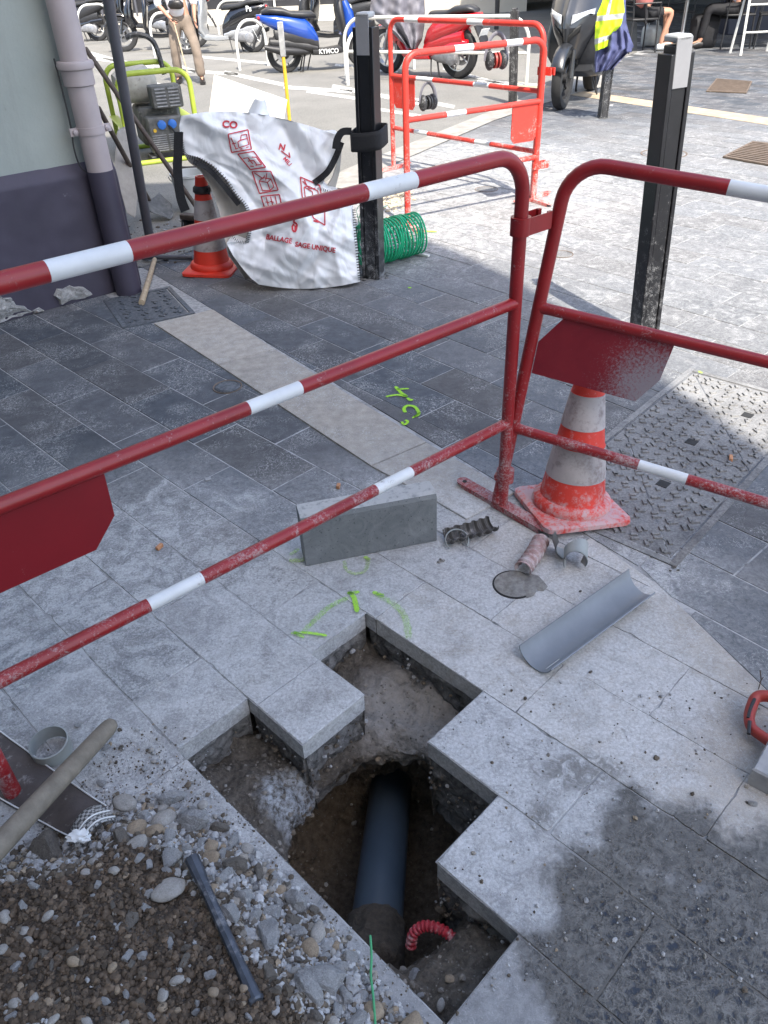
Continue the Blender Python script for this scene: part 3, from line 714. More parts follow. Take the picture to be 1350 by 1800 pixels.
grate([(1241, 162), (1259, 140), (1322, 145), (1312, 165)], 'small brown grate let into the sunny paving beyond the pale band', 22, 0)
grate([(1270, 278), (1322, 251), (1420, 262), (1395, 300)], 'wide slotted drain grate at the right edge in the sun', 12, 0)
def rcover(px, r, label, mt='cover'):
    c = G(*px); t = T('round_cover', label, 'round cover', c); b = MB()
    b.lathe([(r, -.02), (r, .003), (r*.93, .005), (r*.9, .002), (r*.84, .002), (r*.82, .0045), (0, .0045)], c, 40); b.build('lid', M[mt], t)
    b = MB(); b.lathe([(r*1.04, -.02), (r*1.12, .002), (r*1.2, .003), (r*1.22, -.02)], c, 40); b.build('ring', M['grate'], t)
rcover((1167, 270), .155, 'round access cover behind the right black bollard')
rcover((987, 447), .055, 'small round valve cover in the dusty sunlit paving')
rcover((400, 680), .05, mt='coverd', label= 'small round cover sunk in the dark slabs by the pale stripe')
rcover((855, 333), .07, 'small round cover in the shadow of the far barrier')
# spray paint on the stone
def spray(name, col):
    n = N(name); k = n.mr(n.noise(120, 8, .8), .42, .60); e = n.attr()
    tr = n.t.nodes.new('ShaderNodeBsdfTransparent'); mx = n.t.nodes.new('ShaderNodeMixShader'); n.fin(col, .95, spec=.05)
    k = n.mr(n.ma('ADD', n.noise(150, 9, .9), n.ma('MULTIPLY', e, .42)), .69, .93); k = n.ma('MULTIPLY', k, .85)
    n.lk(k, mx.inputs[0]); n.t.links.new(tr.outputs[0], mx.inputs[1]); n.t.links.new(n.b.outputs[0], mx.inputs[2]); n.t.links.new(mx.outputs[0], n.out.inputs[0]); return n.m
M['spray'] = spray('spray_green', (.38, .72, .06)); M['spray2'] = spray('spray_faded', (.42, .62, .14))
def stroke(mb, pts, wpx, z=.0045, a=1.0):
    P = smooth_path([G(*p, z) for p in pts], 5); wd = wpx/1350*((P[0]-Vector(CAM)).length)
    n_ = len(P); o = []
    for i in range(n_):
        t = (P[min(i+1, n_-1)]-P[max(i-1, 0)]).normalized(); q = Vector((-t.y, t.x, 0)); ww = wd*(.5 if i in (0, n_-1) else 1)
        o.append((P[i]-q*ww, P[i]-q*ww*.5, P[i]+q*ww*.5, P[i]+q*ww))
    for i in range(n_-1):
        for k in range(3):
            b_ = len(mb.v); vs = [o[i][k], o[i][k+1], o[i+1][k+1], o[i+1][k]]
            mb.v += [tuple(v) for v in vs]; ed = [(0 if kk in (0, 3) else 1)*a for kk in (k, k+1, k+1, k)]
            mb.c += [(x, x, x, 1) for x in ed]; mb.f.append((b_, b_+1, b_+2, b_+3)); mb.m.append(0)
def mark(label, strokes, mat, c):
    mb = MB()
    for s_ in strokes: stroke(mb, s_[0], s_[1], a=s_[2] if len(s_) > 2 else 1.0)
    return tag(mb.build('paint_mark', mat, origin=G(*c), smooth=0), label, 'paint mark')
mark('bright green sprayed letters beside the pale stone stripe', [([(695, 679), (705, 690), (716, 697)], 5), ([(678, 697), (698, 694), (716, 697)], 4.5), ([(697, 684), (719, 683)], 4), ([(716, 699), (721, 703), (726, 702)], 4.5),
     ([(713, 725), (710, 718), (716, 713), (727, 714), (733, 719), (736, 727), (728, 733)], 5), ([(706, 741), (711, 746), (717, 741), (712, 738)], 4), ([(725, 735), (739, 724)], 3)], M['spray'], (712, 712))
mark('green sprayed arrow and arc at the top corner of the pit', [([(612, 1040), (622, 1050), (628, 1076)], 7), ([(611, 1043), (632, 1040)], 6, .9), ([(612, 1050), (580, 1066), (553, 1090), (532, 1112)], 9, .62), ([(512, 1113), (540, 1112), (575, 1117)], 5), ([(515, 1110), (535, 1120)], 6, .8), ([(660, 1043), (690, 1060), (708, 1078), (716, 1100), (718, 1122)], 10, .6), ([(655, 1040), (675, 1048)], 7, .9)], M['spray'], (620, 1080))
mark('faded green sprayed circle in front of the stone block', [([(606, 985), (608, 1000), (622, 1008), (640, 1004), (647, 990), (645, 980)], 6, .65), ([(640, 978), (650, 984)], 6)], M['spray2'], (628, 995))
mark('faded yellow green spray at the left foot of the stone block', [([(510, 975), (520, 968), (524, 964)], 6, .7), ([(508, 985), (535, 984), (534, 978)], 8, .7)], M['spray2'], (520, 976))
mark('green spray on the paving beside the netting roll', [([(725, 402), (745, 406), (768, 407)], 5), ([(722, 396), (735, 410)], 5), ([(720, 412), (728, 425), (740, 440)], 4, .6)], M['spray'], (740, 408))
mark('small yellow green dot on the slabs before the black bollard', [([(717, 505), (723, 506)], 4)], M['spray'], (720, 505))
mark('yellow dash painted at the far edge of the large cover', [([(1228, 652), (1234, 656)], 4)], M['spray2'], (1231, 654))
# ------------------------------------------------------------------ HOUSE at the left
C0 = G(249, 500); WD = (G(0, 568)-C0).normalized(); WN = Vector((WD.y, -WD.x, 0))
if WN.dot(Vector((0, 0, 0))-C0) < 0: WN = -WN
Hh = T('house', 'pale green rendered house corner with purple painted plinth at the left edge', 'house', C0)
ph = onplane(139, 288, C0, WD).z; ph2 = onplane(150, 308, C0, WD).z
n = N('green_grey_render'); f = n.noise(2.5, 6, .6); g = n.noise(60, 6, .7)
c = n.mix(n.mr(f, .3, .7), (.31, .345, .315), (.37, .40, .365)); c = n.mix(n.mr(n.noise(14, 7, .75), .66, .70, 0, .35), c, (.2, .2, .18)); c = n.mix(n.mr(n.noise(5, 8, .7, .5, v=n.map((1, 1, .12))), .50, .72, 0, .35), c, (.22, .23, .20)); n.bump(n.ma('ADD', n.ma('MULTIPLY', n.noise(5, 4, .6), .8), n.ma('MULTIPLY', g, .2)), .5, .02); M['render'] = n.fin(c, .8)
BK = Vector((-WD.y, WD.x, 0)); BK = BK if BK.dot(WN) < 0 else -BK
def wallblock(inset, z0, z1, name, mat, ins_top=0.0):
    a = C0+BK*inset - WD*(-inset); b = C0+WD*9+BK*inset; d = b+BK*7; e = a+BK*7
    m = MB(); m.prism([a.to_2d(), b.to_2d(), d.to_2d(), e.to_2d()], z0, z1, inset=ins_top); return m.build(name, mat, Hh, smooth=30)
wallblock(.035, ph2, 7.5, 'wall', M['render'])
pm = MB()
def plf(u, v):
    # plinth face with chamfered top and broken plaster near the ground
    L_ = u*3.6; z = v*ph
    p = C0+WD*L_+Vector((0, 0, z)); o = 0
    if z > ph2: o = -.035*(z-ph2)/(ph-ph2)
    o += nz((L_, z, 0), 3, .008)+nz((L_, z, 2), 14, .003)
    return p+WN*o
pm.grid(plf, 260, 60)
wallblock(.03, -.1, ph2+.0, 'plinth_core', M['purple'])
pm.build('plinth', M['purple'], Hh, smooth=60)
pe = MB(); 
def ple(u, v): z = v*ph; o = -.035*max(0, (z-ph2)/(ph-ph2)); return C0+BK*(u*3)+Vector((0, 0, z))-WD*(o+nz((u*3, z, 5), 6, .006))*1
pe.grid(ple, 60, 30, flip=True); pe.build('plinth_return', M['purple'], Hh, smooth=60)
n = N('bare_mortar'); f = n.noise(40, 8, .75); c = n.mix(n.mr(f, .35, .65), (.22, .21, .20), (.50, .49, .47)); c = n.mix(n.mr(n.noise(6, 4, .6), .62, .66), c, (.22, .12, .09)); n.bump(f, .9, .012); M['bare'] = n.fin(c, .95)
def patch(pts, name='bare_patch'):
    P = [onplane(px, py, C0, WD) for px, py in pts]; c = sum(P, Vector())/len(P); m = MB(); vs = []; R_ = 10; k = len(P)*3
    ring = []
    for i in range(k):
        t = i/3; a = P[int(t) % len(P)].lerp(P[(int(t)+1) % len(P)], t-int(t)); a = a+(a-c)*nz((a.x*1, a.y, a.z), 30, .35)
        if a.z < .004: a.z = .0
        ring.append(a)
    for j in range(R_+1):
        for a in ring:
            q = c.lerp(a, j/R_); o = .010+nz((q.x, q.y, q.z), 22, .016)+nz((q.x, q.y, q.z), 60, .008)
            if j == R_: o = -.012
            vs.append(q+WN*o)
    fs = [(j*k+i, j*k+(i+1) % k, (j+1)*k+(i+1) % k, (j+1)*k+i) for j in range(R_) for i in range(k)]
    m.add(vs, fs); ob = m.build(name, M['bare'], Hh, smooth=30)
    return ob
patch([(0, 517), (18, 522), (38, 532), (55, 548), (28, 560), (-15, 572), (-70, 585), (-70, 540)])
patch([(92, 520), (100, 508), (122, 501), (148, 503), (164, 517), (150, 524), (125, 528), (100, 538)])
patch([(58, 546), (68, 541), (76, 545), (60, 550)])
# drainpipe: runs down in front of the wall corner
dp = G(227, 514); PR = .061; pz_ = onplane(170, 300, dp, WD).z
m = MB(); m.lathe([(PR+.004, 0), (PR+.006, .03), (PR+.003, pz_)], dp, 28); lower = m.build('drainpipe_foot', M['purple'], Hh)
dr = MB(); dr.lathe([(PR, pz_), (PR, 6.0)], dp, 28); drp = dr.build('drainpipe', M['mauve'], Hh)
z1 = onplane(130, 107, dp, WD).z; z2 = onplane(150, 148, dp, WD).z; z3 = onplane(160, 228, dp, WD).z
m = MB(); m.lathe([(PR, z2-.005), (PR+.009, z2), (PR+.010, z1-.035), (PR+.02, z1-.03), (PR+.023, z1-.012), (PR+.018, z1), (PR, z1+.002)], dp, 28); m.build('pipe_socket', M['mauve'], drp)
m = MB(); m.lathe([(PR+.001, z3-.016), (PR+.005, z3-.016), (PR+.005, z3+.016), (PR+.001, z3+.016)], dp, 28)
for s_ in (1, -1):
    q = dp+WD*(PR+.018)*s_+Vector((0, 0, z3)); m.box(q, (.045, .012, .034), Matrix.Rotation(math.atan2(WD.y, WD.x), 3, 'Z')); m.lathe([(.012, 0), (.012, .012), (.005, .016), (0, .016)], q+WN*.006, 12, rot=WN.to_track_quat('Z', 'Y').to_matrix())
m.build('pipe_clamp', M['mauve'], drp)
m = MB(); b0 = dp+WD*(PR+.02)+BK*.02
m.tube(smooth_path([b0+Vector((0, 0, z3+.3)), b0+Vector((0, 0, z3+.05)), b0+WD*.012+Vector((0, 0, z3-.08)), b0+WD*.0+Vector((0, 0, z3-.16)), b0-WD*.05+Vector((0, 0, z3-.2))]), .004, 6); m.build('cable', M['plast'], Hh)

# ------------------------------------------------------------------ red and white work barriers
def barrier(label, mats, P0, U, Up, L, posts=(True, True), panel=None, group='red and white tubular work barriers', pw=.0165, bandr=(), r=.095, foot=(True, True), rails=(.665, .305), clip_side=0, H_=1.03, flip=1, rr=.0178):
    """rounded hoop frame: two posts joined by the top rail, two lower rails, information panel, feet"""
    t = T('work_barrier', label, 'work barrier', P0, group); f = MB(); W_ = U.cross(Up).normalized()
    pt = lambda u, h, o=0: P0+U*u+Up*h+W_*o
    path = [pt(0, .0)]; path += [pt(0, .25), pt(0, .5), pt(0, H_-r)]
    for i in range(1, 8): a = rad(180-90*i/8); path.append(pt(r+math.cos(a)*r, H_-r+math.sin(a)*r))
    path.append(pt(r, H_)); st = len(path)-1
    bands = sorted(bandr); xs = sorted(set([r, L-r]+[x for b in bands for x in b])); mis = []
    for a, b in zip(xs, xs[1:]): path.append(pt(b, H_))
    for i in range(1, 9): a = rad(90-90*i/8); path.append(pt(L-r+math.cos(a)*r, H_-r+math.sin(a)*r))
    path += [pt(L, .5)]
    end = 0
    q = pt(L, 0)
    if q.z < 0: q = pt(L, -q.z/Up.z+.001)
    path.append(q)
    mis = []
    for i in range(len(path)-1):
        if i < st or i >= st+len(xs)-1: mis.append(0)
        else:
            mid = (xs[i-st]+xs[i-st+1])/2; mis.append(1 if any(a <= mid <= b for a, b in bands) else 0)
    f.tube(path, rr, 16, mis=mis); f.build('frame', mats, t)
    for h in rails:
        m = MB(); bs = RB.get((label, h), []); xs = sorted(set([0.0, .03, L-.03, L]+[x for b in bs for x in b])); pts = [pt(x, h) for x in xs]
        mi = [1 if any(a <= (x+y)/2 <= b for a, b in bs) else 0 for x, y in zip(xs, xs[1:])]
        rs = [rr*1.0 if (x < .001 or x > L-.001) else rr*.86 for x in xs]
        m.tube(pts, rr*.86, 14, mis=mi, radii=rs); m.build('rail', mats, t)
    if panel:
        u0, u1, h0, h1, ch = panel; m = MB()
        poly = [(u0, h1), (u0, h0+ch), (u0+ch*.75, h0), (u1-ch*.75, h0), (u1, h0+ch), (u1, h1)]
        if ch < 0: c_ = -ch; poly = [(u0, h1-c_*.0), (u0, h0), (u1-c_, h0), (u1, h0+c_), (u1, h1)]
        vs = [pt(u, h, -.004) for u, h in poly]+[pt(u, h, .004) for u, h in poly]; k = len(poly)
        m.add(vs, [tuple(range(k)), tuple(range(2*k-1, k-1, -1))]+[(i, i+k, (i+1) % k+k, (i+1) % k) for i in range(k)]); m.build('panel', M_panel.get(label, mats[0]), t, smooth=0)
    for i, on in enumerate(foot):
        if not on: continue
        m = MB(); c = pt(0 if i == 0 else L, 0); c.z = 0; d = Vector((-U.y, U.x, 0)).normalized()*flip; L2 = .19
        u2 = Vector((U.x, U.y, 0)).normalized()
        # angle-iron foot, drilled at both ends
        for s_ in (1, -1):
            e = c+d*L2*s_; m.prism([(c-u2*.02).to_2d(), (c+u2*.02).to_2d(), (e+u2*.02-d*s_*.012).to_2d(), (e+u2*.008).to_2d(), (e-u2*.008).to_2d(), (e-u2*.02-d*s_*.012).to_2d()], .016, .021)
        m.prism([(c+d*L2*.85-u2*.02).to_2d(), (c+d*L2*.85-u2*.0165).to_2d(), (c-d*L2*.85-u2*.0165).to_2d(), (c-d*L2*.85-u2*.02).to_2d()], .001, .016)
        m.prism([(c+d*L2*.85+u2*.02).to_2d(), (c+d*L2*.85+u2*.0165).to_2d(), (c-d*L2*.85+u2*.0165).to_2d(), (c-d*L2*.85+u2*.02).to_2d()], .001, .016)
        ft = m.build('foot', mats[0], t, smooth=20)
        for s_ in (1, -1):
            h = MB(); h.lathe([(.0075, .0205), (.0075, .0222), (0, .0222)], c+d*L2*.86*s_, 10); h.build('bolt_hole', M['gapm'], ft)
    return t, pt
def hook(t, pt, u, h, mats, s_=1):
    m = MB(); rr = .0195
    m.lathe([(rr+.001, -.022), (rr+.006, -.022), (rr+.006, .022), (rr+.001, .022)], pt(u, h), 18)
    a, b = pt(u, h), pt(u-.085*s_, h)
    X_ = (pt(u+1, h)-pt(u, h)).normalized(); Z_ = (pt(u, h+1)-pt(u, h)).normalized(); Y_ = Z_.cross(X_); Rk = Matrix((X_, Y_, Z_)).transposed()
    for o in (.022, -.022): m.box(pt(u-.045*s_, h, o), (.09, .003, .042), Rk); m.box(pt(u-.088*s_, h, o*.8), (.012, .009, .042), Rk)
    m.build('coupling_hook', mats, t)
RB = {}; M_panel = {}
# panel of the right barrier, half covered by pale dust
n = N('red_panel_dusty'); f = n.noise(150, 8, .8); o = n.sep()
gp = G(1130, 640, .5); dd = n.dist((.50-.0, -.32, .55))
geo = n.t.nodes.new('ShaderNodeNewGeometry').outputs[0]
v = n.map((1, 1, 1), v=geo)
nn_ = n.t.nodes.new('ShaderNodeVectorMath'); nn_.operation = 'DISTANCE'; n.lk(geo, nn_.inputs[0]); DP = nn_.inputs[1]
d = nn_.outputs['Value']; d = n.ma('ADD', d, n.ma('MULTIPLY', n.ma('SUBTRACT', n.noise(9, 5, .6), .5), .05))
k = n.mr(n.ma('ADD', n.mr(d, .03, .20, .36, 0), f), .62, .80)
c = n.mix(n.mr(n.noise(8, 5, .6), .3, .7), (.19, .010, .02), (.25, .018, .028)); c = n.mix(n.ma('MULTIPLY', k, .9), c, (.29, .27, .30)); M['panelR'] = n.fin(c, n.mr(k, 0, 1, .4, .9))
LBL = 'red and white work barrier crossing the foreground from the left edge'
LBR = 'red and white work barrier at the right edge with dusty panel above the traffic cone'
LF1 = 'sunlit work barrier whose post stands behind the green netting roll'
LF2 = 'farthest work barrier, beyond the black bollard, ear muffs hanging on it'
B0 = G(882, 893); BL = G(25, 1397); UL = (BL-B0).normalized(); LL = (BL-B0).length
RB[(LBL, .665)] = [(.694, .827)]; RB[(LBL, .305)] = [(.378, .50), (1.007, 1.137)]
M_panel[LBL] = M['red']
t, ptL = barrier(LBL, [M['red'], M['white']], B0, UL, Vector((0, 0, 1)), LL, panel=(.30, 1.148, .43, .655, -.06) if False else None, bandr=[(.354, .489), (1.003, 1.143)], foot=(True, False))
# its panel hangs from the middle rail at the left
m = MB(); pp = [(1.148, .655), (1.152, .554), (1.205, .497), (1.44, .497), (1.49, .554), (1.49, .655)]
vs = [ptL(u, h, -.003) for u, h in pp]+[ptL(u, h, .003) for u, h in pp]; k = len(pp)
m.add(vs, [tuple(range(k)), tuple(range(2*k-1, k-1, -1))]+[(i, i+k, (i+1) % k+k, (i+1) % k) for i in range(k)])
m.build('panel', mk('red_panel', (.20, .008, .014), .38, .1, 5, dust=.2, dsc=260, dcol=(.4, .3, .3)), t, smooth=0)
hook(t, ptL, -.0, .862, M['red'], 1); 
# right barrier, leaning a little
az, pi_, le = rad(-28.98), rad(-5.34), rad(7.37)
UR = Vector((math.cos(az)*math.cos(pi_), math.sin(az)*math.cos(pi_), math.sin(pi_))); nR = Vector((-math.sin(az), math.cos(az), 0))
upR = UR.cross(nR).normalized(); upR = upR if upR.z > 0 else -upR; upR = upR*math.cos(le)+nR*math.sin(le)
PR0 = Vector((.3477, 1.9473, -.0238)); 
def uhR(px, py):
    d = Vector(ray(px, py)); nn = UR.cross(upR); t_ = (PR0-Vector(CAM)).dot(nn)/d.dot(nn); q = Vector(CAM)+d*t_-PR0
    return q.dot(UR), q.dot(upR), Vector(CAM)+d*t_
RB[(LBR, .305-.05)] = [(uhR(1123, 816)[0], uhR(1208, 840)[0])]
ub = uhR(1281, 328)[0]
tR, ptR = barrier(LBR, [M['red'], M['white']], PR0+upR*.05, UR, upR, 1.5, bandr=[(ub, ub+.14)], foot=(False, False), rails=(.665-.05, .305-.05), H_=.98)
pr = [uhR(*p)[2] for p in ((995, 556), (1188, 600), (1160, 668), (1117, 705), (935, 655), (947, 600))]
DP.default_value = uhR(1150, 690)[2]
w_ = UR.cross(upR).normalized()*.0035; k = len(pr); m = MB(); m.add([p-w_ for p in pr]+[p+w_ for p in pr], [tuple(range(k)), tuple(range(2*k-1, k-1, -1))]+[(i, i+k, (i+1) % k+k, (i+1) % k) for i in range(k)])
m.build('panel', M['panelR'], tR, smooth=0)
q = uhR(890, 832); m = MB(); m.lathe([(.0205, -.02), (.027, -.02), (.027, .02), (.0205, .02)], uhR(888, 835)[2], 16)
m.tube([uhR(888, 835)[2], uhR(872, 838)[2]+Vector((0, 0, 0))], .02, 6, flat=.6); m.build('lower_clip', M['red'], tR)
# far barriers in the sun
F0, F1 = G(717, 400), G(937, 354); UF = (F1-F0).normalized(); LF = (F1-F0).length
RB[(LF1, .665)] = [(.28*LF, .42*LF)]; RB[(LF1, .305)] = [(.27*LF, .42*LF)]
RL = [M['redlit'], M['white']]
H1 = (hgt(F1, 72)+hgt(F0, 92))/2; kF = H1/1.03; RB[(LF1, .665*kF)] = RB.pop((LF1, .665)); RB[(LF1, .305*kF)] = RB.pop((LF1, .305)); print('H1', hgt(F1, 72), hgt(F0, 92))
t, pf = barrier(LF1, RL, F0, UF, Vector((0, 0, 1)), LF, H_=H1, rails=(.665*kF, .305*kF), bandr=[(.33*LF, .46*LF), (.70*LF, .82*LF)], rr=.019, r=.08, panel=(.78*LF, LF-.02, .42*kF, .65*kF, .03))
hook(t, pf, LF, .23, M['redlit'], -1)
K0, K1 = G(692, 297), G(935, 350); print('H2', hgt(K0, 55), hgt(K1, 78)); UK = (K1-K0).normalized(); LK = (K1-K0).length
RB[(LF2, .665)] = [(.20*LK, .32*LK), (.6*LK, .7*LK)]; RB[(LF2, .305)] = [(.18*LK, .28*LK), (.62*LK, .72*LK)]
t, pk = barrier(LF2, RL, K0, UK, Vector((0, 0, 1)), LK, bandr=[(.12*LK, .22*LK), (.55*LK, .65*LK)], rr=.018, r=.09, panel=(.03, .26, .45, .65, .03))
hook(t, pk, LK, .78, M['redlit'], -1)

# ------------------------------------------------------------------ bollards: U-section black posts with pale reflective caps
def bollard(label, base, top, H_, wd, mat, cap=True, yaw=0.0, group='square black bollards', capm=None, dep=None):
    t = T('bollard', label, 'bollard', base, group); top = Yp(*top, base.y); dep = dep or wd*.8
    d = (top-base); ax = d.normalized(); L_ = d.length
    X = Vector((math.cos(yaw), math.sin(yaw), 0)); Y = ax.cross(X).normalized(); X = Y.cross(ax).normalized()
    R_ = Matrix((X, Y, ax)).transposed()
    m = MB(); th = wd*.16
    m.box(base+ax*(L_/2-.01)+Y*dep*.0, (wd*.60, dep, L_-.02), R_)
    m.build('post', mat, t, bevel=.004)
    m = MB()
    for s_ in (1, -1):
        m.box(base+ax*(L_/2-.02)+X*s_*wd*.40, (wd*.2-.002, dep*1.12, L_-.05), R_)
    m.build('flange', mat, t, bevel=.003)
    if cap:
        m = MB(); m.box(base+ax*(L_-.075)-Y*(dep/2+.003), (wd*.60+.004, .006, .16), R_); m.build('reflector', M['reflect'], t, bevel=.002)
        m = MB(); m.box(base+ax*(L_-.0), (wd*.62, dep+.012, .024), R_); m.build('cap', M['capgrey'], t, bevel=.008)
    m = MB(); 
    for k in range(26): 
        a = random.random()*6.28; m.ball(base+Vector((math.cos(a)*wd*.75, math.sin(a)*wd*.7, .004)), random.uniform(.004, .012), 1, .6, (1, 1, .5))
    m.build('base_dirt', M['engine'], t)
    return t
b1 = G(1130, 598); tz = 1.15
bollard('tall black bollard standing behind the right barrier', b1, (1192, 66), 1.17, .098, M['black'], yaw=rad(15))
b2 = G(657, 487); bollard('black bollard with the bag strap looped round it, in front of the netting roll', b2, (642, 26), 1.17, .10, M['black'], yaw=rad(-22))
b3 = G(901, 183); bollard('thin speckled grey bollard behind the farthest barrier', b3, (905, 10), 1.15, .085, M['blackdust'], cap=False, yaw=rad(-20))
b4 = G(1059, 207); bollard('black bollard carrying the safety vest and work jacket', b4, (1077, 60), 1.15, .085, M['blackdust'], cap=False, yaw=rad(10))
# slim yellow stake beyond the bag
s0 = G(511, 232); t = T('marker_stake', 'slim yellow stake with grey top standing beyond the white bag', 'stake', s0)
sz = hgt(s0, 100); st = hgt(s0, 38); m = MB(); m.tube([s0, s0+Vector((0, 0, sz))], .017, 8); m.build('stake_rod', M['yellow'], t)
m = MB(); m.box(s0+Vector((0, 0, (sz+st)/2)), (.055, .03, st-sz)); m.build('stake_head', M['concrete'], t, bevel=.006)

# ------------------------------------------------------------------ traffic cones
def cone(label, base, tilt, s, mo, ms, yaw, collar=False):
    t = T('traffic_cone', label, 'traffic cone', base, 'orange and white traffic cones'); R_ = tilt.to_matrix() if hasattr(tilt, 'to_matrix') else tilt
    Rz = R_ @ Matrix.Rotation(yaw, 3, 'Z')
    b = MB(); hw = .122*s; P = []
    for i in range(4):
        a = rad(45+90*i); c = Vector((math.cos(a), math.sin(a), 0))*hw*1.30
        for q in (-22, 0, 22): P.append(c+Vector((math.cos(a+rad(q*2)), math.sin(a+rad(q*2)), 0))*.028*s)
    vs = [base+Rz @ Vector((p.x, p.y, 0.002)) for p in P]+[base+Rz @ Vector((p.x, p.y, .016*s)) for p in P]+[base+Rz @ Vector((p.x*.93, p.y*.93, .022*s)) for p in P]
    k = len(P); b.add(vs, [tuple(range(k-1, -1, -1)), tuple(range(2*k, 3*k))]+[(j*k+i, j*k+(i+1) % k, (j+1)*k+(i+1) % k, (j+1)*k+i) for j in (0, 1) for i in range(k)])
    b.build('base_plate', mo, t, smooth=35)
    prof = [(.118, .020), (.121, .032), (.117, .045), (.108, .052), (.102, .055)]; b = MB(); b.lathe([(r*s, z*s) for r, z in prof], base, 40, rot=R_); b.build('base_ring', mo, t, smooth=50)
    zs = [.055, .125, .225, .285, .385, .47, .50]; rr = lambda z: lerp(.099, .028, (z-.055)/.445)
    b = MB(); 
    prof = []; mis = []
    for i in range(len(zs)-1):
        sl = i in (1, 3); e = .0022 if sl else 0
        prof += [((rr(zs[i])+e)*s, zs[i]*s), ((rr(zs[i+1])+e)*s, zs[i+1]*s)]; mis += [1 if sl else 0, 0]
    prof += [(.018*s, .50*s), (.018*s, .47*s)]; mis += [0, 0]
    b.lathe(prof, base, 40, rot=R_, mis=mis); b.build('cone_body', [mo, ms], t, smooth=50)
    if collar:
        m = MB(); m.lathe([(rr(.42)*s+.002, .415), (rr(.42)*s+.010, .425), (rr(.44)*s+.010, .445), (rr(.45)*s+.001, .455)], base, 24, rot=R_)
        m.tube(smooth_path([base+R_@Vector((.035, -.03, .44)), base+R_@Vector((.05, -.05, .45)), base+R_@Vector((.045, -.06, .42))]), .007, 6); m.build('rubber_strip', M['plast'], t)
    return t
cone('large dusty traffic cone standing beside the cast cover, under the red panel', G(1002, 893), Matrix.Rotation(rad(3), 3, 'Y') @ Matrix.Rotation(rad(-6), 3, 'X'), 1.0, M['conedust'], M['sleeve'], rad(12))
cone('traffic cone standing against the left side of the white bag', G(374, 474), Matrix.Rotation(rad(2), 3, 'Y'), 1.0, M['cone'], M['sleeve'], rad(-8), True)

# ------------------------------------------------------------------ white bulk bag with red printing
FR = [0, 1.2, 2.7, 5.0]
def segd(px, py, a, b):
    ax, ay = a; bx, by = b; t = max(0, min(1, ((px-ax)*(bx-ax)+(py-ay)*(by-ay))/((bx-ax)**2+(by-ay)**2))); return math.hypot(px-ax-t*(bx-ax), py-ay-t*(by-ay))
def ridge(px, py, pts, w_, h):
    d = min(segd(px, py, pts[i], pts[i+1]) for i in range(len(pts)-1)); return h*math.exp(-(d/w_)**1.15)
def bagY(px, py):
    y = 3.99+(500-py)*.00075
    y -= ridge(px, py, [(335, 205), (400, 235), (470, 300), (520, 340), (545, 400)], 26, .055)
    y += ridge(px, py, [(345, 265), (410, 305), (455, 370), (470, 440)], 16, .03)
    y -= ridge(px, py, [(520, 215), (600, 330), (610, 420)], 22, .035)
    y += ridge(px, py, [(500, 225), (535, 300), (580, 335)], 14, .035)
    y += ridge(px, py, [(405, 430), (470, 415), (520, 395)], 8, .022)
    y -= ridge(px, py, [(520, 380), (500, 440), (455, 490)], 22, .03)
    y += ridge(px, py, [(560, 390), (560, 450), (520, 500)], 10, .022)
    y -= ridge(px, py, [(600, 360), (585, 430), (600, 490)], 12, .02)
    y -= ridge(px, py, [(455, 470), (530, 490), (620, 485)], 10, .012); y -= .10*math.exp(-(((px-535)/75)**2+((py-430)/70)**2))
    y += ridge(px, py, [(430, 205), (445, 260), (430, 300)], 9, .015)
    q = Vector((px/46, py/46, 3)); y += mnoise.noise(q*.7)*.018+abs(mnoise.noise(q*.9+Vector((3, 1, 0))))*.03
    q2 = Vector(((px*.8+py*.6)/24, (py*.8-px*.6)/85, 7)); y += abs(mnoise.noise(q2))*.028; q3 = Vector(((px*.5-py*.85)/16, (py*.5+px*.85)/60, 2)); y += abs(mnoise.noise(q3))*.014
    return y
def bagS(px, py, off=0.0): return Yp(px, py, bagY(px, py)-off)
Lc = [(318, 204), (315, 222), (318, 245), (325, 270), (350, 277), (375, 292), (397, 315), (413, 340), (430, 360), (438, 385), (437, 410), (430, 427), (410, 425), (398, 428), (410, 450), (425, 470), (440, 488), (455, 500)]
Rc = [(592, 237), (601, 246), (592, 272), (580, 295), (572, 312), (566, 325), (577, 334), (596, 343), (610, 355), (620, 365), (622, 380), (624, 395), (626, 412), (628, 430), (629, 448), (630, 465), (632, 480), (633, 495)]
def bagpx(s_, v):
    a = curve(Lc, v); b = curve(Rc, v); x = lerp(a[0], b[0], s_); y = lerp(a[1], b[1], s_)
    y -= (1-v)**4*4*s_*(1-s_)*24*(1-.35*s_); y += v**6*4*s_*(1-s_)*10; return x, y
bt = T('bulk_bag', 'crumpled white woven bulk bag with red printing and black edging beside the left cone', 'bulk bag', G(530, 500))
n = N('woven_bag'); f = n.noise(3.2, 7, .6, .5); q = n.noise(9, 6, .62, 1.2); c = n.mix(n.mr(f, .35, .7), (.76, .77, .78), (.86, .87, .88))
rg1 = n.ma('ABSOLUTE', n.ma('SUBTRACT', n.noise(7, 3, .5, .6, v=n.map((1, 1, .35), rot=(0, .6, 0))), .5)); n.bump(n.ma('ADD', n.mr(rg1, 0, .09), n.ma('MULTIPLY', n.noise(300, 2, .5), .04)), .32, .006); M['bag'] = n.fin(c, .42)
m = MB(); NU, NV = 90, 90
def fr_(u, v): return bagS(*bagpx(u, v))
m.grid(fr_, NU, NV)
def bk_(u, v):
    p = fr_(u, v); e = min(1, min(u, 1-u)*5)*min(1, (1-v)*6); p = p+Vector((0, 1, 0))*(.02+.32*e**.5)+Vector((0, 0, -.1*e*(1-v)+mnoise.noise(p*4)*.03)); p.z = max(p.z, .005); return p
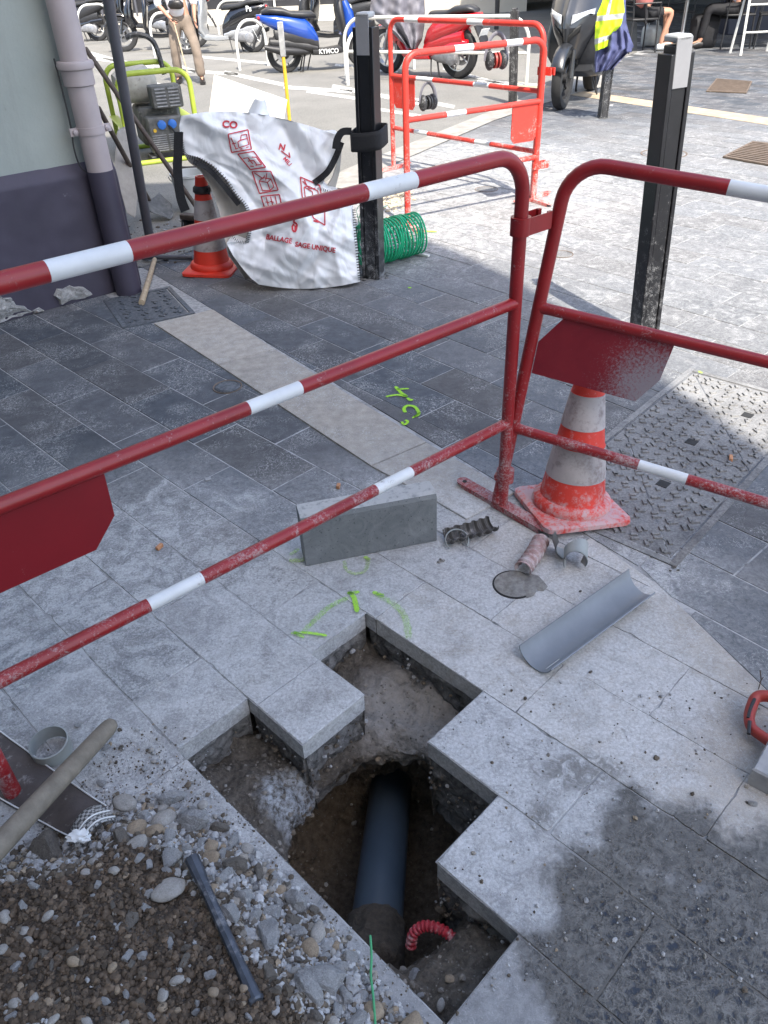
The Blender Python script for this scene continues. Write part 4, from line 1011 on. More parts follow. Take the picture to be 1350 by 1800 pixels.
m.grid(bk_, NU, NV, flip=True)
o = (NU+1)*(NV+1)
for i in range(NU):
    for j0 in (0, NV):
        a = j0*(NU+1)+i; m.f.append((a, a+1, a+1+o, a+o)); m.m.append(0)
for j in range(NV):
    for i0 in (0, NU):
        a = j*(NU+1)+i0; m.f.append((a, a+NU+1, a+NU+1+o, a+o)); m.m.append(0)
m.build('bag_body', M['bag'], bt, smooth=75)
# shaded lining seen under the lifted left flap, and the ear of cloth behind
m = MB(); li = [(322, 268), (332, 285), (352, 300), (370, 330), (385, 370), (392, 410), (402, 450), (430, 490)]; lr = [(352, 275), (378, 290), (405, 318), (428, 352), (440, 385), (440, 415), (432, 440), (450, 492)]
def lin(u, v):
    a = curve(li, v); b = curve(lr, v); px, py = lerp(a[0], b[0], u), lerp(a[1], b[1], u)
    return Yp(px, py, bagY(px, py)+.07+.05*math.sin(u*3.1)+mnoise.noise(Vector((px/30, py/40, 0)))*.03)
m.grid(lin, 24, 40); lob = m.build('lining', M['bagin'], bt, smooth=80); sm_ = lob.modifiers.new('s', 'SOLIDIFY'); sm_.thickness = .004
m = MB(); la = [(452, 176), (447, 184), (442, 194), (438, 204)]; lb = [(462, 176), (465, 186), (466, 194), (472, 204)]
m.grid(lambda u, v: Yp(lerp(curve(la, v)[0], curve(lb, v)[0], u), lerp(curve(la, v)[1], curve(lb, v)[1], u), 4.33-.05*math.sin(u*3.14)), 10, 10); eo = m.build('bag_ear', M['bag'], bt, smooth=80); sm_ = eo.modifiers.new('s', 'SOLIDIFY'); sm_.thickness = .012
m = MB(); rf = [(588, 262), (592, 285), (584, 310), (573, 328)]; rg = [(600, 250), (598, 275), (596, 300), (588, 332)]
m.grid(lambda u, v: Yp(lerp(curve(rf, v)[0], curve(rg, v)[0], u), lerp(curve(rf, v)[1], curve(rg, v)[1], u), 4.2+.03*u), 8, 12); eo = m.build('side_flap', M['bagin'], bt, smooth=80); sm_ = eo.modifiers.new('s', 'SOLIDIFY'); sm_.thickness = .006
# black webbing
def ribbon(pts, wpx, off=.006, nm='webbing', mat=None, Yf=None, dash=None, n_=6, par=None):
    mb = MB(); P = []
    sp = smooth_path([(a, b, 0) for a, b in pts], n_)
    for i, p in enumerate(sp):
        t = (sp[min(i+1, len(sp)-1)]-sp[max(i-1, 0)]).normalized(); q = Vector((-t.y, t.x, 0)); P.append((p, q))
    F_ = Yf or (lambda x, y: bagY(x, y)-off)
    for i in range(len(P)-1):
        if dash and (i % dash): continue
        vs = []
        for p, q in (P[i], P[i+1]) if not dash else ((P[i][0], P[i][1]), (P[i][0].lerp(P[i+1][0], .5), P[i][1])):
            for s_ in (-.5, .5): x, y = p.x+q.x*s_*wpx, p.y+q.y*s_*wpx; vs.append(Yp(x, y, F_(x, y)))
        nn = Vector((0, .004, .0)); vv = vs+[v+nn for v in vs]
        mb.add(vv, [(0, 1, 3, 2), (4, 6, 7, 5), (0, 2, 6, 4), (1, 5, 7, 3), (0, 4, 5, 1), (2, 3, 7, 6)])
    return mb.build(nm, mat or M['strap'], par or bt, smooth=0)
ribbon([(316, 232), (320, 255), (327, 274), (350, 280), (374, 294), (397, 317), (414, 342), (432, 362), (438, 385), (438, 410), (433, 427)], 7, .008, 'stitching', dash=2, n_=12)
ribbon([(340, 284), (366, 297), (392, 325), (408, 345), (420, 360)], 9, .004, 'edge_webbing')
ribbon([(433, 427), (420, 424), (407, 416)], 5, .01, 'stitching', dash=2, n_=10)
ribbon([(622, 368), (624, 395), (627, 430), (630, 465), (633, 494)], 6, .008, 'stitching', dash=2, n_=14)
ribbon([(552, 322), (570, 308), (580, 296), (592, 272), (600, 250)], 11, .008, 'edge_webbing')
ribbon([(558, 331), (575, 336), (600, 345)], 5, .01, 'stitching', dash=2, n_=12)
ribbon([(314, 232), (313, 260), (312, 300), (317, 345), (326, 371)], 16, 0, 'hanging_strap', Yf=lambda x, y: 4.08)
ribbon([(590, 262), (593, 245), (602, 232), (618, 231)], 13, 0, 'lifting_strap', Yf=lambda x, y: 4.10)
# strap looped round the bollard
tp2 = Yp(642, 26, b2.y); ctr = lambda z: b2.lerp(tp2, z/tp2.z); zz0 = onplane(640, 242, b2, Vector((1, 0, 0))).z
m = MB(); c_ = ctr(zz0); c_.z = 0; W2 = .072; ps = []
for k in range(25):
    a = 2*math.pi*k/24; r_ = .074/max(abs(math.cos(a+.35)), abs(math.sin(a+.35)))**.75; ps.append((c_.x+math.cos(a)*r_*1.12, c_.y+math.sin(a)*r_))
def lp(u, v): p = ps[int(round(u*24)) % 24]; return (p[0], p[1], zz0+(v-.5)*.085+.012*math.sin(u*6.28+1))
m.grid(lp, 24, 4); lob = m.build('strap_loop', M['strap'], bt, smooth=50); sm_ = lob.modifiers.new('s', 'SOLIDIFY'); sm_.thickness = .006
# printing
def pstroke(mb, pts, wpx, off=.005):
    for a, b in zip(pts, pts[1:]):
        L_ = math.hypot(b[0]-a[0], b[1]-a[1]); k = max(1, int(L_/4)); nx, ny = -(b[1]-a[1])/L_*wpx/2, (b[0]-a[0])/L_*wpx/2
        for i in range(k):
            q0 = (lerp(a[0], b[0], i/k), lerp(a[1], b[1], i/k)); q1 = (lerp(a[0], b[0], (i+1)/k), lerp(a[1], b[1], (i+1)/k))
            mb.add([bagS(q0[0]+nx, q0[1]+ny, off), bagS(q0[0]-nx, q0[1]-ny, off), bagS(q1[0]-nx, q1[1]-ny, off), bagS(q1[0]+nx, q1[1]+ny, off)], [(0, 1, 2, 3)])
def font_mesh(txt, bold=0.0, sx=1.0):
    cu = bpy.data.curves.new('t', 'FONT'); cu.body = txt; cu.size = 1.0; cu.offset = bold; cu.resolution_u = 3; cu.fill_mode = 'FRONT'; cu.dimensions = '2D'
    ob = bpy.data.objects.new('t', cu); COL.objects.link(ob); bpy.context.view_layer.update()
    me = bpy.data.meshes.new_from_object(ob.evaluated_get(bpy.context.evaluated_depsgraph_get()))
    V = [(v.co.x*sx, v.co.y) for v in me.vertices]; F_ = [tuple(p.vertices) for p in me.polygons]
    bpy.data.objects.remove(ob); bpy.data.curves.remove(cu); bpy.data.meshes.remove(me); return V, F_
def ptext(mb, txt, ox, oy, size, ang, bold=.02, sx=1.0, warp=None, off=.0055):
    V, F_ = font_mesh(txt, bold, sx); c, s_ = math.cos(rad(ang)), math.sin(rad(ang)); vs = []
    for x, y in V:
        px = ox+(x*c+y*s_)*size; py = oy+(x*s_-y*c)*size; vs.append(bagS(px, py, off))
    mb.add(vs, F_)
def icon(fr, lines, w_=2.0):
    pb = MB()
    pstroke(pb, fr+[fr[0]], w_)
    (x0, y0), (x1, y1), (x2, y2), (x3, y3) = fr
    for ln in lines:
        pstroke(pb, [(lerp(lerp(x0, x1, u), lerp(x3, x2, u), v), lerp(lerp(y0, y1, u), lerp(y3, y2, u), v)) for u, v in ln], 1.6)
    pb.build('pictogram', M['print'], bt, smooth=0)
icon([(401, 236), (436, 228), (442, 262), (407, 268)], [[(.1, .2), (.25, .85)], [(.1, .55), (.3, .55)], [(.2, .85), (.35, .85)], [(.4, .8), (.4, .5), (.55, .45), (.62, .2), (.88, .2), (.92, .75), (.4, .82)], [(.45, .9), (.55, .9)], [(.75, .88), (.88, .86)], [(.55, .45), (.9, .42)]])
icon([(418, 271), (446, 266), (467, 294), (440, 298)], [[(.1, .3), (.4, .3), (.4, .7)], [(.25, .5), (.6, .5), (.6, .8)], [(.65, .3), (.9, .35), (.9, .8), (.5, .8)], [(.15, .8), (.35, .85)]])
icon([(443, 302), (476, 301), (489, 334), (456, 340)], [[(.2, .45), (.2, .9), (.6, .95), (.6, .55), (.2, .45), (.45, .3), (.85, .4), (.85, .8), (.6, .95)], [(.6, .55), (.85, .4)], [(.1, .05), (.45, .35), (.6, .2), (.45, .35)], [(.75, .1), (.55, .45)]])
icon([(459, 345), (491, 342), (495, 362), (465, 366)], [[(.25, .1), (.25, .9)], [(.5, .1), (.5, .9)], [(.75, .1), (.75, .9)], [(.15, .5), (.35, .6)], [(.4, .5), (.6, .6)]])
icon([(528, 311), (562, 326), (566, 350), (532, 352)], [[(.15, .4), (.15, .85), (.55, .95), (.55, .55), (.15, .4), (.4, .3), (.85, .45), (.85, .8), (.55, .95)], [(.2, .05), (.3, .3)], [(.1, .15), (.45, .42), (.75, .3)]])
pb = MB(); pstroke(pb, [(548, 375), (551, 383), (571, 396), (571, 372)], 2)
pstroke(pb, [(551, 388), (560, 390)], 3)
# flame shaped mark
pb.build('pictogram', M['print'], bt, smooth=0)
pb = MB(); pstroke(pb, [(518, 384), (516, 390), (522, 394), (521, 403), (518, 408), (514, 404), (514, 397), (517, 394)], 3.2); pstroke(pb, [(519, 396), (519, 406)], 3)
pb.build('flame_mark', M['print'], bt, smooth=0)
pb = MB(); ptext(pb, 'BALLAGE', 467, 420, 12.2, 10, .03, .92); ptext(pb, 'SAGE UNIQUE', 518, 433, 12.2, 9, .03, .92)
pb.build('lettering', M['print'], bt, smooth=0)
pb = MB(); ptext(pb, 'CO', 390, 223, 17, 6, .04, 1.05); pb.build('lettering', M['print'], bt, smooth=0)
pb = MB(); ptext(pb, 'N', 489, 262, 15, 14, .04, 1.0)
pstroke(pb, [(494, 265), (510, 277), (508, 268)], 2); ptext(pb, 'MILI', 497, 279, 10, 50, .02, 1.0)
pb.build('lettering', M['print'], bt, smooth=0)
# ------------------------------------------------------------------ pipe and conduit in the pit
def zpt(px, py, zd): d = ray(px, py); return Vector(CAM + d*(zd/(d@_f)))
RP = .0575; pA = zpt(690, 1352, 2.24); pB = zpt(661, 1636, 1.68); dP = (pB-pA).normalized()
pp_ = T('sewer_pipe', 'blue grey plastic drain pipe lying at the bottom of the pit', 'pipe', (pA+pB)/2)
m = MB(); A0 = pA-dP*.12; m.tube([A0, pA-dP*.005, pA, pB+dP*.03], RP, 40); m.build('pipe', M['pvcd'], pp_, smooth=50)
m = MB(); Rr = dP.to_track_quat('Z', 'Y').to_matrix()
m.lathe([(RP+.0005, .022), (RP+.0028, .023), (RP+.0028, .027), (RP+.0005, .028)], pA, 40, rot=Rr); m.build('ridge', M['pvcd'], pp_)
# dirt covered socket at the near end
n = N('caked_dirt'); f = n.noise(70, 9, .7); c = n.mix(n.mr(f, .3, .7), (.035, .028, .022), (.10, .082, .062)); n.bump(f, 1, .01); M['caked'] = n.fin(c, .95)
m = MB()
def sock(u, v):
    a = u*2*math.pi; r_ = (RP+.008)*(1 if v < .8 else math.sqrt(max(0, 1-((v-.8)/.2)**2))); ax = lerp(-.008, .12, v)
    p = pB+dP*ax; e = Rr @ Vector((math.cos(a), math.sin(a), 0)); k = mnoise.noise((p+e*.1)*22)*.008+mnoise.noise((p+e*.1)*60)*.004
    return p+e*(r_+k)
m.grid(sock, 60, 26, wrapu=True); m.build('pipe_socket', M['caked'], pp_, smooth=80)
# printed line on the pipe
pk_ = MB(); V, F_ = font_mesh('PVC NF', .01)
side = dP.cross(Vector(CAM)-pA).normalized(); upn = side.cross(dP).normalized()
if upn.z < 0: upn = -upn
if side.x > 0: side = -side
vs = []
for x, y in V:
    a = rad(56)+y*.0165/RP*.9; e = upn*math.cos(a)+side*math.sin(a); vs.append(pA+dP*(.03+x*.0165)+e*(RP+.0006))
pk_.add(vs, F_); pk_.build('printing', M['ink'], pp_, smooth=0)
# red corrugated conduit stub in the soil of the pit
def corr(name, label, pts, r, mat, n_, cat='corrugated conduit', half=None, group=None):
    P = smooth_path(pts, n_); m = MB(); radii = [r*(1.0 if (i//2) % 2 else .84) for i in range(len(P))]; m.tube(P, r, 16, radii=radii)
    return tag(m.build(name, mat, origin=P[0], smooth=30), label, cat)
q = [Vector(G(*p, z)) for p, z in (((722, 1665), -.19), ((728, 1640), -.155), ((748, 1628), -.135), ((775, 1634), -.125), ((797, 1650), -.125), ((812, 1674), -.14))]
def half_corr(name, label, pts, r, mat, n_, a0, a1, cat, view_up=None):
    """a split piece of corrugated conduit, open on one side, with wall thickness"""
    P = smooth_path(pts, n_); m = MB(); K = 14; n1_ = len(P)
    for sgn in (0, 1):
        def f(u, v, sgn=sgn):
            i = int(round(v*(n1_-1))); t = (P[min(i+1, n1_-1)]-P[max(i-1, 0)]).normalized(); upv = view_up or Vector((0, 0, 1))
            sx = t.cross(upv).normalized(); uz = sx.cross(t); a = rad(lerp(a0, a1, u)); rr = r*(1.0 if (i//2) % 2 else .78)-(.0016 if sgn else 0)
            return P[i]+sx*math.cos(a)*rr+uz*math.sin(a)*rr
        m.grid(f, K, n1_-1, flip=bool(sgn))
    o = (K+1)*n1_
    for i in range(n1_-1):
        for k in (0, K): a = i*(K+1)+k; m.f.append((a, a+K+1, a+K+1+o, a+o)); m.m.append(0)
    for k in range(K):
        for i in (0, n1_-1): a = i*(K+1)+k; m.f.append((a, a+1, a+1+o, a+o)); m.m.append(0)
    return tag(m.build(name, mat, origin=sum(P, Vector())/n1_, smooth=30), label, cat)
M['capred'] = mk('red_corrugated', (.36, .02, .035), .6, .2, 30, dust=.6, dsc=60, dcol=(.48, .38, .38))
half_corr('corrugated_conduit', 'curved strip of red corrugated conduit sticking out of the soil in the pit', q, .0115, M['capred'], 14, -10, 190, 'conduit')
# ------------------------------------------------------------------ offcuts on the slabs
ax0, ax1 = G(938, 1176, .0), G(1124, 1040, .0); HR = .052; v_ = (ax1-ax0).normalized(); wv = Vector((-v_.y, v_.x, 0))
m = MB(); K = 26
def hp(u, v, r_):
    a = rad(lerp(196, 344, u)); b = ax0.lerp(ax1, v); tl = .014*(1 if v > .5 else -.0)*(u-.5); return b+v_*tl*2+wv*math.cos(a)*r_*1.05+Vector((0, 0, HR+.002+math.sin(a)*r_))
m.grid(lambda u, v: hp(u, v, HR), K, 20, flip=True); m.grid(lambda u, v: hp(u, v, HR-.0028), K, 20)
o = (K+1)*21
for i in range(20):
    for k in (0, K): a = i*(K+1)+k; m.f.append((a, a+K+1, a+K+1+o, a+o)); m.m.append(0)
for k in range(K):
    for i in (0, 20): a = i*(K+1)+k; m.f.append((a, a+1, a+1+o, a+o)); m.m.append(0)
tag(m.build('pipe_offcut', M['pvc'], origin=(ax0+ax1)/2, smooth=50), 'long half round trough of grey plastic pipe lying on the dusty slabs', 'pipe offcut')
m = MB(); sc0, sc1 = ax0+v_*.012, ax0+v_*.06; a_ = rad(236)
m.tube([q_+wv*math.cos(a_)*(HR-.0035)+Vector((0, 0, HR+.002+math.sin(a_)*(HR-.0035))) for q_ in (sc0, sc1)], .0007, 5); m.build('scratch', M['refwhite'], bpy.data.objects['pipe_offcut'], smooth=0)
# torn curl of pipe under the cone
c0 = G(1012, 992); m = MB()
def curl(u, v, r_=0):
    a = rad(lerp(-60, 215, u)); R_ = .034-r_; w_ = .028*(1+.25*math.sin(u*7))*(1 if u > .12 else u/.12)
    return c0+Vector((-.004, .0, .036))+Vector((math.cos(a)*R_*1.0+.35*(v-.5)*w_*1.6, (v-.5)*w_*2.2, math.sin(a)*R_))
for r_, fl in ((0, False), (.002, True)): m.grid(lambda u, v: curl(u, v, r_), 34, 8, flip=fl)
def curl2(u, v, r_=0):
    a = rad(lerp(150, 262, u)); return c0+Vector((-.012, .045, .0))+Vector((math.cos(a)*(.045-r_), (v-.5)*.05, .046+math.sin(a)*(.045-r_)))
for r_, fl in ((0, False), (.002, True)): m.grid(lambda u, v: curl2(u, v, r_), 20, 6, flip=fl)
tag(m.build('pipe_offcut', M['pvcl'], origin=c0, smooth=50), 'torn curled scrap of grey pipe at the foot of the right traffic cone', 'pipe offcut')
# pinkish corrugated conduit end, half under the barrier foot
q = [G(952, 948, .024), G(942, 968, .024), G(931, 985, .024), G(919, 1001, .023)]
half_corr('corrugated_conduit', 'short dusty pinkish corrugated conduit between the barrier foot and the core hole', q, .026, M['capdust'], 9, -30, 210, 'conduit')
q = [G(784, 938, .038), G(815, 930, .038), G(845, 922, .038), G(868, 914, .038)]
M['corrdark'] = mk('dark_corrugated', (.085, .08, .075), .7, .3, 40, dust=.45, dsc=60, dcol=(.42, .40, .38))
half_corr('corrugated_conduit', 'split dark corrugated conduit lying open beside the stone block', q, .034, M['corrdark'], 8, 188, 352, 'conduit', Vector((0, 0, 1)))
cc = G(803, 958); m = MB(); ps = []
for k in range(30):
    a = rad(-35+k*9.0); ps.append(cc+Vector((math.cos(a)*.034, math.sin(a)*.034, .018+.014*math.sin(a))))
m.tube(ps, .0022, 8, flat=1.6); tag(m.build('seal_ring', M['pvcl'], origin=cc), 'thin open grey plastic ring lying on the split dark conduit', 'ring')
# core hole filled with mortar
n = N('fresh_mortar'); f = n.noise(60, 8, .7); c = n.mix(n.mr(f, .35, .65), (.14, .132, .12), (.27, .26, .24)); n.bump(f, .6, .006); M['mortar'] = n.fin(c, .85)
ch = G(903, 1028); m = MB(); k = 36; ring = []
for i in range(k):
    a = 2*math.pi*i/k; r_ = .054
    ring.append((math.cos(a)*r_, math.sin(a)*r_))
tail = [(.02, .03), (.05, .035), (.078, .018), (.092, -.002), (.07, -.012), (.05, -.02)]
vs = []; 
for j in range(9):
    for x, y in ring: s_ = j/8; vs.append(ch+Vector((x*s_, y*s_, .0035+.003*(1-s_)+nz((x*s_, y*s_, 3), 50, .002))))
m.add(vs, [(j*k+i, j*k+(i+1) % k, (j+1)*k+(i+1) % k, (j+1)*k+i) for j in range(8) for i in range(k)])
core = tag(m.build('mortar_plug', M['mortar'], origin=ch, smooth=60), 'round core hole filled with grey mortar, spilling to one side, in the dusty slabs', 'mortar patch')
m = MB(); sp = [G(*p) for p in ((925, 1008), (945, 1012), (955, 1022), (963, 1032), (955, 1040), (944, 1038), (938, 1048), (926, 1052), (915, 1035))]; c_ = sum(sp, Vector())/len(sp)
kk = len(sp); vs = [p+Vector((0, 0, .002)) for p in sp]+[c_.lerp(p, .8)+Vector((0, 0, .006)) for p in sp]+[c_+Vector((0, 0, .007))]
m.add(vs, [(i, (i+1) % kk, (i+1) % kk+kk, i+kk) for i in range(kk)]+[(kk+i, kk+(i+1) % kk, 2*kk) for i in range(kk)]); ob = m.build('spill', M['mortar'], core, smooth=60); 
m = MB(); m.lathe([(.055, .001), (.0555, .0028), (.058, .0028), (.0585, .001)], ch, 40); m.build('cut_edge', M['gapm'], core)
# stone block set on edge
k0, k1 = G(538, 996), G(768, 951); u_ = (k1-k0).normalized(); w_ = Vector((-u_.y, u_.x, 0)); hb_ = hgt(k1, 867)
n = N('grey_stone'); f = n.noise(14, 8, .65, 1.5); g = n.noise(160, 4, .6); z_ = n.sep()
c = n.mix(n.mr(f, .35, .68), (.125, .135, .14), (.20, .212, .215)); c = n.mix(n.mr(g, .62, .68, 0, .8), c, (.03, .03, .03)); c = n.mix(n.mr(n.noise(9, 8, .8, 2.5), .60, .66, 0, .45), c, (.33, .34, .35))
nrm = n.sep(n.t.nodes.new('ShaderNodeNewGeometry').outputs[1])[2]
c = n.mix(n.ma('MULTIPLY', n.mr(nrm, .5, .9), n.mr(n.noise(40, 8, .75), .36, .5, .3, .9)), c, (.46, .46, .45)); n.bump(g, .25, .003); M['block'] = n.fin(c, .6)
m = MB(); dpt = .074
prof = [(0, 0), (0, hb_-.018), (.006, hb_-.006), (.018, hb_), (dpt, hb_-.004), (dpt, 0)]; L_ = (k1-k0).length
vs = [k0+w_*a+Vector((0, 0, b+.001)) for a, b in prof]+[k1+w_*a+Vector((0, 0, b+.001)) for a, b in prof]; k = len(prof)
m.add(vs, [tuple(range(k)), tuple(range(2*k-1, k-1, -1))]+[(i, i+k, (i+1) % k+k, (i+1) % k) for i in range(k)])
tag(m.build('stone_block', M['block'], origin=(k0+k1)/2, smooth=0, bevel=.002), 'grey stone block standing on edge under the left barrier\'s lowest rail', 'stone block')
# small wooden plugs and scraps
def chip(px, py, ln_, label, mat, a, w=.011, h=.011, name='wood_plug', cat='wood plug'):
    c = G(px, py); m = MB(); m.box(c+Vector((0, 0, h/2+.001)), (ln_, w, h), Matrix.Rotation(rad(a), 3, 'Z')); tag(m.build(name, mat, origin=c, bevel=.001), label, cat, None)
chip(595, 857, .021, 'small orange plug lying behind the stone block', M['plug'], 80)
chip(281, 964, .024, 'small orange plug on the slabs beside the left red panel', M['plug'], 62)
chip(1284, 808, .03, 'small orange plug on the large cast cover near the right edge', M['plug'], 70)
chip(366, 843, .02, 'small pale scrap on the dark slabs below the middle rail', M['concrete'], 20, .02, .004, 'scrap', 'scrap')
# plastic collar ring standing on the slabs
rc = G(95, 1322); m = MB(); m.lathe([(.041, .001), (.0425, .022), (.0425, .040), (.0395, .041), (.0392, .022), (.038, .003)], rc, 40, close=True, rot=Matrix.Rotation(rad(5), 3, 'X'))
t = tag(m.build('pipe_collar', M['pvcl'], origin=rc, smooth=50), 'short grey pipe collar standing on the slabs beside the wooden handle', 'pipe collar')
# ------------------------------------------------------------------ SPOIL HEAP
HP = [G(*p) for p in ((-260, 1500), (-60, 1490), (20, 1478), (110, 1475), (165, 1440), (205, 1402), (290, 1408), (350, 1422), (405, 1470), (455, 1520), (520, 1585), (590, 1655), (665, 1745), (735, 1830), (820, 1970), (500, 2500), (-400, 2300))]
def sdist(x, y):
    d = min(segd(x, y, HP[i][:2], HP[(i+1) % len(HP)][:2]) for i in range(len(HP))); return d if inpoly(x, y, HP) else -d
def hz(x, y):
    s_ = sdist(x, y)
    if s_ < -.03: return -.02
    t = max(0, min(1, (s_+.02)/.22)); b = .075*(t*t*(3-2*t)); 
    return b+(nz((x, y, 0), 6, .022)+nz((x, y, 2), 19, .011)+nz((x, y, 4), 50, .007)+nz((x, y, 6), 130, .0035))*min(1, .2+t*1.2)-.004*(1-t)
x0, x1, y0, y1 = -1.35, .12, .30, 1.15
n = N('spoil_earth'); f = n.noise(90, 9, .75); g = n.noise(12, 6, .6, .5); vv = n.vor(150)
c = n.mix(n.mr(f, .32, .68), (.030, .023, .017), (.13, .10, .075)); c = n.mix(n.mr(g, .56, .66, 0, .4), c, (.27, .25, .23)); c = n.mix(n.mr(n.noise(260, 3, .6), .62, .7, 0, .6), c, (.34, .32, .30))
ed = n.attr(); c = n.mix(n.ma('MULTIPLY', ed, n.mr(f, .3, .6, .5, 1)), c, (.33, .335, .34))
n.bump(n.ma('SUBTRACT', f, n.ma('MULTIPLY', vv, .6)), 1.0, .009); M['spoil'] = n.fin(c, .95)
m = MB(); NX, NY = 300, 190; idx = {}
for j in range(NY+1):
    for i in range(NX+1):
        x, y = lerp(x0, x1, i/NX), lerp(y0, y1, j/NY); z = hz(x, y)
        if z > -.015:
            idx[(i, j)] = len(m.v); m.v.append((x, y, z)); e = max(0, 1-sdist(x, y)/.12)
            m.c.append((e, e, e, 1))
for j in range(NY):
    for i in range(NX):
        q = [idx.get(k) for k in ((i, j), (i+1, j), (i+1, j+1), (i, j+1))]
        if None not in q: m.f.append(tuple(q)); m.m.append(0)
sp_ = m.build('spoil_heap', M['spoil'], smooth=80); kind(sp_, 'stuff'); tag(sp_, 'heap of dug out brown earth and rubble at the lower left', 'earth heap')
# gravel: thousands of crumbs as one mass; stones one can tell apart as things
n = N('gravel'); f = n.noise(120, 6, .7); c = n.mix(n.mr(f, .3, .7), n.mix(1.0, n.attr(), (.72, .72, .72), 'MULTIPLY'), n.mix(1.0, n.attr(), (1.25, 1.25, 1.25), 'MULTIPLY')); n.bump(f, .5, .003); M['gravel'] = n.fin(c, .92)
def stonecol(earthy):
    if random.random() < earthy: v = random.uniform(.6, 1.25); return (.115*v, .093*v, .07*v, 1)
    r_ = random.random()
    if r_ < .72: v = random.uniform(.75, 1.2); return (.37*v, .37*v, .37*v, 1)
    if r_ < .9: v = random.uniform(.7, 1.2); return (.24*v, .22*v, .19*v, 1)
    v = random.uniform(.7, 1.1); return (.30*v, .24*v, .17*v, 1)
gm = MB(); cnt = 0
def quickstone(c, r, col, lv=1):
    V, F_ = ico(2 if r > .0045 else lv); a, b, d = [random.uniform(.65, 1.15) for _ in range(3)]; an = random.random()*6.28; ca, sa = math.cos(an), math.sin(an); vs = []
    for p in V:
        k = r*random.uniform(.62, 1.22); x, y, z = p.x*a*k, p.y*b*k, p.z*d*k*.8; vs.append((c[0]+x*ca-y*sa, c[1]+x*sa+y*ca, c[2]+z))
    gm.add(vs, F_, 0, col)
while cnt < 16000:
    px, py = random.uniform(-120, 820), random.uniform(1370, 1830)
    p = G(px, py, .05)
    s_ = sdist(p.x, p.y)
    if s_ < -.015: continue
    z = hz(p.x, p.y); r = (random.choice((.0015, .002, .003, .003, .004, .005, .007))*random.uniform(.7, 1.2)) if s_ > .13 else random.choice((.0014, .002, .003, .004, .006, .008))*random.uniform(.7, 1.3)
    quickstone((p.x, p.y, z+r*(.25 if s_ > .13 else .3)), r, (lambda v: (.100*v, .073*v, .050*v, 1))(random.uniform(.5, 1.5)) if s_ > .13 and random.random() < .955 else stonecol(.6 if s_ > .10 else .22)); cnt += 1
cnt = 0
while cnt < 1500:      # scattered grit on the slabs round the heap and the pit
    u = random.random()
    if u < .55: c_ = random.choice(HP[2:14]); p = Vector((c_.x+random.gauss(.0, .07), c_.y+random.gauss(.03, .07), 0))
    elif u < .8: p = G(random.uniform(180, 480), random.uniform(1280, 1460))
    else: p = G(random.uniform(780, 1350), random.uniform(1200, 1750))
    if inpoly(p.x, p.y, HOLE) or sdist(p.x, p.y) > 0: continue
    r = abs(random.gauss(0, .0016))+.0008; quickstone((p.x, p.y, r*.5), r, stonecol(.35)); cnt += 1
def earthz(x, y):
    d = Vector((x-pc_.x, y-pc_.y, 0)); a = math.atan2(d.y, d.x); r = rimr(a); R_ = d.length
    if R_ >= r: return earth((-a/(2*math.pi)) % 1, .5*(.95-R_)/(.95-r))[2]
    return None
cnt = 0
while cnt < 700:
    p = pc_+Vector((random.uniform(-.5, .45), random.uniform(-.45, .45), 0))
    if not inpoly(p.x, p.y, HOLE): continue
    z = earthz(p.x, p.y)
    if z is None: continue
    r = abs(random.gauss(0, .0022))+.001; quickstone((p.x, p.y, z+r*.1), r, (lambda v: (.20*v, .18*v, .155*v, 1))(random.uniform(.6, 1.4))); cnt += 1
for _ in range(900):
    v_e = random.uniform(.5, .93); u_e = random.random(); x, y, z = earth(u_e, v_e)
    r = abs(random.gauss(0, .0035))+.0012; vv_ = random.uniform(.5, 1.5); tone = (.20*vv_, .165*vv_, .125*vv_, 1) if random.random() < .8 else (.38*vv_, .36*vv_, .33*vv_, 1)
    quickstone((x, y, z), min(r, .011), tone)
for _ in range(500):
    i = random.randrange(nh-2); p = HOLE[i].lerp(HOLE[(i+1) % nh], random.random()); quickstone((p.x, p.y, random.uniform(-.19, -.07)), abs(random.gauss(0, .003))+.001, stonecol(.6))
g_ = gm.build('gravel', M['gravel'], smooth=50); kind(g_, 'stuff'); tag(g_, 'loose grit and fine gravel over the earth heap and round the pit', 'gravel')
# individual stones
def rockmesh(kindn, seed):
    random.seed(seed); m = MB(); V, F_ = ico(4 if kindn == 'angular' else 3); off = Vector((seed*7.3, seed*3.1, 1)); vs = []
    pl = [(Vector((random.gauss(0, 1), random.gauss(0, 1), random.gauss(0, 1))).normalized(), random.uniform(.48, .78)) for _ in range(8)] if kindn == 'angular' else []
    for p in V:
        q = p*(1+.18*mnoise.noise(p*1.3+off))
        for nn, dd in pl:
            e = q.dot(nn)-dd
            if e > 0: q = q-nn*e*.98
        q = q*(1+(.12 if pl else .035)*mnoise.noise(p*2.6+off)+(.09 if pl else .012)*mnoise.noise(p*7+off)+(.07*mnoise.noise(p*17+off)+.03*mnoise.noise(p*35+off) if pl else 0))
        vs.append((q.x, q.y*.85, q.z*(.72 if pl else .62)))
    m.add(vs, F_); return m
def rockmat(nm, a, b, lumpy):
    n = N(nm); f = n.noise(1.6, 7, .65); g = n.noise(9, 8, .75); c = n.mix(n.mr(f, .3, .7), a, b); c = n.mix(n.mr(g, .42, .60, 0, .6), c, tuple(x*1.25 for x in b)); c = n.mix(n.mr(n.noise(22, 5, .8), .56, .62, 0, .7 if lumpy else .3), c, (.13, .125, .12)); c = n.mix(n.mr(n.noise(5, 5, .7), .58, .7, 0, .4), c, (.14, .115, .09)); n.bump(g, .7 if lumpy else .25, .10 if lumpy else .04); return n.fin(c, .9)
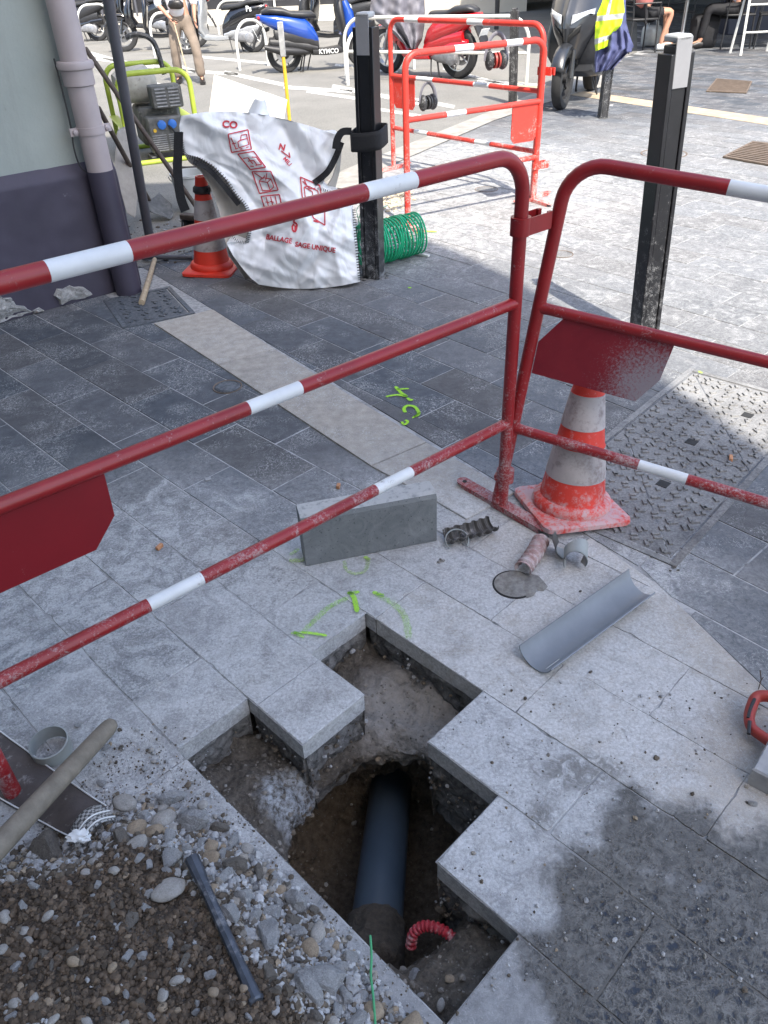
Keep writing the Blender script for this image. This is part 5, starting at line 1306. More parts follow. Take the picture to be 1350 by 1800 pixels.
RM = [rockmat('pebble_grey', (.19, .18, .165), (.33, .315, .29), 0), rockmat('pebble_brown', (.17, .13, .09), (.30, .24, .17), 0), rockmat('rubble_concrete', (.30, .30, .30), (.50, .50, .505), 1), rockmat('rubble_dark', (.13, .115, .095), (.24, .215, .185), 1)]
protos = {}
for kd in ('round', 'angular'):
    for sdn in range(4):
        for mi_ in ((0, 1) if kd == 'round' else (2, 3)):
            b_ = rockmesh(kd, sdn+1+(10 if kd == 'round' else 0)); protos[(kd, sdn, mi_)] = b_
random.seed(21); RC = {}
def stone(x, y, z, r, kd, mi_, label, group, name=None, flat=1.0):
    sdn = random.randrange(4); key = (kd, sdn, mi_); nm = name or ('pebble' if kd == 'round' else 'rubble_stone')
    if key not in RC:
        ob = protos[key].build(nm, RM[mi_], origin=(0, 0, 0), smooth=60 if kd == 'round' else 38); RC[key] = ob.data
    else: ob = bpy.data.objects.new(nm, RC[key]); COL.objects.link(ob)
    ob.location = (x, y, z); ob.scale = (r*random.uniform(.9, 1.2), r*random.uniform(.8, 1.1), r*flat*random.uniform(.85, 1.1)); ob.rotation_euler = (random.uniform(-.4, .4), random.uniform(-.4, .4), random.random()*6.28)
    ob['_o'] = (0., 0., 0.)
    return tag(ob, label, 'stone', group)
special = [((337, 1428), .040, 'angular', 2, 'largest angular concrete lump at the upper edge of the heap', 1.0), ((300, 1578), .030, 'round', 0, 'smooth pale flat stone lying alone on the brown earth', .7), ((212, 1393), .026, 'round', 0, 'rounded grey stone at the top of the heap beside the fabric strip', .9),
    ((541, 1655), .022, 'round', 1, 'round brownish pebble near the pit edge, lower one of two', .9), ((556, 1620), .020, 'round', 0, 'round grey pebble near the pit edge, upper one of two', .9), ((470, 1635), .034, 'angular', 2, 'tall pale concrete lump between the steel chisel and the pit', 1.0),
    ((565, 1715), .042, 'angular', 2, 'big pale concrete slab piece near the bottom of the frame, left of the green cord', .8), ((545, 1742), .034, 'angular', 2, 'pale angular lump just below the big concrete slab piece', .8), ((75, 1482), .042, 'angular', 3, 'grey mortar lump behind the thick wooden handle', .8), ((590, 1560+130), .022, 'angular', 2, 'concrete lump right above the big slab piece', .9),
    ((242, 1490), .022, 'round', 0, 'oval grey pebble beside the brown clod above the chisel', .7), ((475, 1722), .020, 'angular', 3, 'dark brown clod at the blunt end of the steel chisel', .8), ((262, 1482), .016, 'angular', 3, 'brown clod above the pointed end of the chisel', .8), ((235, 1630), .018, 'angular', 3, 'long brownish stone in the earth left of the chisel', .6), ((608, 1690+50), .02, 'angular', 2, 'upright grey stone beside the green cord', 1.1), ((430, 1470), .014, 'round', 0, 'light oval pebble at the slab edge right of the pebble row', .8), ((365, 1500), .018, 'round', 1, 'brownish rounded stone right above the chisel head', .8)]
placed = []
for (px, py), r, kd, mi_, lb, fl in special:
    p = G(px, py, .045); z = max(0, hz(p.x, p.y)); stone(p.x, p.y, z+r*.25*fl, r, kd, mi_, lb, None, flat=fl); placed.append((p.x, p.y, r))
cnt = 0; tries = 0
while cnt < 290 and tries < 9000:
    tries += 1
    u = random.random()
    if u < .70:      # band of stones along the heap's edge towards the pit
        t_ = random.random()**.8; i = 5+t_*8; a = HP[int(i)].lerp(HP[min(int(i)+1, 14)], i-int(i)); s_ = abs(random.gauss(0, .055)); c_ = Vector((-.6, .45, 0)); p = a+(c_-a).normalized()*s_+Vector((random.gauss(0, .01), random.gauss(0, .01), 0))
        r = random.choice((.007, .009, .011, .013, .016, .020, .025)); kd, mi_ = random.choice((('round', 0), ('round', 1), ('angular', 2), ('angular', 2), ('angular', 2), ('angular', 2), ('angular', 2), ('angular', 2), ('angular', 2), ('angular', 2), ('angular', 2), ('angular', 3)))
    else:
        p = G(random.uniform(-20, 560), random.uniform(1480, 1830), .07); r = random.choice((.004, .005, .007, .009, .011)); kd, mi_ = random.choice((('round', 1), ('angular', 3), ('angular', 2), ('round', 0)))
    if sdist(p.x, p.y) < -.012: continue
    if any((p.x-a)**2+(p.y-b)**2 < ((r+c)*.72)**2 for a, b, c in placed): continue
    if inpoly(p.x, p.y, HOLE): continue
    z = max(0, hz(p.x, p.y))
    lb, gp_ = {0: ('small rounded grey pebble among the stones of the spoil heap', 'small grey pebbles on the spoil heap'), 1: ('small rounded brown pebble among the stones of the spoil heap', 'small brown pebbles on the spoil heap'), 2: ('small pale lump of broken concrete on the spoil heap', 'small concrete lumps on the spoil heap'), 3: ('small dark brown rubble lump on the spoil heap', 'small brown rubble lumps on the spoil heap')}[mi_]
    stone(p.x, p.y, z+r*.3, r, kd, mi_, lb, gp_); placed.append((p.x, p.y, r)); cnt += 1
for (px, py), r, kd, mi_ in (((267, 1320), .007, 'round', 0), ((270, 1340), .006, 'round', 0), ((256, 1353), .007, 'angular', 2), ((213, 1315), .006, 'angular', 3), ((187, 1316), .009, 'angular', 2), ((137, 1277), .008, 'angular', 2), ((25, 1247), .005, 'angular', 2), ((180, 1378), .011, 'angular', 2), ((1322, 1415), .010, 'angular', 2), ((290, 1340), .004, 'angular', 3)):
    p = G(px, py); stone(p.x, p.y, r*.5, r, kd, mi_, 'small loose stone lying on the bare slabs around the heap', 'loose stones on the slabs')
for (px, py), r, kd, mi_ in (((728, 1710), .012, 'angular', 2), ((905, 1722), .010, 'angular', 2), ((880, 1722), .009, 'angular', 2), ((835, 1608), .008, 'angular', 2), ((875, 1690), .018, 'angular', 3), ((790, 1735), .009, 'round', 1), ((775, 1780), .010, 'round', 0), ((840, 1740), .008, 'angular', 3), ((830, 1780), .012, 'round', 1), ((452, 1283), .008, 'round', 0), ((900, 1745), .007, 'angular', 2), ((740, 1755), .007, 'angular', 2), ((462, 1310), .004, 'round', 0), ((395, 1375), .004, 'round', 0)):
    p = G(px, py, -.11); z = earthz(p.x, p.y) or -.13; stone(p.x, p.y, z+r*.3, r, kd, mi_, 'small stone lying on the soil shelf inside the pit', 'stones on the soil shelf in the pit')
# ------------------------------------------------------------------ tools on the heap
hA, hB = G(197, 1272, .055), G(-70, 1560, .14)
m = MB(); d = (hB-hA); P = [hA-d.normalized()*.006, hA, hA+d*.02, hA+d*.06, hA+d*.3, hA+d*.6, hA+d*.85, hB]
m.tube(P, .02, 20, radii=[.008, .0145, .0175, .019, .020, .021, .022, .022]); tag(m.build('wooden_handle', M['wood'], origin=hA, smooth=60), 'thick grey weathered wooden tool handle leaning over the heap at the left edge', 'tool handle')
cA, cB = G(337, 1508, .085), G(448, 1755, .085); m = MB(); d = cB-cA; n_ = 10
P = [cA+d*(i/n_) for i in range(n_+1)]; rr = [.0135]+[.0125, .0105, .0098, .0095, .0095, .0095, .0095, .0098, .0108, .0120]
m.tube(P, .01, 8, radii=rr, flat=.8); m.tube([cB, cB+d.normalized()*.004, cB+d.normalized()*.007], .01, 8, radii=[.0135, .0135, .011])
tag(m.build('chisel', M['iron'], origin=cA, smooth=35), 'long worn steel chisel lying across the stones of the heap', 'chisel')
gp = [G(651, 1645, .03), G(653, 1680, .035), G(652, 1715, .03), G(656, 1750, .03), G(659, 1790, .02), G(662, 1830, .02)]
m = MB(); m.tube(smooth_path(gp, 5), .0022, 7); tag(m.build('cord', M['greencord'], origin=gp[0]), 'thin green cord running down over the stones to the bottom edge', 'cord')
# split sheath with woven liner at the left edge of the heap
mS = mk('brown_sheath', (.075, .062, .058), .8, .3, 20, dust=.4, dsc=50, dcol=(.32, .30, .29), bump=.4)
t = T('fabric_strip', 'flat brown fibre duct strip with white edge seams lying under the wooden handle', 'duct strip', G(100, 1400))
A = [G(-60, 1250, .012), G(0, 1283, .012), G(90, 1350, .012), G(170, 1405, .03), G(188, 1416, .036)]; Bq = [G(-120, 1340, .008), G(-20, 1395, .008), G(60, 1440, .010), G(100, 1462, .022), G(120, 1472, .028)]
def pln(Pn, v): x = v*(len(Pn)-1); i = min(int(x), len(Pn)-2); return Pn[i].lerp(Pn[i+1], x-i)
def strip(u, v): p = pln(A, v).lerp(pln(Bq, v), u); return p+Vector((0, 0, .018*math.sin(u*3.14)*(v**2)+nz((p.x, p.y, 0), 20, .003)))
m = MB(); m.grid(strip, 16, 40); ob = m.build('sheath', mS, t, smooth=70); sm_ = ob.modifiers.new('s', 'SOLIDIFY'); sm_.thickness = .003
for u0 in (.02, .98):
    m = MB(); m.tube([strip(u0, k/30)+Vector((0, 0, .002+.0008*(k % 2))) for k in range(31)], .0016, 6); m.build('seam', M['refwhite'], t)
# woven liner end
n = N('woven_liner'); ch_ = n.t.nodes.new('ShaderNodeTexChecker'); n.lk(n.map((170, 170, 170), rot=(0, 0, .78)), ch_.inputs[0]); ch_.inputs[3].default_value = 1; ch_.inputs[1].default_value = (.34, .34, .33, 1); ch_.inputs[2].default_value = (.07, .07, .07, 1); M['woven'] = n.fin(ch_.outputs[0], .7)
A2 = [G(178, 1412, .034), G(200, 1432, .036), G(205, 1440, .034)]; B2 = [G(118, 1470, .030), G(135, 1480, .036), G(145, 1487, .034)]
def lin2(u, v): p = pln(A2, v).lerp(pln(B2, v), u); return p+Vector((0, 0, .024*math.sin(u*3.14)))
m = MB(); m.grid(lin2, 16, 8); ob = m.build('liner', M['woven'], t, smooth=70); sm_ = ob.modifiers.new('s', 'SOLIDIFY'); sm_.thickness = .002
for v in (.35, .75):
    m = MB(); m.tube([lin2(k/12, v)+Vector((0, 0, .002)) for k in range(13)], .0016, 6); m.build('seam', M['refwhite'], t)
wp = G(138, 1470, .05); m = MB(); m.ball(wp, .017, 3, .6, (1.3, .8, .5), fr=2.5); tag(m.build('plastic_scrap', M['refwhite'], origin=wp), 'white plastic scrap tucked under the woven end of the duct strip', 'scrap')
# red tool grip and block at the right edge
g0_ = [(1350, 1222), (1330, 1220), (1320, 1235), (1314, 1255), (1311, 1275), (1320, 1290), (1340, 1303), (1365, 1322)]
P = [G(px, py, .03+.014*(py > 1270)) for px, py in g0_]; t = T('cutting_tool', 'worn red loop grip of a tool lying at the right edge', 'tool', G(1340, 1270))
m = MB(); P1 = smooth_path([G(1385, 1232, .045), G(1350, 1224, .045), G(1330, 1226, .04), G(1321, 1243, .032), G(1317, 1262, .028), G(1322, 1280, .028), G(1342, 1296, .03), G(1375, 1318, .04), G(1420, 1345, .05)], 5); m.tube(P1, .0115, 14, flat=1.3); m.build('grip', M['redtool'], t, smooth=60)
m = MB(); m.tube([G(1318, 1268, .042), G(1316, 1290, .040)], .004, 8); m.tube(smooth_path([G(1327, 1228, .053), G(1319, 1246, .045), G(1315, 1262, .041)], 5), .0035, 6); m.build('trigger', M['plast'], t)
m = MB(); m.box(G(1400, 1290, .045), (.075, .07, .06), Matrix.Rotation(.5, 3, 'Z')); m.build('tool_body', M['redtool'], t, bevel=.012)
kb = [G(1312, 1378), G(1345, 1318), G(1420, 1350), G(1390, 1420)]; m = MB(); m.prism([p.to_2d() for p in kb], .002, .052, inset=.004); m.build('x', M['concrete'], None); ob = bpy.data.objects['x']; ob.name = 'concrete_block'; tag(ob, 'rough concrete block lying at the right edge below the red grip', 'concrete block')
tw = [G(1312, 1195, .006), G(1320, 1178, .02), G(1338, 1182, .05)]
m = MB(); m.tube([G(1333, 1212, .004), G(1338, 1195, .02), G(1336, 1178, .04)], .0015, 5); m.tube([G(1335, 1200, .012), G(1342, 1190, .03)], .001, 5); tag(m.build('twig', M['woodd'], origin=G(1333, 1212)), 'dry twig standing in the joint above the red grip', 'twig')
# fine debris: pebbles in the joint at the cover corner
for (px, py, r) in ((1185, 998, .006), (1178, 1004, .004), (1192, 1003, .004), (1038, 1182, .005), (1020, 1040, .004), (918, 980, .0)):
    if r: p = G(px, py); stone(p.x, p.y, r*.5, r, 'angular', 3, 'dark crumb on the pale dusty slabs to the right of the pit', 'dark crumbs on the slabs')
for px, py in ((775, 987), (998, 1095)):
    p = G(px, py); m = MB(); 
    for k in range(5): m.ball(p+Vector((random.gauss(0, .006), random.gauss(0, .005), .003)), random.uniform(.003, .006), 1, .5, (1, 1, .6))
    tag(m.build('dirt_clod', M['mortar'], origin=p), 'small yellowish clod near the '+('seal ring' if px < 900 else 'middle of the half round trough'), 'clod')
# ------------------------------------------------------------------ SCOOTERS AND MOTORCYCLES (local: x forward, y left, z up; rear wheel contact at origin)
def wheel(par, x, r, w_, rimm, nsp=5, disc=True, steer=0.0, name='wheel'):
    Rw = Matrix.Rotation(rad(90), 3, 'X'); Rs = Matrix.Rotation(steer, 3, 'Z'); c = Vector((x, 0, r))
    m = MB(); prof = [(r*.70, -w_*.36), (r*.82, -w_*.48), (r*.95, -w_*.42), (r, -w_*.15), (r, w_*.15), (r*.95, w_*.42), (r*.82, w_*.48), (r*.70, w_*.36)]
    m.lathe(prof, c, 36, rot=Rs @ Rw, close=True); wh = m.build(name, M['tyre'], par, smooth=40)
    m = MB(); m.lathe([(r*.66, -w_*.34), (r*.72, -w_*.36), (r*.72, w_*.36), (r*.66, w_*.34)], c, 32, rot=Rs @ Rw, close=True)
    m.lathe([(0, -w_*.4), (r*.16, -w_*.4), (r*.16, w_*.4), (0, w_*.4)], c, 14, rot=Rs @ Rw)
    for k in range(nsp):
        a = 2*math.pi*k/nsp; d = Rs @ Vector((math.cos(a), 0, math.sin(a))); m.tube([c+d*r*.14, c+d*r*.68], .013, 6, radii=[.017, .012], flat=.8)
    m.build('rim', rimm, wh, smooth=40)
    if disc:
        m = MB(); m.lathe([(r*.3, w_*.44), (r*.5, w_*.44), (r*.5, w_*.48), (r*.3, w_*.48)], c, 24, rot=Rs @ Rw, close=True); m.build('brake_disc', M['metal'], wh)
def scooter(label, loc, rz, paint, wb=1.28, r=.25, trim='plast', rimm='engine', plate=None, text=None, lean=.0, big=False, cat='scooter', seatm='seat', screen=False, group='scooters parked in the bay', wide=1.0):
    t = TL('scooter', label, cat, loc, rz, group); t.rotation_euler = (lean, 0, rz); P_ = M[paint]; Tm = M[trim]; k = 1.12 if big else 1.0
    wheel(t, 0, r, .11*k, M[rimm]); wheel(t, wb, r, .10*k, M[rimm])
    # rear bodywork
    m = MB(); m.loft([((-.36*k, 0, .74*k), .03, .03, -.1), ((-.28*k, 0, .71*k), .09, .055, -.1), ((-.10, 0, .66*k), .135, .105, -.1), ((.12, 0, .60*k), .155, .14, -.05), ((.34, 0, .53*k), .16, .17, 0), ((.46, 0, .47*k), .15, .14, .1), ((.52, 0, .42*k), .12, .06, .1)], 18); m.build('rear_body', P_, t, smooth=50, )
    m = MB(); m.loft([((-.20, 0, .40), .10, .07, 0), ((.05, 0, .38), .13, .10, 0), ((.35, 0, .33), .15, .09, 0), ((.50, 0, .30), .15, .05, 0)], 14); m.build('lower_fairing', Tm, t, smooth=50)
    # seat
    m = MB(); m.loft([((-.28*k, 0, .79*k), .07, .025, -.12), ((-.18, 0, .81*k), .12, .045, -.05), ((.02, 0, .79*k), .135, .05, .0), ((.14, 0, .75*k), .13, .045, .15), ((.30, 0, .735*k), .13, .05, 0), ((.45, 0, .73*k), .10, .05, .1), ((.52, 0, .71*k), .05, .03, .2)], 18); m.build('seat', M[seatm], t, smooth=60)
    # floorboard and leg shield
    m = MB(); m.loft([((.42, 0, .26), .15, .045, 0), ((.62, 0, .25), .17, .045, 0), ((.86, 0, .27), .16, .05, .1), ((.94, 0, .33), .13, .06, .5)], 14, pw=4); m.build('floorboard', Tm, t, smooth=40)
    m = MB(); m.loft([((.86, 0, .28), .15, .035, 1.0), ((.93, 0, .40), .20, .045, 1.25), ((.90, 0, .58), .21, .05, 1.55), ((.87, 0, .76), .19, .055, 1.6), ((.87, 0, .90), .12, .05, 1.6), ((.88, 0, .96), .07, .04, 1.6)], 18, pw=3); m.build('leg_shield', Tm, t, smooth=50)
    if wide == 1:
        m = MB(); m.loft([((wb-.28, 0, .42), .14, .10, 1.1), ((wb-.20, 0, .56), .17, .10, 1.3), ((wb-.22, 0, .74), .15, .09, 1.5), ((wb-.27, 0, .88), .09, .06, 1.7)], 18, pw=2.4); m.build('front_cowl', P_, t, smooth=60)
    else:
        prf = [(.46, .07, wb-.06), (.60, .13, wb+.03), (.74, .20, wb+.10), (.86, .245, wb+.07), (.97, .25, wb-.03), (1.08, .20, wb-.14), (1.15, .13, wb-.20)]
        def nose(u, v, o=0.0):
            k = v*(len(prf)-1); i = min(int(k), len(prf)-2); z, w_, x = [lerp(prf[i][q], prf[i+1][q], k-i) for q in range(3)]; b = (u-.5)*2; ab = abs(b)
            return Vector((x-(.75*ab*w_)-.22*ab**4+(.02 if ab < .12 else 0)+o, b*w_*1.15, z-.02*ab+(.03*ab if .3 < v < .5 else 0)))
        m = MB(); m.grid(nose, 24, 18); ob = m.build('front_cowl', P_, t, smooth=25); q = ob.modifiers.new('s', 'SOLIDIFY'); q.thickness = .02
        for s_ in (-1, 1):
            m = MB(); m.grid(lambda u, v: nose(.5+s_*(.10+.30*u), .37+.12*v+.13*u-.04*u*v, .012), 8, 5); ob = m.build('headlamp', M['glass'], t); q = ob.modifiers.new('s', 'SOLIDIFY'); q.thickness = .01
            m = MB(); m.grid(lambda u, v: nose(.5+s_*(.06+.24*u), .18+.07*v+.12*u, .010), 8, 3); ob = m.build('air_intake', M['ink'], t); q = ob.modifiers.new('s', 'SOLIDIFY'); q.thickness = .006
    # fork, fender, bars
    for s_ in (1, -1):
        m = MB(); m.tube([(wb, .075*s_, r), (wb-.07, .07*s_, r+.24), (wb-.14, .05*s_, .56)], .020, 8, radii=[.024, .022, .018]); m.build('fork_leg', M['alu'] if paint == 'redp' else Tm, t)
    m = MB(); R0 = r+.022
    def fen(u, v): a = rad(lerp(18, 158, v)); b = (u-.5)*2; return Vector((wb+math.cos(a)*(R0+.012*(1-b*b)), b*.07, r+math.sin(a)*(R0+.014*(1-b*b))-.02*b*b))
    m.grid(fen, 8, 18); ob = m.build('front_fender', P_, t, smooth=60); q = ob.modifiers.new('s', 'SOLIDIFY'); q.thickness = .006
    m = MB(); m.tube(smooth_path([(.80, .34, 1.02), (.86, .22, 1.03), (.90, 0, 1.0), (.86, -.22, 1.03), (.80, -.34, 1.02)], 4), .012, 8); hb = m.build('handlebar', M['plast'], t)
    m = MB(); m.tube([(.80, .34, 1.02), (.785, .44, 1.02)], .017, 8); m.tube([(.80, -.34, 1.02), (.785, -.44, 1.02)], .017, 8); m.build('grips', M['seat'], hb)
    m = MB(); m.loft([((.80, 0, 1.0), .07, .03, 0), ((.88, 0, 1.02), .12, .055, 0), ((.96, 0, .98), .10, .06, .3), ((1.0, 0, .94), .05, .03, .4)], 16); m.build('headset', P_, t, smooth=60)
    m = MB(); m.ball((wb-.185 if wide == 1 else wb-.1, 0, .78 if wide == 1 else .72), .075 if wide == 1 else .03, 2, 0, (.55, 1.35, .8)); m.build('headlight', M['glass'], t)
    for s_ in (1, -1):
        m = MB(); m.tube([(.86, .24*s_, 1.03), (.88, .28*s_, 1.17)], .006, 6); m.ball((.88, .30*s_, 1.2), .07, 2, 0, (.25, 1, .65)); m.build('mirror', M['plast'], t)
    # engine, exhaust, stand, rear light, plate
    m = MB(); m.loft([((-.05, .09, .24), .05, .07, 0), ((.10, .09, .27), .06, .10, 0), ((.30, .08, .29), .06, .10, 0), ((.45, .05, .30), .05, .07, 0)], 14); m.lathe([(.085, -.03), (.085, .03), (.05, .045), (0, .045)], (.02, .13, .25), 20, rot=Matrix.Rotation(rad(-90), 3, 'X')); m.build('engine', M['alu'], t, smooth=40)
    m = MB(); m.loft([((-.30, -.14, .36), .04, .035, .1), ((-.10, -.15, .31), .055, .055, .1), ((.18, -.14, .28), .05, .05, 0), ((.38, -.10, .26), .02, .02, 0)], 14, pw=2); m.build('exhaust', M['plast'] if paint != 'redp' else M['greyp'], t)
    m = MB(); m.tube([(.42, .08, .24), (.36, .16, .01)], .010, 6); m.tube([(.30, .10, .24), (.24, .12, .02), (.20, .12, .02)], .012, 6); m.tube([(.30, -.10, .24), (.24, -.12, .02), (.20, -.12, .02)], .012, 6); m.build('stand', M['plast'], t)
    m = MB(); m.ball((-.33*k, 0, .72*k), .06, 2, 0, (.5, 1.4, .6)); m.build('rear_light', M['taill'], t)
    m = MB(); m.loft([((-.30, 0, .62), .07, .02, 1.2), ((-.40, 0, .48), .085, .02, 1.1), ((-.46, 0, .34), .09, .012, 1.1)], 10, pw=4); m.build('mudguard', M['plast'], t)
    m = MB(); Rp = Matrix.Rotation(rad(-27), 3, 'Y'); m.box((-.405, 0, .53), (.006, .17, .13), Rp); pl = m.build('number_plate', M['plate'], t, bevel=.003)
    if plate:
        m = MB()
        for ln, zz in zip(plate, (.028, -.038)):
            V, F_ = font_mesh(ln, .02); w_ = max(v[0] for v in V); vs = []
            for x, y in V: p = Vector((-.0045, -(x-w_/2)*.072, zz+(y-.35)*.066)); vs.append(Vector((-.405, 0, .53))+Rp @ p)
            m.add(vs, F_)
        m.build('plate_text', M['ink'], pl, smooth=0)
    if text:
        txt, p0, sz, side = text; V, F_ = font_mesh(txt, .03); m = MB()
        m.add([Vector(p0)+Vector((x*sz*(1 if side < 0 else -1), 0, y*sz)) for x, y in V], F_); m.build('lettering', M['refwhite'], t, smooth=0)
    m = MB(); m.loft([((-.12, 0, .50), .11, .10, 0), ((.15, 0, .46), .14, .14, 0), ((.42, 0, .40), .15, .14, 0), ((.52, 0, .33), .14, .09, 0)], 14); m.build('side_panel', M['plast'] if paint != 'redp' else P_, t, smooth=50)
    for ch in t.children:
        if wide != 1 and ch.name.split('.')[0] in ('leg_shield', 'headset', 'rear_body', 'floorboard', 'seat'): ch.scale = (1.0, wide, 1.12)
    if 0:
        for s_ in (1, -1): m = MB(); m.loft([((wb-.30, .20*s_, .50), .03, .05, 1.2), ((wb-.20, .17*s_, .62), .07, .09, 1.3), ((wb-.16, .12*s_, .80), .07, .10, 1.5), ((wb-.24, .10*s_, .98), .03, .06, 1.6)], 12); m.build('side_fairing', P_, t, smooth=50); m = MB(); m.loft([((wb-.10, .13*s_, .66), .02, .015, 1.2), ((wb-.085, .12*s_, .72), .055, .03, 1.2), ((wb-.10, .08*s_, .80), .03, .02, 1.2)], 12); m.build('lamp', M['glass'], t)
    if screen:
        m = MB()
        def scf_(u, v): b = (u-.5)*2; return Vector((wb-.17-.20*v-.12*b*b, b*.20*(1-.2*v), 1.08+.40*v))
        m.grid(scf_, 12, 10); ob = m.build('windscreen', M['gloss'], t); q = ob.modifiers.new('s', 'SOLIDIFY'); q.thickness = .004
    return t
def place2(rear, front, r=.25): # rear/front ground contact points
    d = front-rear; return rear, math.atan2(d.y, d.x), d.length
rr_, ff_ = G(503, 128), G(590, 120); sc_dir = (ff_-rr_); 
scooter('scooter with blue tail and black front, rear plate facing the viewer, between the white stands', rr_, rad(12), 'blue', wb=1.22, r=.26, plate=('CX', '419B'), text=('KYMCO', (.50, -.178, .235), .085, -1))
rr_ = G(806, 138); ff_ = G(700, 130); scooter('red scooter with its handlebars wrapped in a grey cover', rr_, math.atan2(ff_.y-rr_.y, ff_.x-rr_.x), 'redp', wb=1.3, r=.30, rimm='silver', trim='redp')
rr_ = G(447, 92); scooter('black and silver scooter with the small white letters on its tail, behind the standing person', rr_, rad(172), 'gloss', wb=1.3, r=.27, trim='silver', rimm='alu', text=('Ps', (.02, .175, .66), .12, 1))
rr_ = G(345, 84); scooter('black motorcycle whose front wheel stands beside the grey leaning pole', rr_, rad(187), 'gloss', wb=1.42, r=.31, trim='gloss', rimm='metal', big=True, cat='motorcycle')
rr_ = G(175, 72); scooter('black scooter half hidden behind the house corner at the far left', rr_, rad(175), 'plast', wb=1.3, r=.28, trim='gloss', rimm='alu')
rr_ = G(300, 66); scooter('black scooter farther back behind the standing person', rr_, rad(170), 'gloss', wb=1.3, r=.28, trim='plast', rimm='alu')
rr_ = G(640, 88); scooter('dark scooter parked beyond the blue tailed one', rr_, rad(165), 'plast', wb=1.3, r=.27, trim='gloss', rimm='alu')
fw = G(985, 192); rr_ = fw+Vector((.62, 1.22, 0)); scooter('large grey maxi scooter facing the viewer under the yellow vest', rr_, math.atan2(fw.y-rr_.y, fw.x-rr_.x), 'greyp', wb=1.37, r=.29, trim='greyp', rimm='plast', big=True, screen=True, wide=1.55)
# covers and clothes
def cloth(name, label, cat, L_, R_, Y, mat, amp=.04, nf=5, nu=40, nv=40, th=.006, par=None, bands=None, mats=None, seed=0):
    m = MB()
    def f(u, v):
        a, b = curve(L_, v), curve(R_, v); px, py = lerp(a[0], b[0], u), lerp(a[1], b[1], u); y = Y(u, v) if callable(Y) else Y
        return Yp(px, py, y-math.sin(math.pi*u)*amp*1.5+math.sin(u*nf*6.28+seed+v*2)*amp*(.35+.65*v)+mnoise.noise(Vector((px/9, py/16, seed)))*amp*.5)
    m.grid(f, nu, nv, mif=bands); o = f(.5, .5)
    ob = m.build(name, mats or mat, par, origin=None if par else o, smooth=70); q = ob.modifiers.new('s', 'SOLIDIFY'); q.thickness = th; q.offset = 1
    if label: tag(ob, label, cat)
    return ob
yr = 12.0
cloth('rain_cover', 'grey waterproof cover draped over the front of the red scooter', 'cover', [(655, -60), (652, 0), (650, 22), (662, 38), (690, 58), (716, 84)], [(745, -60), (746, 0), (747, 20), (746, 45), (742, 70), (732, 88)], lambda u, v: 12.3-.0*v, M['greycloth'], .07, 3)
yv = b4.y-.12
def vb(u, v): return 1 if (.40 < v < .50 or .74 < v < .84) or (.30 < u < .45 and v < .5) else 0
cloth('safety_vest', 'fluorescent yellow safety vest with grey bands hanging over the maxi scooter', 'safety vest', [(1066, -40), (1060, 0), (1050, 25), (1046, 50), (1045, 75), (1047, 90)], [(1098, -40), (1096, 0), (1098, 20), (1092, 45), (1072, 65), (1068, 82)], yv-.06, None, .03, 2, mats=[M['hivis'], M['greytape']], bands=vb)
cloth('work_jacket', 'dark blue work jacket hanging below the yellow vest on the bollard', 'jacket', [(1068, 0), (1060, 40), (1052, 70), (1046, 95), (1045, 112), (1046, 128)], [(1100, 0), (1101, 40), (1106, 60), (1113, 82), (1100, 95), (1075, 122)], yv+.02, M['denim'], .05, 3, seed=2)
cloth('work_jacket_sleeve', None, None, [(1096, 52), (1096, 70), (1096, 92)], [(1106, 60), (1113, 78), (1110, 92)], yv-.03, M['denim'], .02, 1, 12, 12, par=None) and None
ob = bpy.data.objects['work_jacket_sleeve']; jk = bpy.data.objects['work_jacket']; ob.name = 'sleeve'; ob.parent = jk; ob.location = Vector(ob['_o'])-Vector(jk['_o'])
# ------------------------------------------------------------------ white cycle stands
def stand(label, a, b, h, group='white hoop stands in the parking bay', r=.022, bars=()):
    t = T('hoop_stand', label, 'hoop stand', a, group); d = (b-a); L_ = d.length; d.normalize(); rad_ = min(L_/2, .28)
    P = [a, a+Vector((0, 0, h-rad_))]
    for k in range(1, 9): q = rad(180-90*k/8); P.append(a+d*(rad_+math.cos(q)*rad_)+Vector((0, 0, h-rad_+math.sin(q)*rad_)))
    for k in range(0, 9): q = rad(90-90*k/8); P.append(a+d*(L_-rad_+math.cos(q)*rad_)+Vector((0, 0, h-rad_+math.sin(q)*rad_)))
    P += [b]; m = MB(); m.tube(P, r, 12); m.build('hoop', M['hoop'], t, smooth=60)
    for z in bars: m = MB(); m.tube([a+Vector((0, 0, z)), b+Vector((0, 0, z))], r*.9, 10); m.build('cross_bar', M['hoop'], t)
a = G(422, 124); stand('white hoop stand in front of the black and silver scooter', a, G(472, 116)+Vector((0, 0, 0)), hgt(a, 38))
a = G(273, 101); stand('white hoop stand beside the standing person', a, G(330, 92), hgt(a, 25))
a = G(148, 82); stand('white hoop stand behind the drainpipe', a, G(205, 76), hgt(a, 10))
a = G(612, 150); stand('white hoop stand left of the black bollard', a, G(728, 122), hgt(a, 58))
a = G(925, 150); b_ = a+Vector((-2.3, 1.25, 0)); stand('long white rail stand behind the red scooter', a, b_, hgt(a, 28), bars=(.35,))
a = G(640, 62); b_ = a+Vector((-3.2, .5, 0)); stand('long white rail stand behind the blue tailed scooter', a, b_, .72, bars=(.3,))
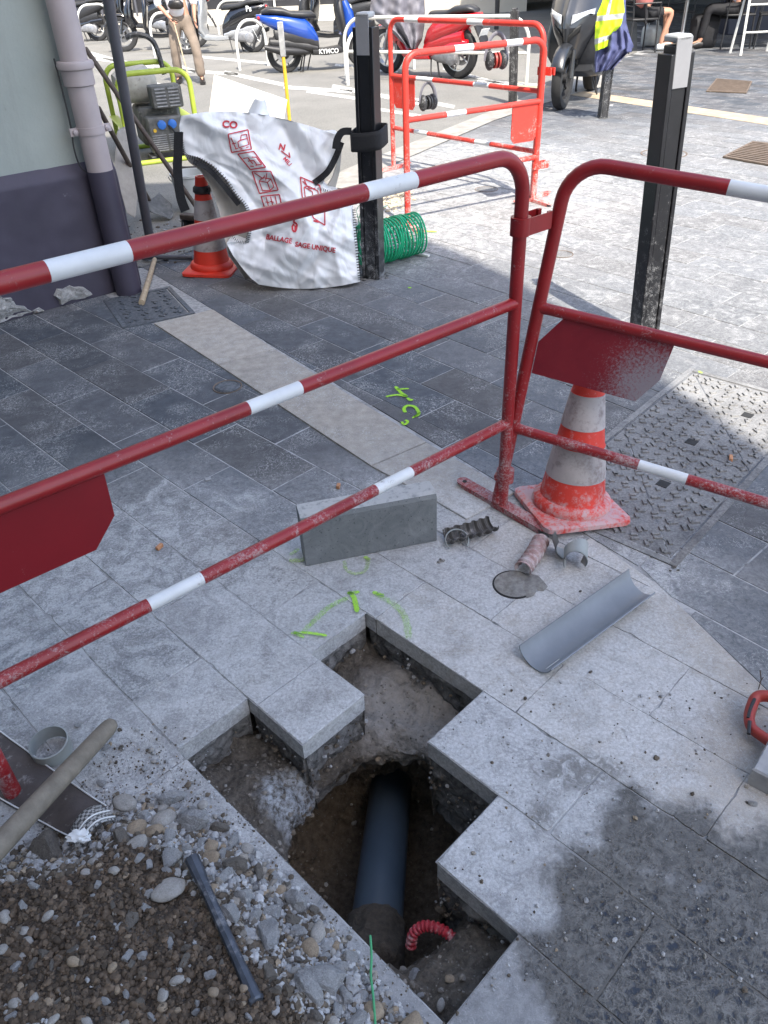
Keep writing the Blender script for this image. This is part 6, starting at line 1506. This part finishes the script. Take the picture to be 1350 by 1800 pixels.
# ------------------------------------------------------------------ ear defenders on the far barriers
def muffs(label, hang, c, s=1.0, yaw=0.0, m2='redtool'):
    t = T('ear_defenders', label, 'ear defenders', c, 'ear defenders hung on the far barriers')
    Rz = Matrix.Rotation(yaw, 3, 'Z'); X = Rz @ Vector((1, 0, 0)); Y = Rz @ Vector((0, 1, 0))
    for s_ in (1, -1):
        cc_ = c+X*s_*.045*s; m = MB(); m.ball(cc_, .055*s, 3, 0, (.55, .8, 1.0), rot=Matrix.Rotation(yaw+s_*.25, 3, 'Z')); m.build('ear_cup', M['blackdust'] if m2 else M['plast'], t)
        m = MB(); m.lathe([(.030, 0), (.046, 0), (.048, .012), (.030, .014)], cc_-X*s_*.028, 20, rot=(X*-s_).to_track_quat('Z', 'Y').to_matrix() @ Matrix.Diagonal((1, 1, 1)), close=True); m.build('cushion', M[m2] if m2 else M['plast'], t)
    ps = []
    for k in range(21):
        q = math.pi*k/20; ps.append(c+X*math.cos(q)*.075*s+Vector((0, 0, math.sin(q)*(hang-c.z)+.0)))
    m = MB(); m.tube(ps, .006, 8, flat=2.2); m.build('headband', M['greycloth'], t)
uv = lambda px, py, p, q: onplane(px, py, p, (q-p).normalized())
h_ = uv(745, 150, K0, K1); c_ = uv(752, 180, K0, K1); muffs('dark grey ear defenders hanging from the middle rail beside the red panel', h_.z+.02, c_, 1.0, .6, 'plast')
h_ = uv(872, 58, K0, K1); c_ = uv(872, 106, K0, K1); muffs('black and red ear defenders hanging from the top rail of the farthest barrier', h_.z, c_, 1.05, .3)
# ------------------------------------------------------------------ green barrier netting roll
ga = G(652, 478); gc0 = Vector((G(640, 470).x, G(640, 470).y, .118)); gd = (G(712, 455)-G(640, 474)).normalized(); gl = .36; Rg = gd.to_track_quat('Z', 'Y').to_matrix()
t = T('netting_roll', 'roll of green plastic netting lying on the paving behind the black bollard', 'netting roll', Vector((gc0.x, gc0.y, 0)))
m = MB(); 
for k in range(19):
    o = gl*k/18; R_ = .112*(1+.03*random.uniform(-1, 1)); c_ = gc0+gd*o
    m.tube([c_+Rg @ Vector((math.cos(a)*R_, math.sin(a)*R_, .006*math.sin(a*2+k))) for a in [2*math.pi*i/28 for i in range(29)]], .0052, 6, cap=False)
m.build('rings', M['green'], t)
m = MB()
for k in range(34):
    a0 = 2*math.pi*k/34; R_ = random.uniform(.095, .11); m.tube([gc0+gd*(gl*i/8)+Rg @ Vector((math.cos(a0+.02*i)*R_, math.sin(a0+.02*i)*R_, 0)) for i in range(9)], .0022, 5)
for k in range(10):
    R_ = .05+.005*k; a0 = k; m.tube([gc0+gd*gl*(.02+.96*(k % 2))+Rg @ Vector((math.cos(a0+a)*R_, math.sin(a0+a)*R_, 0)) for a in [.4*i for i in range(14)]], .0028, 5)
m.build('mesh', M['green'], t)
m = MB()
for k in range(7): p = gc0+Vector((-.03+.02*k, -.02, .06)); m.tube(smooth_path([p, p+Vector((random.gauss(0, .05), -.03, random.uniform(.05, .16))), p+Vector((random.gauss(0, .08), -.02, random.uniform(.1, .2)))], 4), .0018, 5)
m.build('loose_strands', M['green'], t)
m = MB(); c_ = G(738, 449); m.box(c_+Vector((0, 0, .008)), (.13, .022, .012), Matrix.Rotation(rad(-40), 3, 'Z')); tag(m.build('metal_strip', M['bucket'], origin=c_, bevel=.002), 'short pale metal strip lying at the end of the green netting roll', 'metal strip')
# ------------------------------------------------------------------ left middle ground: board, generator, bucket, tools
Yb = G(440, 262).y
m = MB(); q = [(376, 132), (505, 176), (495, 235), (364, 225)]; vs = [Yp(*p, Yb+.0+.10*(p[1] < 180)) for p in q]; vs2 = [v+Vector((0, .03, .0)) for v in vs]
vs[2].z = max(vs[2].z, .0); m.add(vs+vs2, [(3, 2, 1, 0), (4, 5, 6, 7)]+[(i, (i+1) % 4, (i+1) % 4+4, i+4) for i in range(4)])
low = min(v[2] for v in m.v)
zz = [(364, 225, 0), (495, 235, 0)]
tag(m.build('white_board', M['board'], origin=(vs[0]+vs[2])/2, smooth=0), 'dirty white board standing behind the white bag', 'board')
g0_ = G(296, 286); t = TL('generator', 'lime green tube framed generator with blue sockets, behind the leaning grey pole', 'generator', g0_, rad(22)); W2, D2, H2 = .30, .78, .70
def hoop_(y):
    m = MB(); P = [(-W2, y, .04), (-W2, y, H2-.12)]+[(-W2+.12+math.cos(rad(180-90*k/6))*.12, y, H2-.12+math.sin(rad(180-90*k/6))*.12) for k in range(1, 7)]+[(W2-.12+math.cos(rad(90-90*k/6))*.12, y, H2-.12+math.sin(rad(90-90*k/6))*.12) for k in range(0, 7)]+[(W2, y, .04)]
    m.tube(P+[(W2-.05, y, .02), (-W2+.05, y, .02), (-W2, y, .04)], .022, 10); m.build('frame_hoop', M['lime'], t)
hoop_(0); hoop_(D2)
for s_ in (1, -1):
    m = MB(); m.tube([(W2*s_, 0, .30), (W2*s_, D2, .30)], .04, 4, flat=.3); m.tube([(W2*s_*.9, 0, .03), (W2*s_*.9, D2, .03)], .02, 8); m.build('side_rail', M['lime'], t)
m = MB(); m.tube(smooth_path([(-.05, D2, .9), (.06, D2-.02, .92), (.18, D2-.05, .85), (.22, D2-.05, .60)], 5), .022, 8); m.build('handle', M['blackdust'], t)
m = MB(); m.loft([((-.26, .5, .55), .17, .10, 0), ((-.20, .5, .56), .2, .13, 0), ((.02, .5, .57), .2, .14, 0), ((.08, .5, .56), .17, .10, 0)], 18, pw=4); m.build('fuel_tank', M['tank'], t, smooth=50)
m = MB(); m.box((.10, .14, .50), (.26, .20, .17)); en = m.build('silencer', M['engine'], t, bevel=.015)
m = MB()
for k in range(6):
    for s_ in (-1, 1): m.box((.10+s_*.055, .035, .435+k*.026), (.085, .012, .010))
m.build('louvres', M['alu'], en)
m = MB(); m.box((.04, .42, .26), (.36, .40, .30)); m.build('engine_block', M['engine'], t, bevel=.03)
m = MB(); m.box((.04, .10, .22), (.30, .16, .28)); al = m.build('alternator', M['engine'], t, bevel=.02)
m = MB()
for k in range(8):
    for s_ in (-1, 1): m.box((.04+s_*.07, .016, .10+k*.017), (.12, .008, .007))
m.build('vents', M['alu'], al)
m = MB()
for s_ in (-1, 1): m.lathe([(.036, 0), (.036, .018), (.028, .022), (0, .022)], (.05+s_*.045, .018, .30), 20, rot=Matrix.Rotation(rad(90), 3, 'X'))
m.build('sockets', M['socket'], al)
m = MB(); m.lathe([(.014, 0), (.014, .014), (0, .014)], (-.06, .018, .26), 14, rot=Matrix.Rotation(rad(90), 3, 'X')); m.build('switch', M['yellow'], al)
m = MB(); m.tube(smooth_path([(.06, 0, .29), (.10, -.05, .22), (.08, -.08, .05), (.02, -.14, .012), (.10, -.35, .012), (.5, -.4, .012)], 6), .009, 6); m.build('power_cable', M['plast'], al)
for s_ in (-1, 1): m = MB(); m.box((.04+s_*.15, .12, .03), (.05, .2, .06)); m.build('foot', M['plast'], t, bevel=.01)
# grey pole leaning against the drainpipe
pb0 = G(268, 447); p1 = Yp(190, 0, 4.35); dd_ = (p1-pb0); m = MB(); m.tube([pb0, pb0+dd_*1.45], .0265, 20); tag(m.build('grey_pole', M['pole'], origin=pb0, smooth=60), 'long round grey pole leaning past the drainpipe', 'pole')
# brown handles: broom and shovel
ba = Yp(150, 85, 5.3); bb_ = G(362, 388, .10); m = MB(); t = T('broom', 'broom with brown handle leaning behind the grey pole, its head beside the left cone', 'broom', G(345, 392))
m.tube([bb_, ba], .0145, 12); m.build('handle', M['woodd'], t, smooth=60)
hc_ = G(350, 388, .06); Rb = Matrix.Rotation(rad(-25), 3, 'Z'); m = MB(); m.box(hc_+Vector((0, 0, .02)), (.26, .06, .035), Rb); m.build('head', M['woodd'], t, bevel=.008)
m = MB()
for i in range(16):
    for j in range(4): p = hc_+Rb @ Vector((-.12+.016*i, -.02+.013*j, 0)); m.tube([p, p+Vector((random.gauss(0, .006), random.gauss(0, .006), -.055))], .005, 4)
m.build('bristles', M['plast'], t)
sa, sb = Yp(173, 190, 5.0), G(262, 352, .12); t = T('shovel', 'shovel with dark blade standing between the house corner and the grey pole', 'shovel', G(285, 378))
m = MB(); m.tube([sb, sa], .015, 12); m.build('handle', M['woodd'], t, smooth=60)
m = MB()
def blade(u, v):
    p = G(lerp(262, 300, v), lerp(352, 385, v), .11*(1-v)+.01); w_ = .11*(1 if v < .6 else (1-(v-.6)*1.6)); s_ = (u-.5)*2; return p+Vector((.45, .9, 0)).normalized()*s_*w_+Vector((0, 0, .02*s_*s_))
m.grid(blade, 12, 14); ob = m.build('blade', M['engine'], t, smooth=70); q = ob.modifiers.new('s', 'SOLIDIFY'); q.thickness = .004
# pale stone slab / sack leaning behind
m = MB(); vs = [Yp(205, 232, 5.35), Yp(222, 225, 5.4), Yp(243, 335, 5.25), Yp(238, 385, 5.15), Yp(222, 375, 5.12), Yp(200, 300, 5.2)]
m.add(vs+[v+Vector((-.02, .10, 0)) for v in vs], [(5, 4, 3, 2, 1, 0), (6, 7, 8, 9, 10, 11)]+[(i, (i+1) % 6, (i+1) % 6+6, i+6) for i in range(6)])
tag(m.build('stone_slab', mk('pale_sandstone', (.40, .36, .31), .9, .2, 10, dust=.3, dcol=(.2, .18, .16), bump=.5), origin=vs[3], smooth=0, bevel=.012), 'pale stone slab leaning behind the grey pole', 'stone slab')
c_ = G(344, 372); t = T('bucket', 'white bucket behind the hanging black strap of the bag', 'bucket', c_); m = MB(); m.lathe([(.10, 0), (.125, .24), (.132, .245), (.132, .26), (.122, .26), (.118, .24), (.095, .012), (0, .012)], c_, 30); m.build('pail', M['bucket'], t)
m = MB(); m.tube([c_+Vector((math.cos(a)*.132, math.sin(a)*.05-.06, .25-.0-.08*math.sin(a))) for a in [math.pi*i/14 for i in range(15)]], .003, 6); m.build('handle', M['metal'], t)
# T shaped wooden tool lying at the wall foot
t = T('mallet', 'pale wooden stick with a grey crosspiece lying at the foot of the house wall', 'tool', G(270, 455)); m = MB(); m.tube([G(249, 532, .016), G(262, 490, .016), G(272, 456, .03)], .0145, 12, radii=[.016, .0145, .0125]); m.build('handle', M['woodl'], t, smooth=60)
m = MB(); m.tube([G(250, 452, .022), G(262, 452, .03), G(338, 453, .016)], .013, 12, radii=[.016, .014, .013]); m.build('crosspiece', M['pole'], t, smooth=60)
# rubble patch at the corner foot
m = MB(); random.seed(5)
for k in range(260):
    p = G(random.gauss(300, 32), random.gauss(425, 20)); m.ball(p+Vector((0, 0, .003)), abs(random.gauss(0, .006))+.002, 1, .4, (1, 1, .6), col=stonecol(.6))
kind(tag(m.build('rubble', M['gravel']), 'scattered dirt and grit at the foot of the pole', 'rubble'), 'stuff')
m = MB()
for k in range(300):
    p = G(random.gauss(690, 16), random.gauss(348, 9)); m.ball(p+Vector((0, 0, .003)), abs(random.gauss(0, .008))+.003, 1, .4, (1, 1, .6), col=(.5, .42, .30, 1))
kind(tag(m.build('sand', M['gravel']), 'small patch of sandy grit at the edge of the slabs behind the bollard', 'sand'), 'stuff')
# ------------------------------------------------------------------ PEOPLE
def skinfig(name, J, E, mat, par=None, sub=2, origin=None, root=None):
    ks = list(J); me = bpy.data.meshes.new(name); me.from_pydata([tuple(J[k][0]) for k in ks], [(ks.index(a), ks.index(b)) for a, b in E], []); ob = bpy.data.objects.new(name, me); COL.objects.link(ob)
    md = ob.modifiers.new('skin', 'SKIN'); md.use_smooth_shade = True
    sv = me.skin_vertices[0].data
    for i, k in enumerate(ks):
        r = J[k][1]; sv[i].radius = (r, r) if not isinstance(r, tuple) else r; sv[i].use_root = (k == (root or ks[0]))
    s_ = ob.modifiers.new('sub', 'SUBSURF'); s_.levels = sub; s_.render_levels = sub
    me.materials.append(mat)
    if par is not None: ob.parent = par
    ob['_o'] = (0., 0., 0.); return ob
def hand(J, E, wrist, d, side, nm, s=1.0, curl=.5):
    """palm, five tapering fingers of different length and a thumb"""
    d = d.normalized(); side = side.normalized(); n_ = d.cross(side).normalized()
    J[nm+'p'] = (wrist+d*.05*s, (.030*s, .016*s)); E.append((nm+'w', nm+'p'))
    for i, (o, l) in enumerate(((-.028, .062), (-.010, .074), (.009, .070), (.027, .055))):
        a = wrist+d*.085*s+side*o*s; b = a+d*l*.5*s+n_*curl*.012*s; c = b+d*l*.4*s*(1-curl*.4)+n_*curl*.03*s
        J[nm+'a%d' % i] = (a, .0095*s); J[nm+'b%d' % i] = (b, .0088*s); J[nm+'c%d' % i] = (c, .007*s); E += [(nm+'p', nm+'a%d' % i), (nm+'a%d' % i, nm+'b%d' % i), (nm+'b%d' % i, nm+'c%d' % i)]
    a = wrist+d*.035*s-side*.04*s+n_*.01*s; b = a+d*.035*s-side*.012*s+n_*.012*s
    J[nm+'t0'] = (a, .011*s); J[nm+'t1'] = (b, .009*s); E += [(nm+'p', nm+'t0'), (nm+'t0', nm+'t1')]
def standing():
    c = G(336, 148); V = Vector; base = c; per = None
    lf, rf = V((-.20, .10, 0)), V((.20, -.05, 0))      # image left foot farther back, right foot nearer
    J = {}; E = []
    hip = V((-.02, .05, .93)); ch = V((-.04, .06, 1.28)); J['pel'] = (hip, (.15, .11)); J['wa'] = (hip+V((0, 0, .17)), (.14, .10)); J['ch'] = (ch, (.17, .12)); J['nk'] = (V((-.04, .05, 1.49)), .055); J['hd'] = (V((-.04, .02, 1.60)), (.075, .085)); J['ht'] = (V((-.04, .02, 1.70)), (.06, .07))
    E += [('pel', 'wa'), ('wa', 'ch'), ('ch', 'nk'), ('nk', 'hd'), ('hd', 'ht')]
    for s_, f, k in ((-1, lf, 'l'), (1, rf, 'r')):
        J[k+'h'] = (hip+V((.10*s_, 0, -.06)), .085); J[k+'k'] = (V((.13*s_+f.x*.25, f.y*.5-.02, .50)), .055); J[k+'a'] = (f+V((0, .02, .09)), .033); J[k+'t'] = (f+V((.03*s_, -.13, .035)), .018); E += [('pel', k+'h'), (k+'h', k+'k'), (k+'k', k+'a'), (k+'a', k+'t')]
        J[k+'s'] = (ch+V((.17*s_, 0, .10)), .055)
    # image-left arm bends forward to the cane; right arm hangs
    J['le'] = (V((-.33, -.02, 1.13)), .042); J['lw'] = (V((-.13, -.17, .94)), .027); J['re'] = (V((.24, .04, 1.12)), .042); J['rw'] = (V((.23, -.04, .92)), .027)
    E += [('ch', 'ls'), ('ls', 'le'), ('le', 'lw'), ('ch', 'rs'), ('rs', 're'), ('re', 'rw')]
    hand(J, E, J['lw'][0], V((.6, -.15, -.6)), V((.5, .8, .2)), 'l', 1.0, .9); hand(J, E, J['rw'][0], V((.05, -.06, -1)), V((0, 1, 0)), 'r', 1.0, .4)
    ob = skinfig('person', J, E, M['skin'], None, 2, root='pel'); ob.location = base; ob.scale = (.87, .87, .87)
    tag(ob, 'person in tan trousers and white shirt with a waist bag, leaning on a walking stick', 'person')
    J2 = {'pel': (hip+V((0, 0, .03)), (.165, .125)), 'top': (hip+V((0, 0, .10)), (.155, .115))}; E2 = [('pel', 'top')]
    for k, s_ in (('l', -1), ('r', 1)):
        f = lf if k == 'l' else rf
        J2[k+'h'] = (J[k+'h'][0]+V((0, 0, -.04)), .105); J2[k+'m'] = (J[k+'h'][0].lerp(J[k+'k'][0], .6), .092); J2[k+'k'] = (J[k+'k'][0], .082); J2[k+'c'] = (J[k+'k'][0].lerp(J[k+'a'][0], .6), .078); J2[k+'b'] = (J[k+'a'][0]+V((0, 0, .0)), (.085, .09)); E2 += [('pel', k+'h'), (k+'h', k+'m'), (k+'m', k+'k'), (k+'k', k+'c'), (k+'c', k+'b')]
    tr_ = skinfig('trousers', J2, E2, M['trouser'], ob, 2, root='pel'); dm = tr_.modifiers.new('d', 'DISPLACE'); tx = bpy.data.textures.new('fold', 'CLOUDS'); tx.noise_scale = .09; dm.texture = tx; dm.strength = .03
    J3 = {'b': (hip+V((0, 0, -.02)), (.19, .15)), 'w': (J['wa'][0], (.18, .145)), 'c': (ch, (.19, .14)), 'n': (J['nk'][0]+V((0, 0, -.04)), .07), 'ls': (J['ls'][0], .075), 'le': (J['le'][0], .062), 'lf': (J['le'][0].lerp(J['lw'][0], .25), .058), 'rs': (J['rs'][0], .075), 're': (J['re'][0], .062), 'rf': (J['re'][0].lerp(J['rw'][0], .2), .058)}
    skinfig('shirt', J3, [('b', 'w'), ('w', 'c'), ('c', 'n'), ('c', 'ls'), ('ls', 'le'), ('le', 'lf'), ('c', 'rs'), ('rs', 're'), ('re', 'rf')], M['shirt'], ob, 2, root='c')
    for k in 'lr':
        a, t_ = J[k+'a'][0], J[k+'t'][0]; m = MB(); d = (t_-a); d.z = 0; ang = math.atan2(d.y, d.x); L_ = d.length
        R_ = Matrix.Rotation(ang, 3, 'Z'); secs = [((-.06, 0, .055), .03, .035, 0), ((0, 0, .06), .042, .055, 0), ((.07, 0, .045), .046, .042, 0), ((.14, 0, .033), .048, .030, 0), ((.19, 0, .028), .035, .022, 0)]
        m.loft(secs, 14); m.v = [tuple(Vector((a.x, a.y, 0))+R_ @ Vector(v)) for v in m.v]; m.build('shoe', M['leather'], ob, smooth=60)
    m = MB(); m.loft([((-.13, -.12, 1.10), .045, .02, 0), ((-.10, -.14, 1.11), .05, .06, 0), ((.06, -.14, 1.11), .05, .065, 0), ((.10, -.12, 1.10), .045, .03, 0)], 14); m.build('waist_bag', M['leather'], ob, smooth=60)
    m = MB(); h0 = J['hd'][0]; m.ball(h0+V((0, .015, .045)), .1, 3, .1, (.86, 1.02, .9)); m.build('hair', M['alu'], ob)
    m = MB()
    for s_ in (1, -1): m.ball(h0+V((.03*s_, -.083, .02)), .012, 2, 0); 
    m.build('eyes', M['ink'], ob); m = MB(); m.ball(h0+V((0, -.092, -.012)), .016, 2, 0, (.8, 1.1, 1.5)); m.ball(h0+V((0, -.082, -.05)), .02, 2, 0, (1.3, .4, .35))
    for s_ in (1, -1): m.ball(h0+V((.078*s_, 0, 0)), .025, 2, 0, (.35, .7, 1.2))
    m.build('face', M['skin'], ob)
    # walking stick
    w0 = base+(J['lw'][0]+V((.06, -.04, -.06)))*.87; st_ = T('walking_stick', 'light brown walking stick held by the person in tan trousers', 'walking stick', w0)
    tip = G(337, 156); m = MB(); m.tube([tip, w0], .0095, 10); m.build('shaft', M['woodl'], st_); m = MB(); m.tube(smooth_path([w0+V((-.05, 0, .02)), w0+V((0, 0, .035)), w0+V((.055, -.01, .02)), w0+V((.06, -.01, .0))], 5), .012, 8); m.build('handle', M['woodd'], st_)
standing()
def seated(label, c, rz, shirt, legm, bare=True, shoe='refwhite', lean=.1):
    V = Vector; R_ = Matrix.Rotation(rz, 3, 'Z'); q = lambda x, y, z: R_ @ V((x, y, z)); J = {}; E = []
    J['pel'] = (q(0, 0, .52), (.15, .12)); J['wa'] = (q(.04, 0, .72), (.13, .1)); J['ch'] = (q(.10, 0, .95), (.16, .12)); J['nk'] = (q(.15, 0, 1.13), .05); J['hd'] = (q(.18, 0, 1.25), .08); J['ht'] = (q(.18, 0, 1.34), .065)
    E += [('pel', 'wa'), ('wa', 'ch'), ('ch', 'nk'), ('nk', 'hd'), ('hd', 'ht')]
    for s_, k in ((1, 'l'), (-1, 'r')):
        J[k+'h'] = (q(.08, .09*s_, .52), .08); J[k+'k'] = (q(.47, .10*s_, .54), .058); J[k+'a'] = (q(.44+.08*s_, .07*s_, .10), .038); J[k+'t'] = (q(.60+.08*s_, .07*s_, .04), .035)
        E += [('pel', k+'h'), (k+'h', k+'k'), (k+'k', k+'a'), (k+'a', k+'t')]
        J[k+'s'] = (q(.10, .17*s_, 1.02), .05); J[k+'e'] = (q(.20, .22*s_, .78), .04); J[k+'w'] = (q(.42, .14*s_, .76), .027); E += [('ch', k+'s'), (k+'s', k+'e'), (k+'e', k+'w')]
        hand(J, E, J[k+'w'][0], q(1, -.2*s_, -.1), q(0, 1, 0), k)
    ob = skinfig('person', J, E, M['skin'], None, 1, root='pel'); ob.location = c; tag(ob, label, 'person')
    J3 = {'b': (q(0, 0, .56), (.17, .14)), 'c': (J['ch'][0], (.18, .14)), 'n': (q(.14, 0, 1.08), .07)}
    for k in 'lr': J3[k+'s'] = (J[k+'s'][0], .07); J3[k+'e'] = (J[k+'s'][0].lerp(J[k+'e'][0], .6), .062)
    skinfig('shirt', J3, [('b', 'c'), ('c', 'n'), ('c', 'ls'), ('ls', 'le'), ('c', 'rs'), ('rs', 're')], shirt, ob, 1, root='c')
    J4 = {'pel': (q(0, 0, .50), (.17, .13))}; E4 = []
    for k in 'lr':
        J4[k+'h'] = (J[k+'h'][0], .095); J4[k+'m'] = (J[k+'h'][0].lerp(J[k+'k'][0], .7), .085); E4 += [('pel', k+'h'), (k+'h', k+'m')]
        if not bare: J4[k+'k'] = (J[k+'k'][0], .072); J4[k+'a'] = (J[k+'a'][0]+V((0, 0, .03)), .055); E4 += [(k+'m', k+'k'), (k+'k', k+'a')]
        a = J[k+'a'][0]; m = MB(); m.loft([((-.05, 0, .05), .03, .035, 0), ((.02, 0, .055), .044, .05, 0), ((.12, 0, .035), .048, .033, 0), ((.2, 0, .028), .035, .02, 0)], 12); m.v = [tuple(V((a.x, a.y, a.z-.09))+R_ @ Vector(v)) for v in m.v]; m.build('shoe', M[shoe], ob, smooth=60)
    skinfig('shorts' if bare else 'trousers', J4, E4, legm, ob, 1, root='pel')
    m = MB(); m.ball(J['hd'][0]+q(-.02, 0, .05), .1, 2, .1, (1, .9, .95)); m.build('hair', M['plast'], ob)
    return ob
s1 = G(1150, 92); s2 = G(1262, 86)
seated('seated person with bare legs and white shoes at the terrace table', s1+Vector((-.25, .15, 0)), rad(8), M['pink'], M['blackcloth'], True, 'refwhite')
seated('seated person in white top and black trousers at the terrace table', s2+Vector((.25, .1, 0)), rad(172), M['shirt'], M['blackcloth'], False, 'leather')
# ------------------------------------------------------------------ TERRACE
def chair(label, c, rz):
    t = TL('chair', label, 'chair', c, rz, 'dark terrace chairs'); 
    for x, y in ((-.2, -.2), (.2, -.2), (.2, .2), (-.2, .2)): m = MB(); m.tube([(x*1.1, y*1.1, 0), (x, y, .44)], .013, 8); m.build('leg', M['plast'], t)
    m = MB(); m.box((0, 0, .45), (.44, .44, .03)); m.build('seat', M['plast'], t, bevel=.01)
    m = MB(); 
    for y in (-.2, .2): m.tube([(-.2, y, .45), (-.25, y, .88)], .013, 8)
    for k in range(5): m.tube([(-.215-.008*k, -.2, .55+.075*k), (-.215-.008*k, .2, .55+.075*k)], .010, 6)
    m.build('backrest', M['plast'], t)
    m = MB(); 
    for y in (-.23, .23): m.tube([(-.23, y, .66), (.2, y, .66), (.21, y*.95, .44)], .012, 6)
    m.build('armrests', M['plast'], t)
chair('dark slatted chair under the bare legged seated person', s1+Vector((-.25, .15, 0)), rad(8)); chair('dark slatted chair under the seated person in a white top', s2+Vector((.25, .1, 0)), rad(172))
chair('empty dark chair beyond the terrace table', s1.lerp(s2, .5)+Vector((.2, 1.3, 0)), rad(-90)); chair('dark chair in front of the dark planter', s2+Vector((.75, -.1, 0)), rad(160))
tc = s1.lerp(s2, .5)+Vector((0, .3, 0)); t = T('table', 'round pedestal table between the two seated people', 'table', tc)
m = MB(); m.lathe([(.36, .72), (.36, .745), (.35, .75), (0, .75)], tc, 30); m.build('tabletop', M['plast'], t); m = MB(); m.lathe([(.24, 0), (.24, .02), (.04, .05), (.03, .10), (.03, .72)], tc, 16); m.build('pedestal', M['metal'], t)
for k in range(5):
    a = k*1.2; c_ = tc+Vector((math.cos(a)*.18, math.sin(a)*.18, .751)); m = MB(); m.lathe([(.03, 0), (.034, .11), (.031, .11), (.028, .005), (0, .005)], c_, 14); tag(m.build('drinking_glass', M['glass'], origin=c_), 'small glass standing on the terrace table', 'glass', 'glasses on the terrace table')
def bagthing(name, label, cat, c, s, mat, handles=True):
    t = T(name, label, cat, c); m = MB(); m.loft([((-s[0], 0, s[2]*.5), .02, s[2]*.40, 0), ((-s[0]*.8, 0, s[2]*.5), s[1], s[2]*.5, 0), ((0, 0, s[2]*.52), s[1]*1.1, s[2]*.5, 0), ((s[0]*.8, 0, s[2]*.5), s[1], s[2]*.5, 0), ((s[0], 0, s[2]*.5), .02, s[2]*.4, 0)], 18, pw=3)
    m.v = [tuple(Vector(v)+c+Vector((1, 1, 1))*mnoise.noise(Vector(v)*9)*.015) for v in m.v]; m.v = [(a, b_, max(c_, .002)) for a, b_, c_ in m.v]; m.build('bag_body', mat, t, smooth=60)
    if handles:
        for y in (-.05, .05): m = MB(); m.tube([c+Vector((math.cos(a)*s[0]*.5, y, s[2]*.92+math.sin(a)*.17)) for a in [math.pi*i/12 for i in range(13)]], .008, 6); m.build('handle', mat, t)
bagthing('tote_bag', 'silvery tote bag with loop handles standing on the paving near the maxi scooter', 'bag', G(1142, 82), (.16, .08, .30), M['bottlebag'])
bagthing('backpack', 'black backpack lying on the ground beside the terrace table', 'backpack', G(1232, 84), (.22, .14, .46), M['blackcloth'], False)
pc2 = G(1316, 58); t = T('planter', 'dark rectangular planter with spiky plants at the terrace edge', 'planter', pc2)
m = MB(); m.add([pc2+Vector((x*(.55 if z else .48), y*.22, z)) for z in (0, .6) for x, y in ((-1, -1), (1, -1), (1, 1), (-1, 1))], [(3, 2, 1, 0), (4, 5, 6, 7)]+[(i, (i+1) % 4, (i+1) % 4+4, i+4) for i in range(4)]); m.build('trough', M['planter'], t, bevel=.015)
for k in range(3):
    m = MB(); c_ = pc2+Vector((-.32+.32*k, 0, .6))
    for j in range(26):
        a = random.random()*6.28; l_ = random.uniform(.25, .5); d = Vector((math.cos(a)*.6, math.sin(a)*.6, 1)).normalized(); m.tube([c_, c_+d*l_*.6, c_+d*l_+Vector((math.cos(a), math.sin(a), -.4))*.08], .01, 4, radii=[.010, .009, .001], flat=.25)
    m.build('plant', M['leaf'], t)
pe_ = G(1334, 96); t = T('easel_board', 'white framed sandwich board at the right edge of the terrace', 'sandwich board', pe_)
for s_ in (0, 1):
    for x in (-.28, .28): m = MB(); m.tube([pe_+Vector((x, -.02+s_*.4, 0)), pe_+Vector((x*.9, .16+s_*.06, 1.05))], .018, 4); m.build('leg', M['hoop'], t)
for z in (.28, .62): m = MB(); m.tube([pe_+Vector((-.26, .03+.17*z, z)), pe_+Vector((.26, .03+.17*z, z))], .014, 4); m.build('crossbar', M['hoop'], t)
m = MB(); m.box(pe_+Vector((0, .155, .84)), (.5, .02, .42)); m.build('panel', M['darkwall'], t)
# awnings, shopfronts behind the bay and the terrace
aw = T('cafe', 'dark cafe front with deep awning behind the terrace', 'building', (8, 27, 0))
m = MB(); m.box((10, 31, 2.0), (22, 4, 4)); m.build('wall', M['darkwall'], aw); m = MB(); m.box((10, 31, 9.0), (22, 4.1, 10)); m.build('upper_wall', M['cream'], aw)
m = MB(); m.add([(3.4, 12.6, 3.1), (24, 12.6, 3.1), (24, 29, 3.9), (3.4, 29, 3.9), (3.4, 12.6, 2.8), (24, 12.6, 2.8), (24, 29, 3.8), (3.4, 29, 3.8)], [(0, 1, 2, 3), (7, 6, 5, 4), (0, 4, 5, 1), (1, 5, 6, 2), (2, 6, 7, 3), (3, 7, 4, 0)]); m.build('awning', M['awn'], aw, smooth=0)
for x in (4.6, 9, 14): m = MB(); m.tube([(x, 20.5, 0), (x, 20.5, 3.4)], .05, 10); m.build('post', M['plast'], aw)
sh = T('shop', 'row of dark shopfront glazing with pale bars behind the parking bay', 'building', (-3, 24, 0))
m = MB(); m.box((-12, 26.5, 1.8), (33.0, 3, 3.6)); m.build('wall', M['darkwall'], sh); m = MB(); m.box((-12, 26.5, 9.0), (33.0, 3.1, 10.8)); m.build('upper_wall', M['cream'], sh)
m = MB(); m.box((-8, 24.93, .18), (25.0, .12, .36)); m.build('sill', M['cream'], sh)
for k in range(26): m = MB(); m.box((-20+k*.93, 24.9, 1.6), (.05, .08, 2.6)); m.build('bar', M['hoop'] if k > 18 else M['pole'], sh)
for i, (x, y) in enumerate(((2.9, 19.5), (3.5, 16.5))):
    m = MB(); m.tube([(x, y, 0), (x, y, 2.7)], .05, 12); tag(m.build('awning_post', M['plast'], origin=(x, y, 0)), 'dark post standing '+('left of the terrace near the shop bars' if i == 0 else 'between the maxi scooter and the terrace'), 'post')
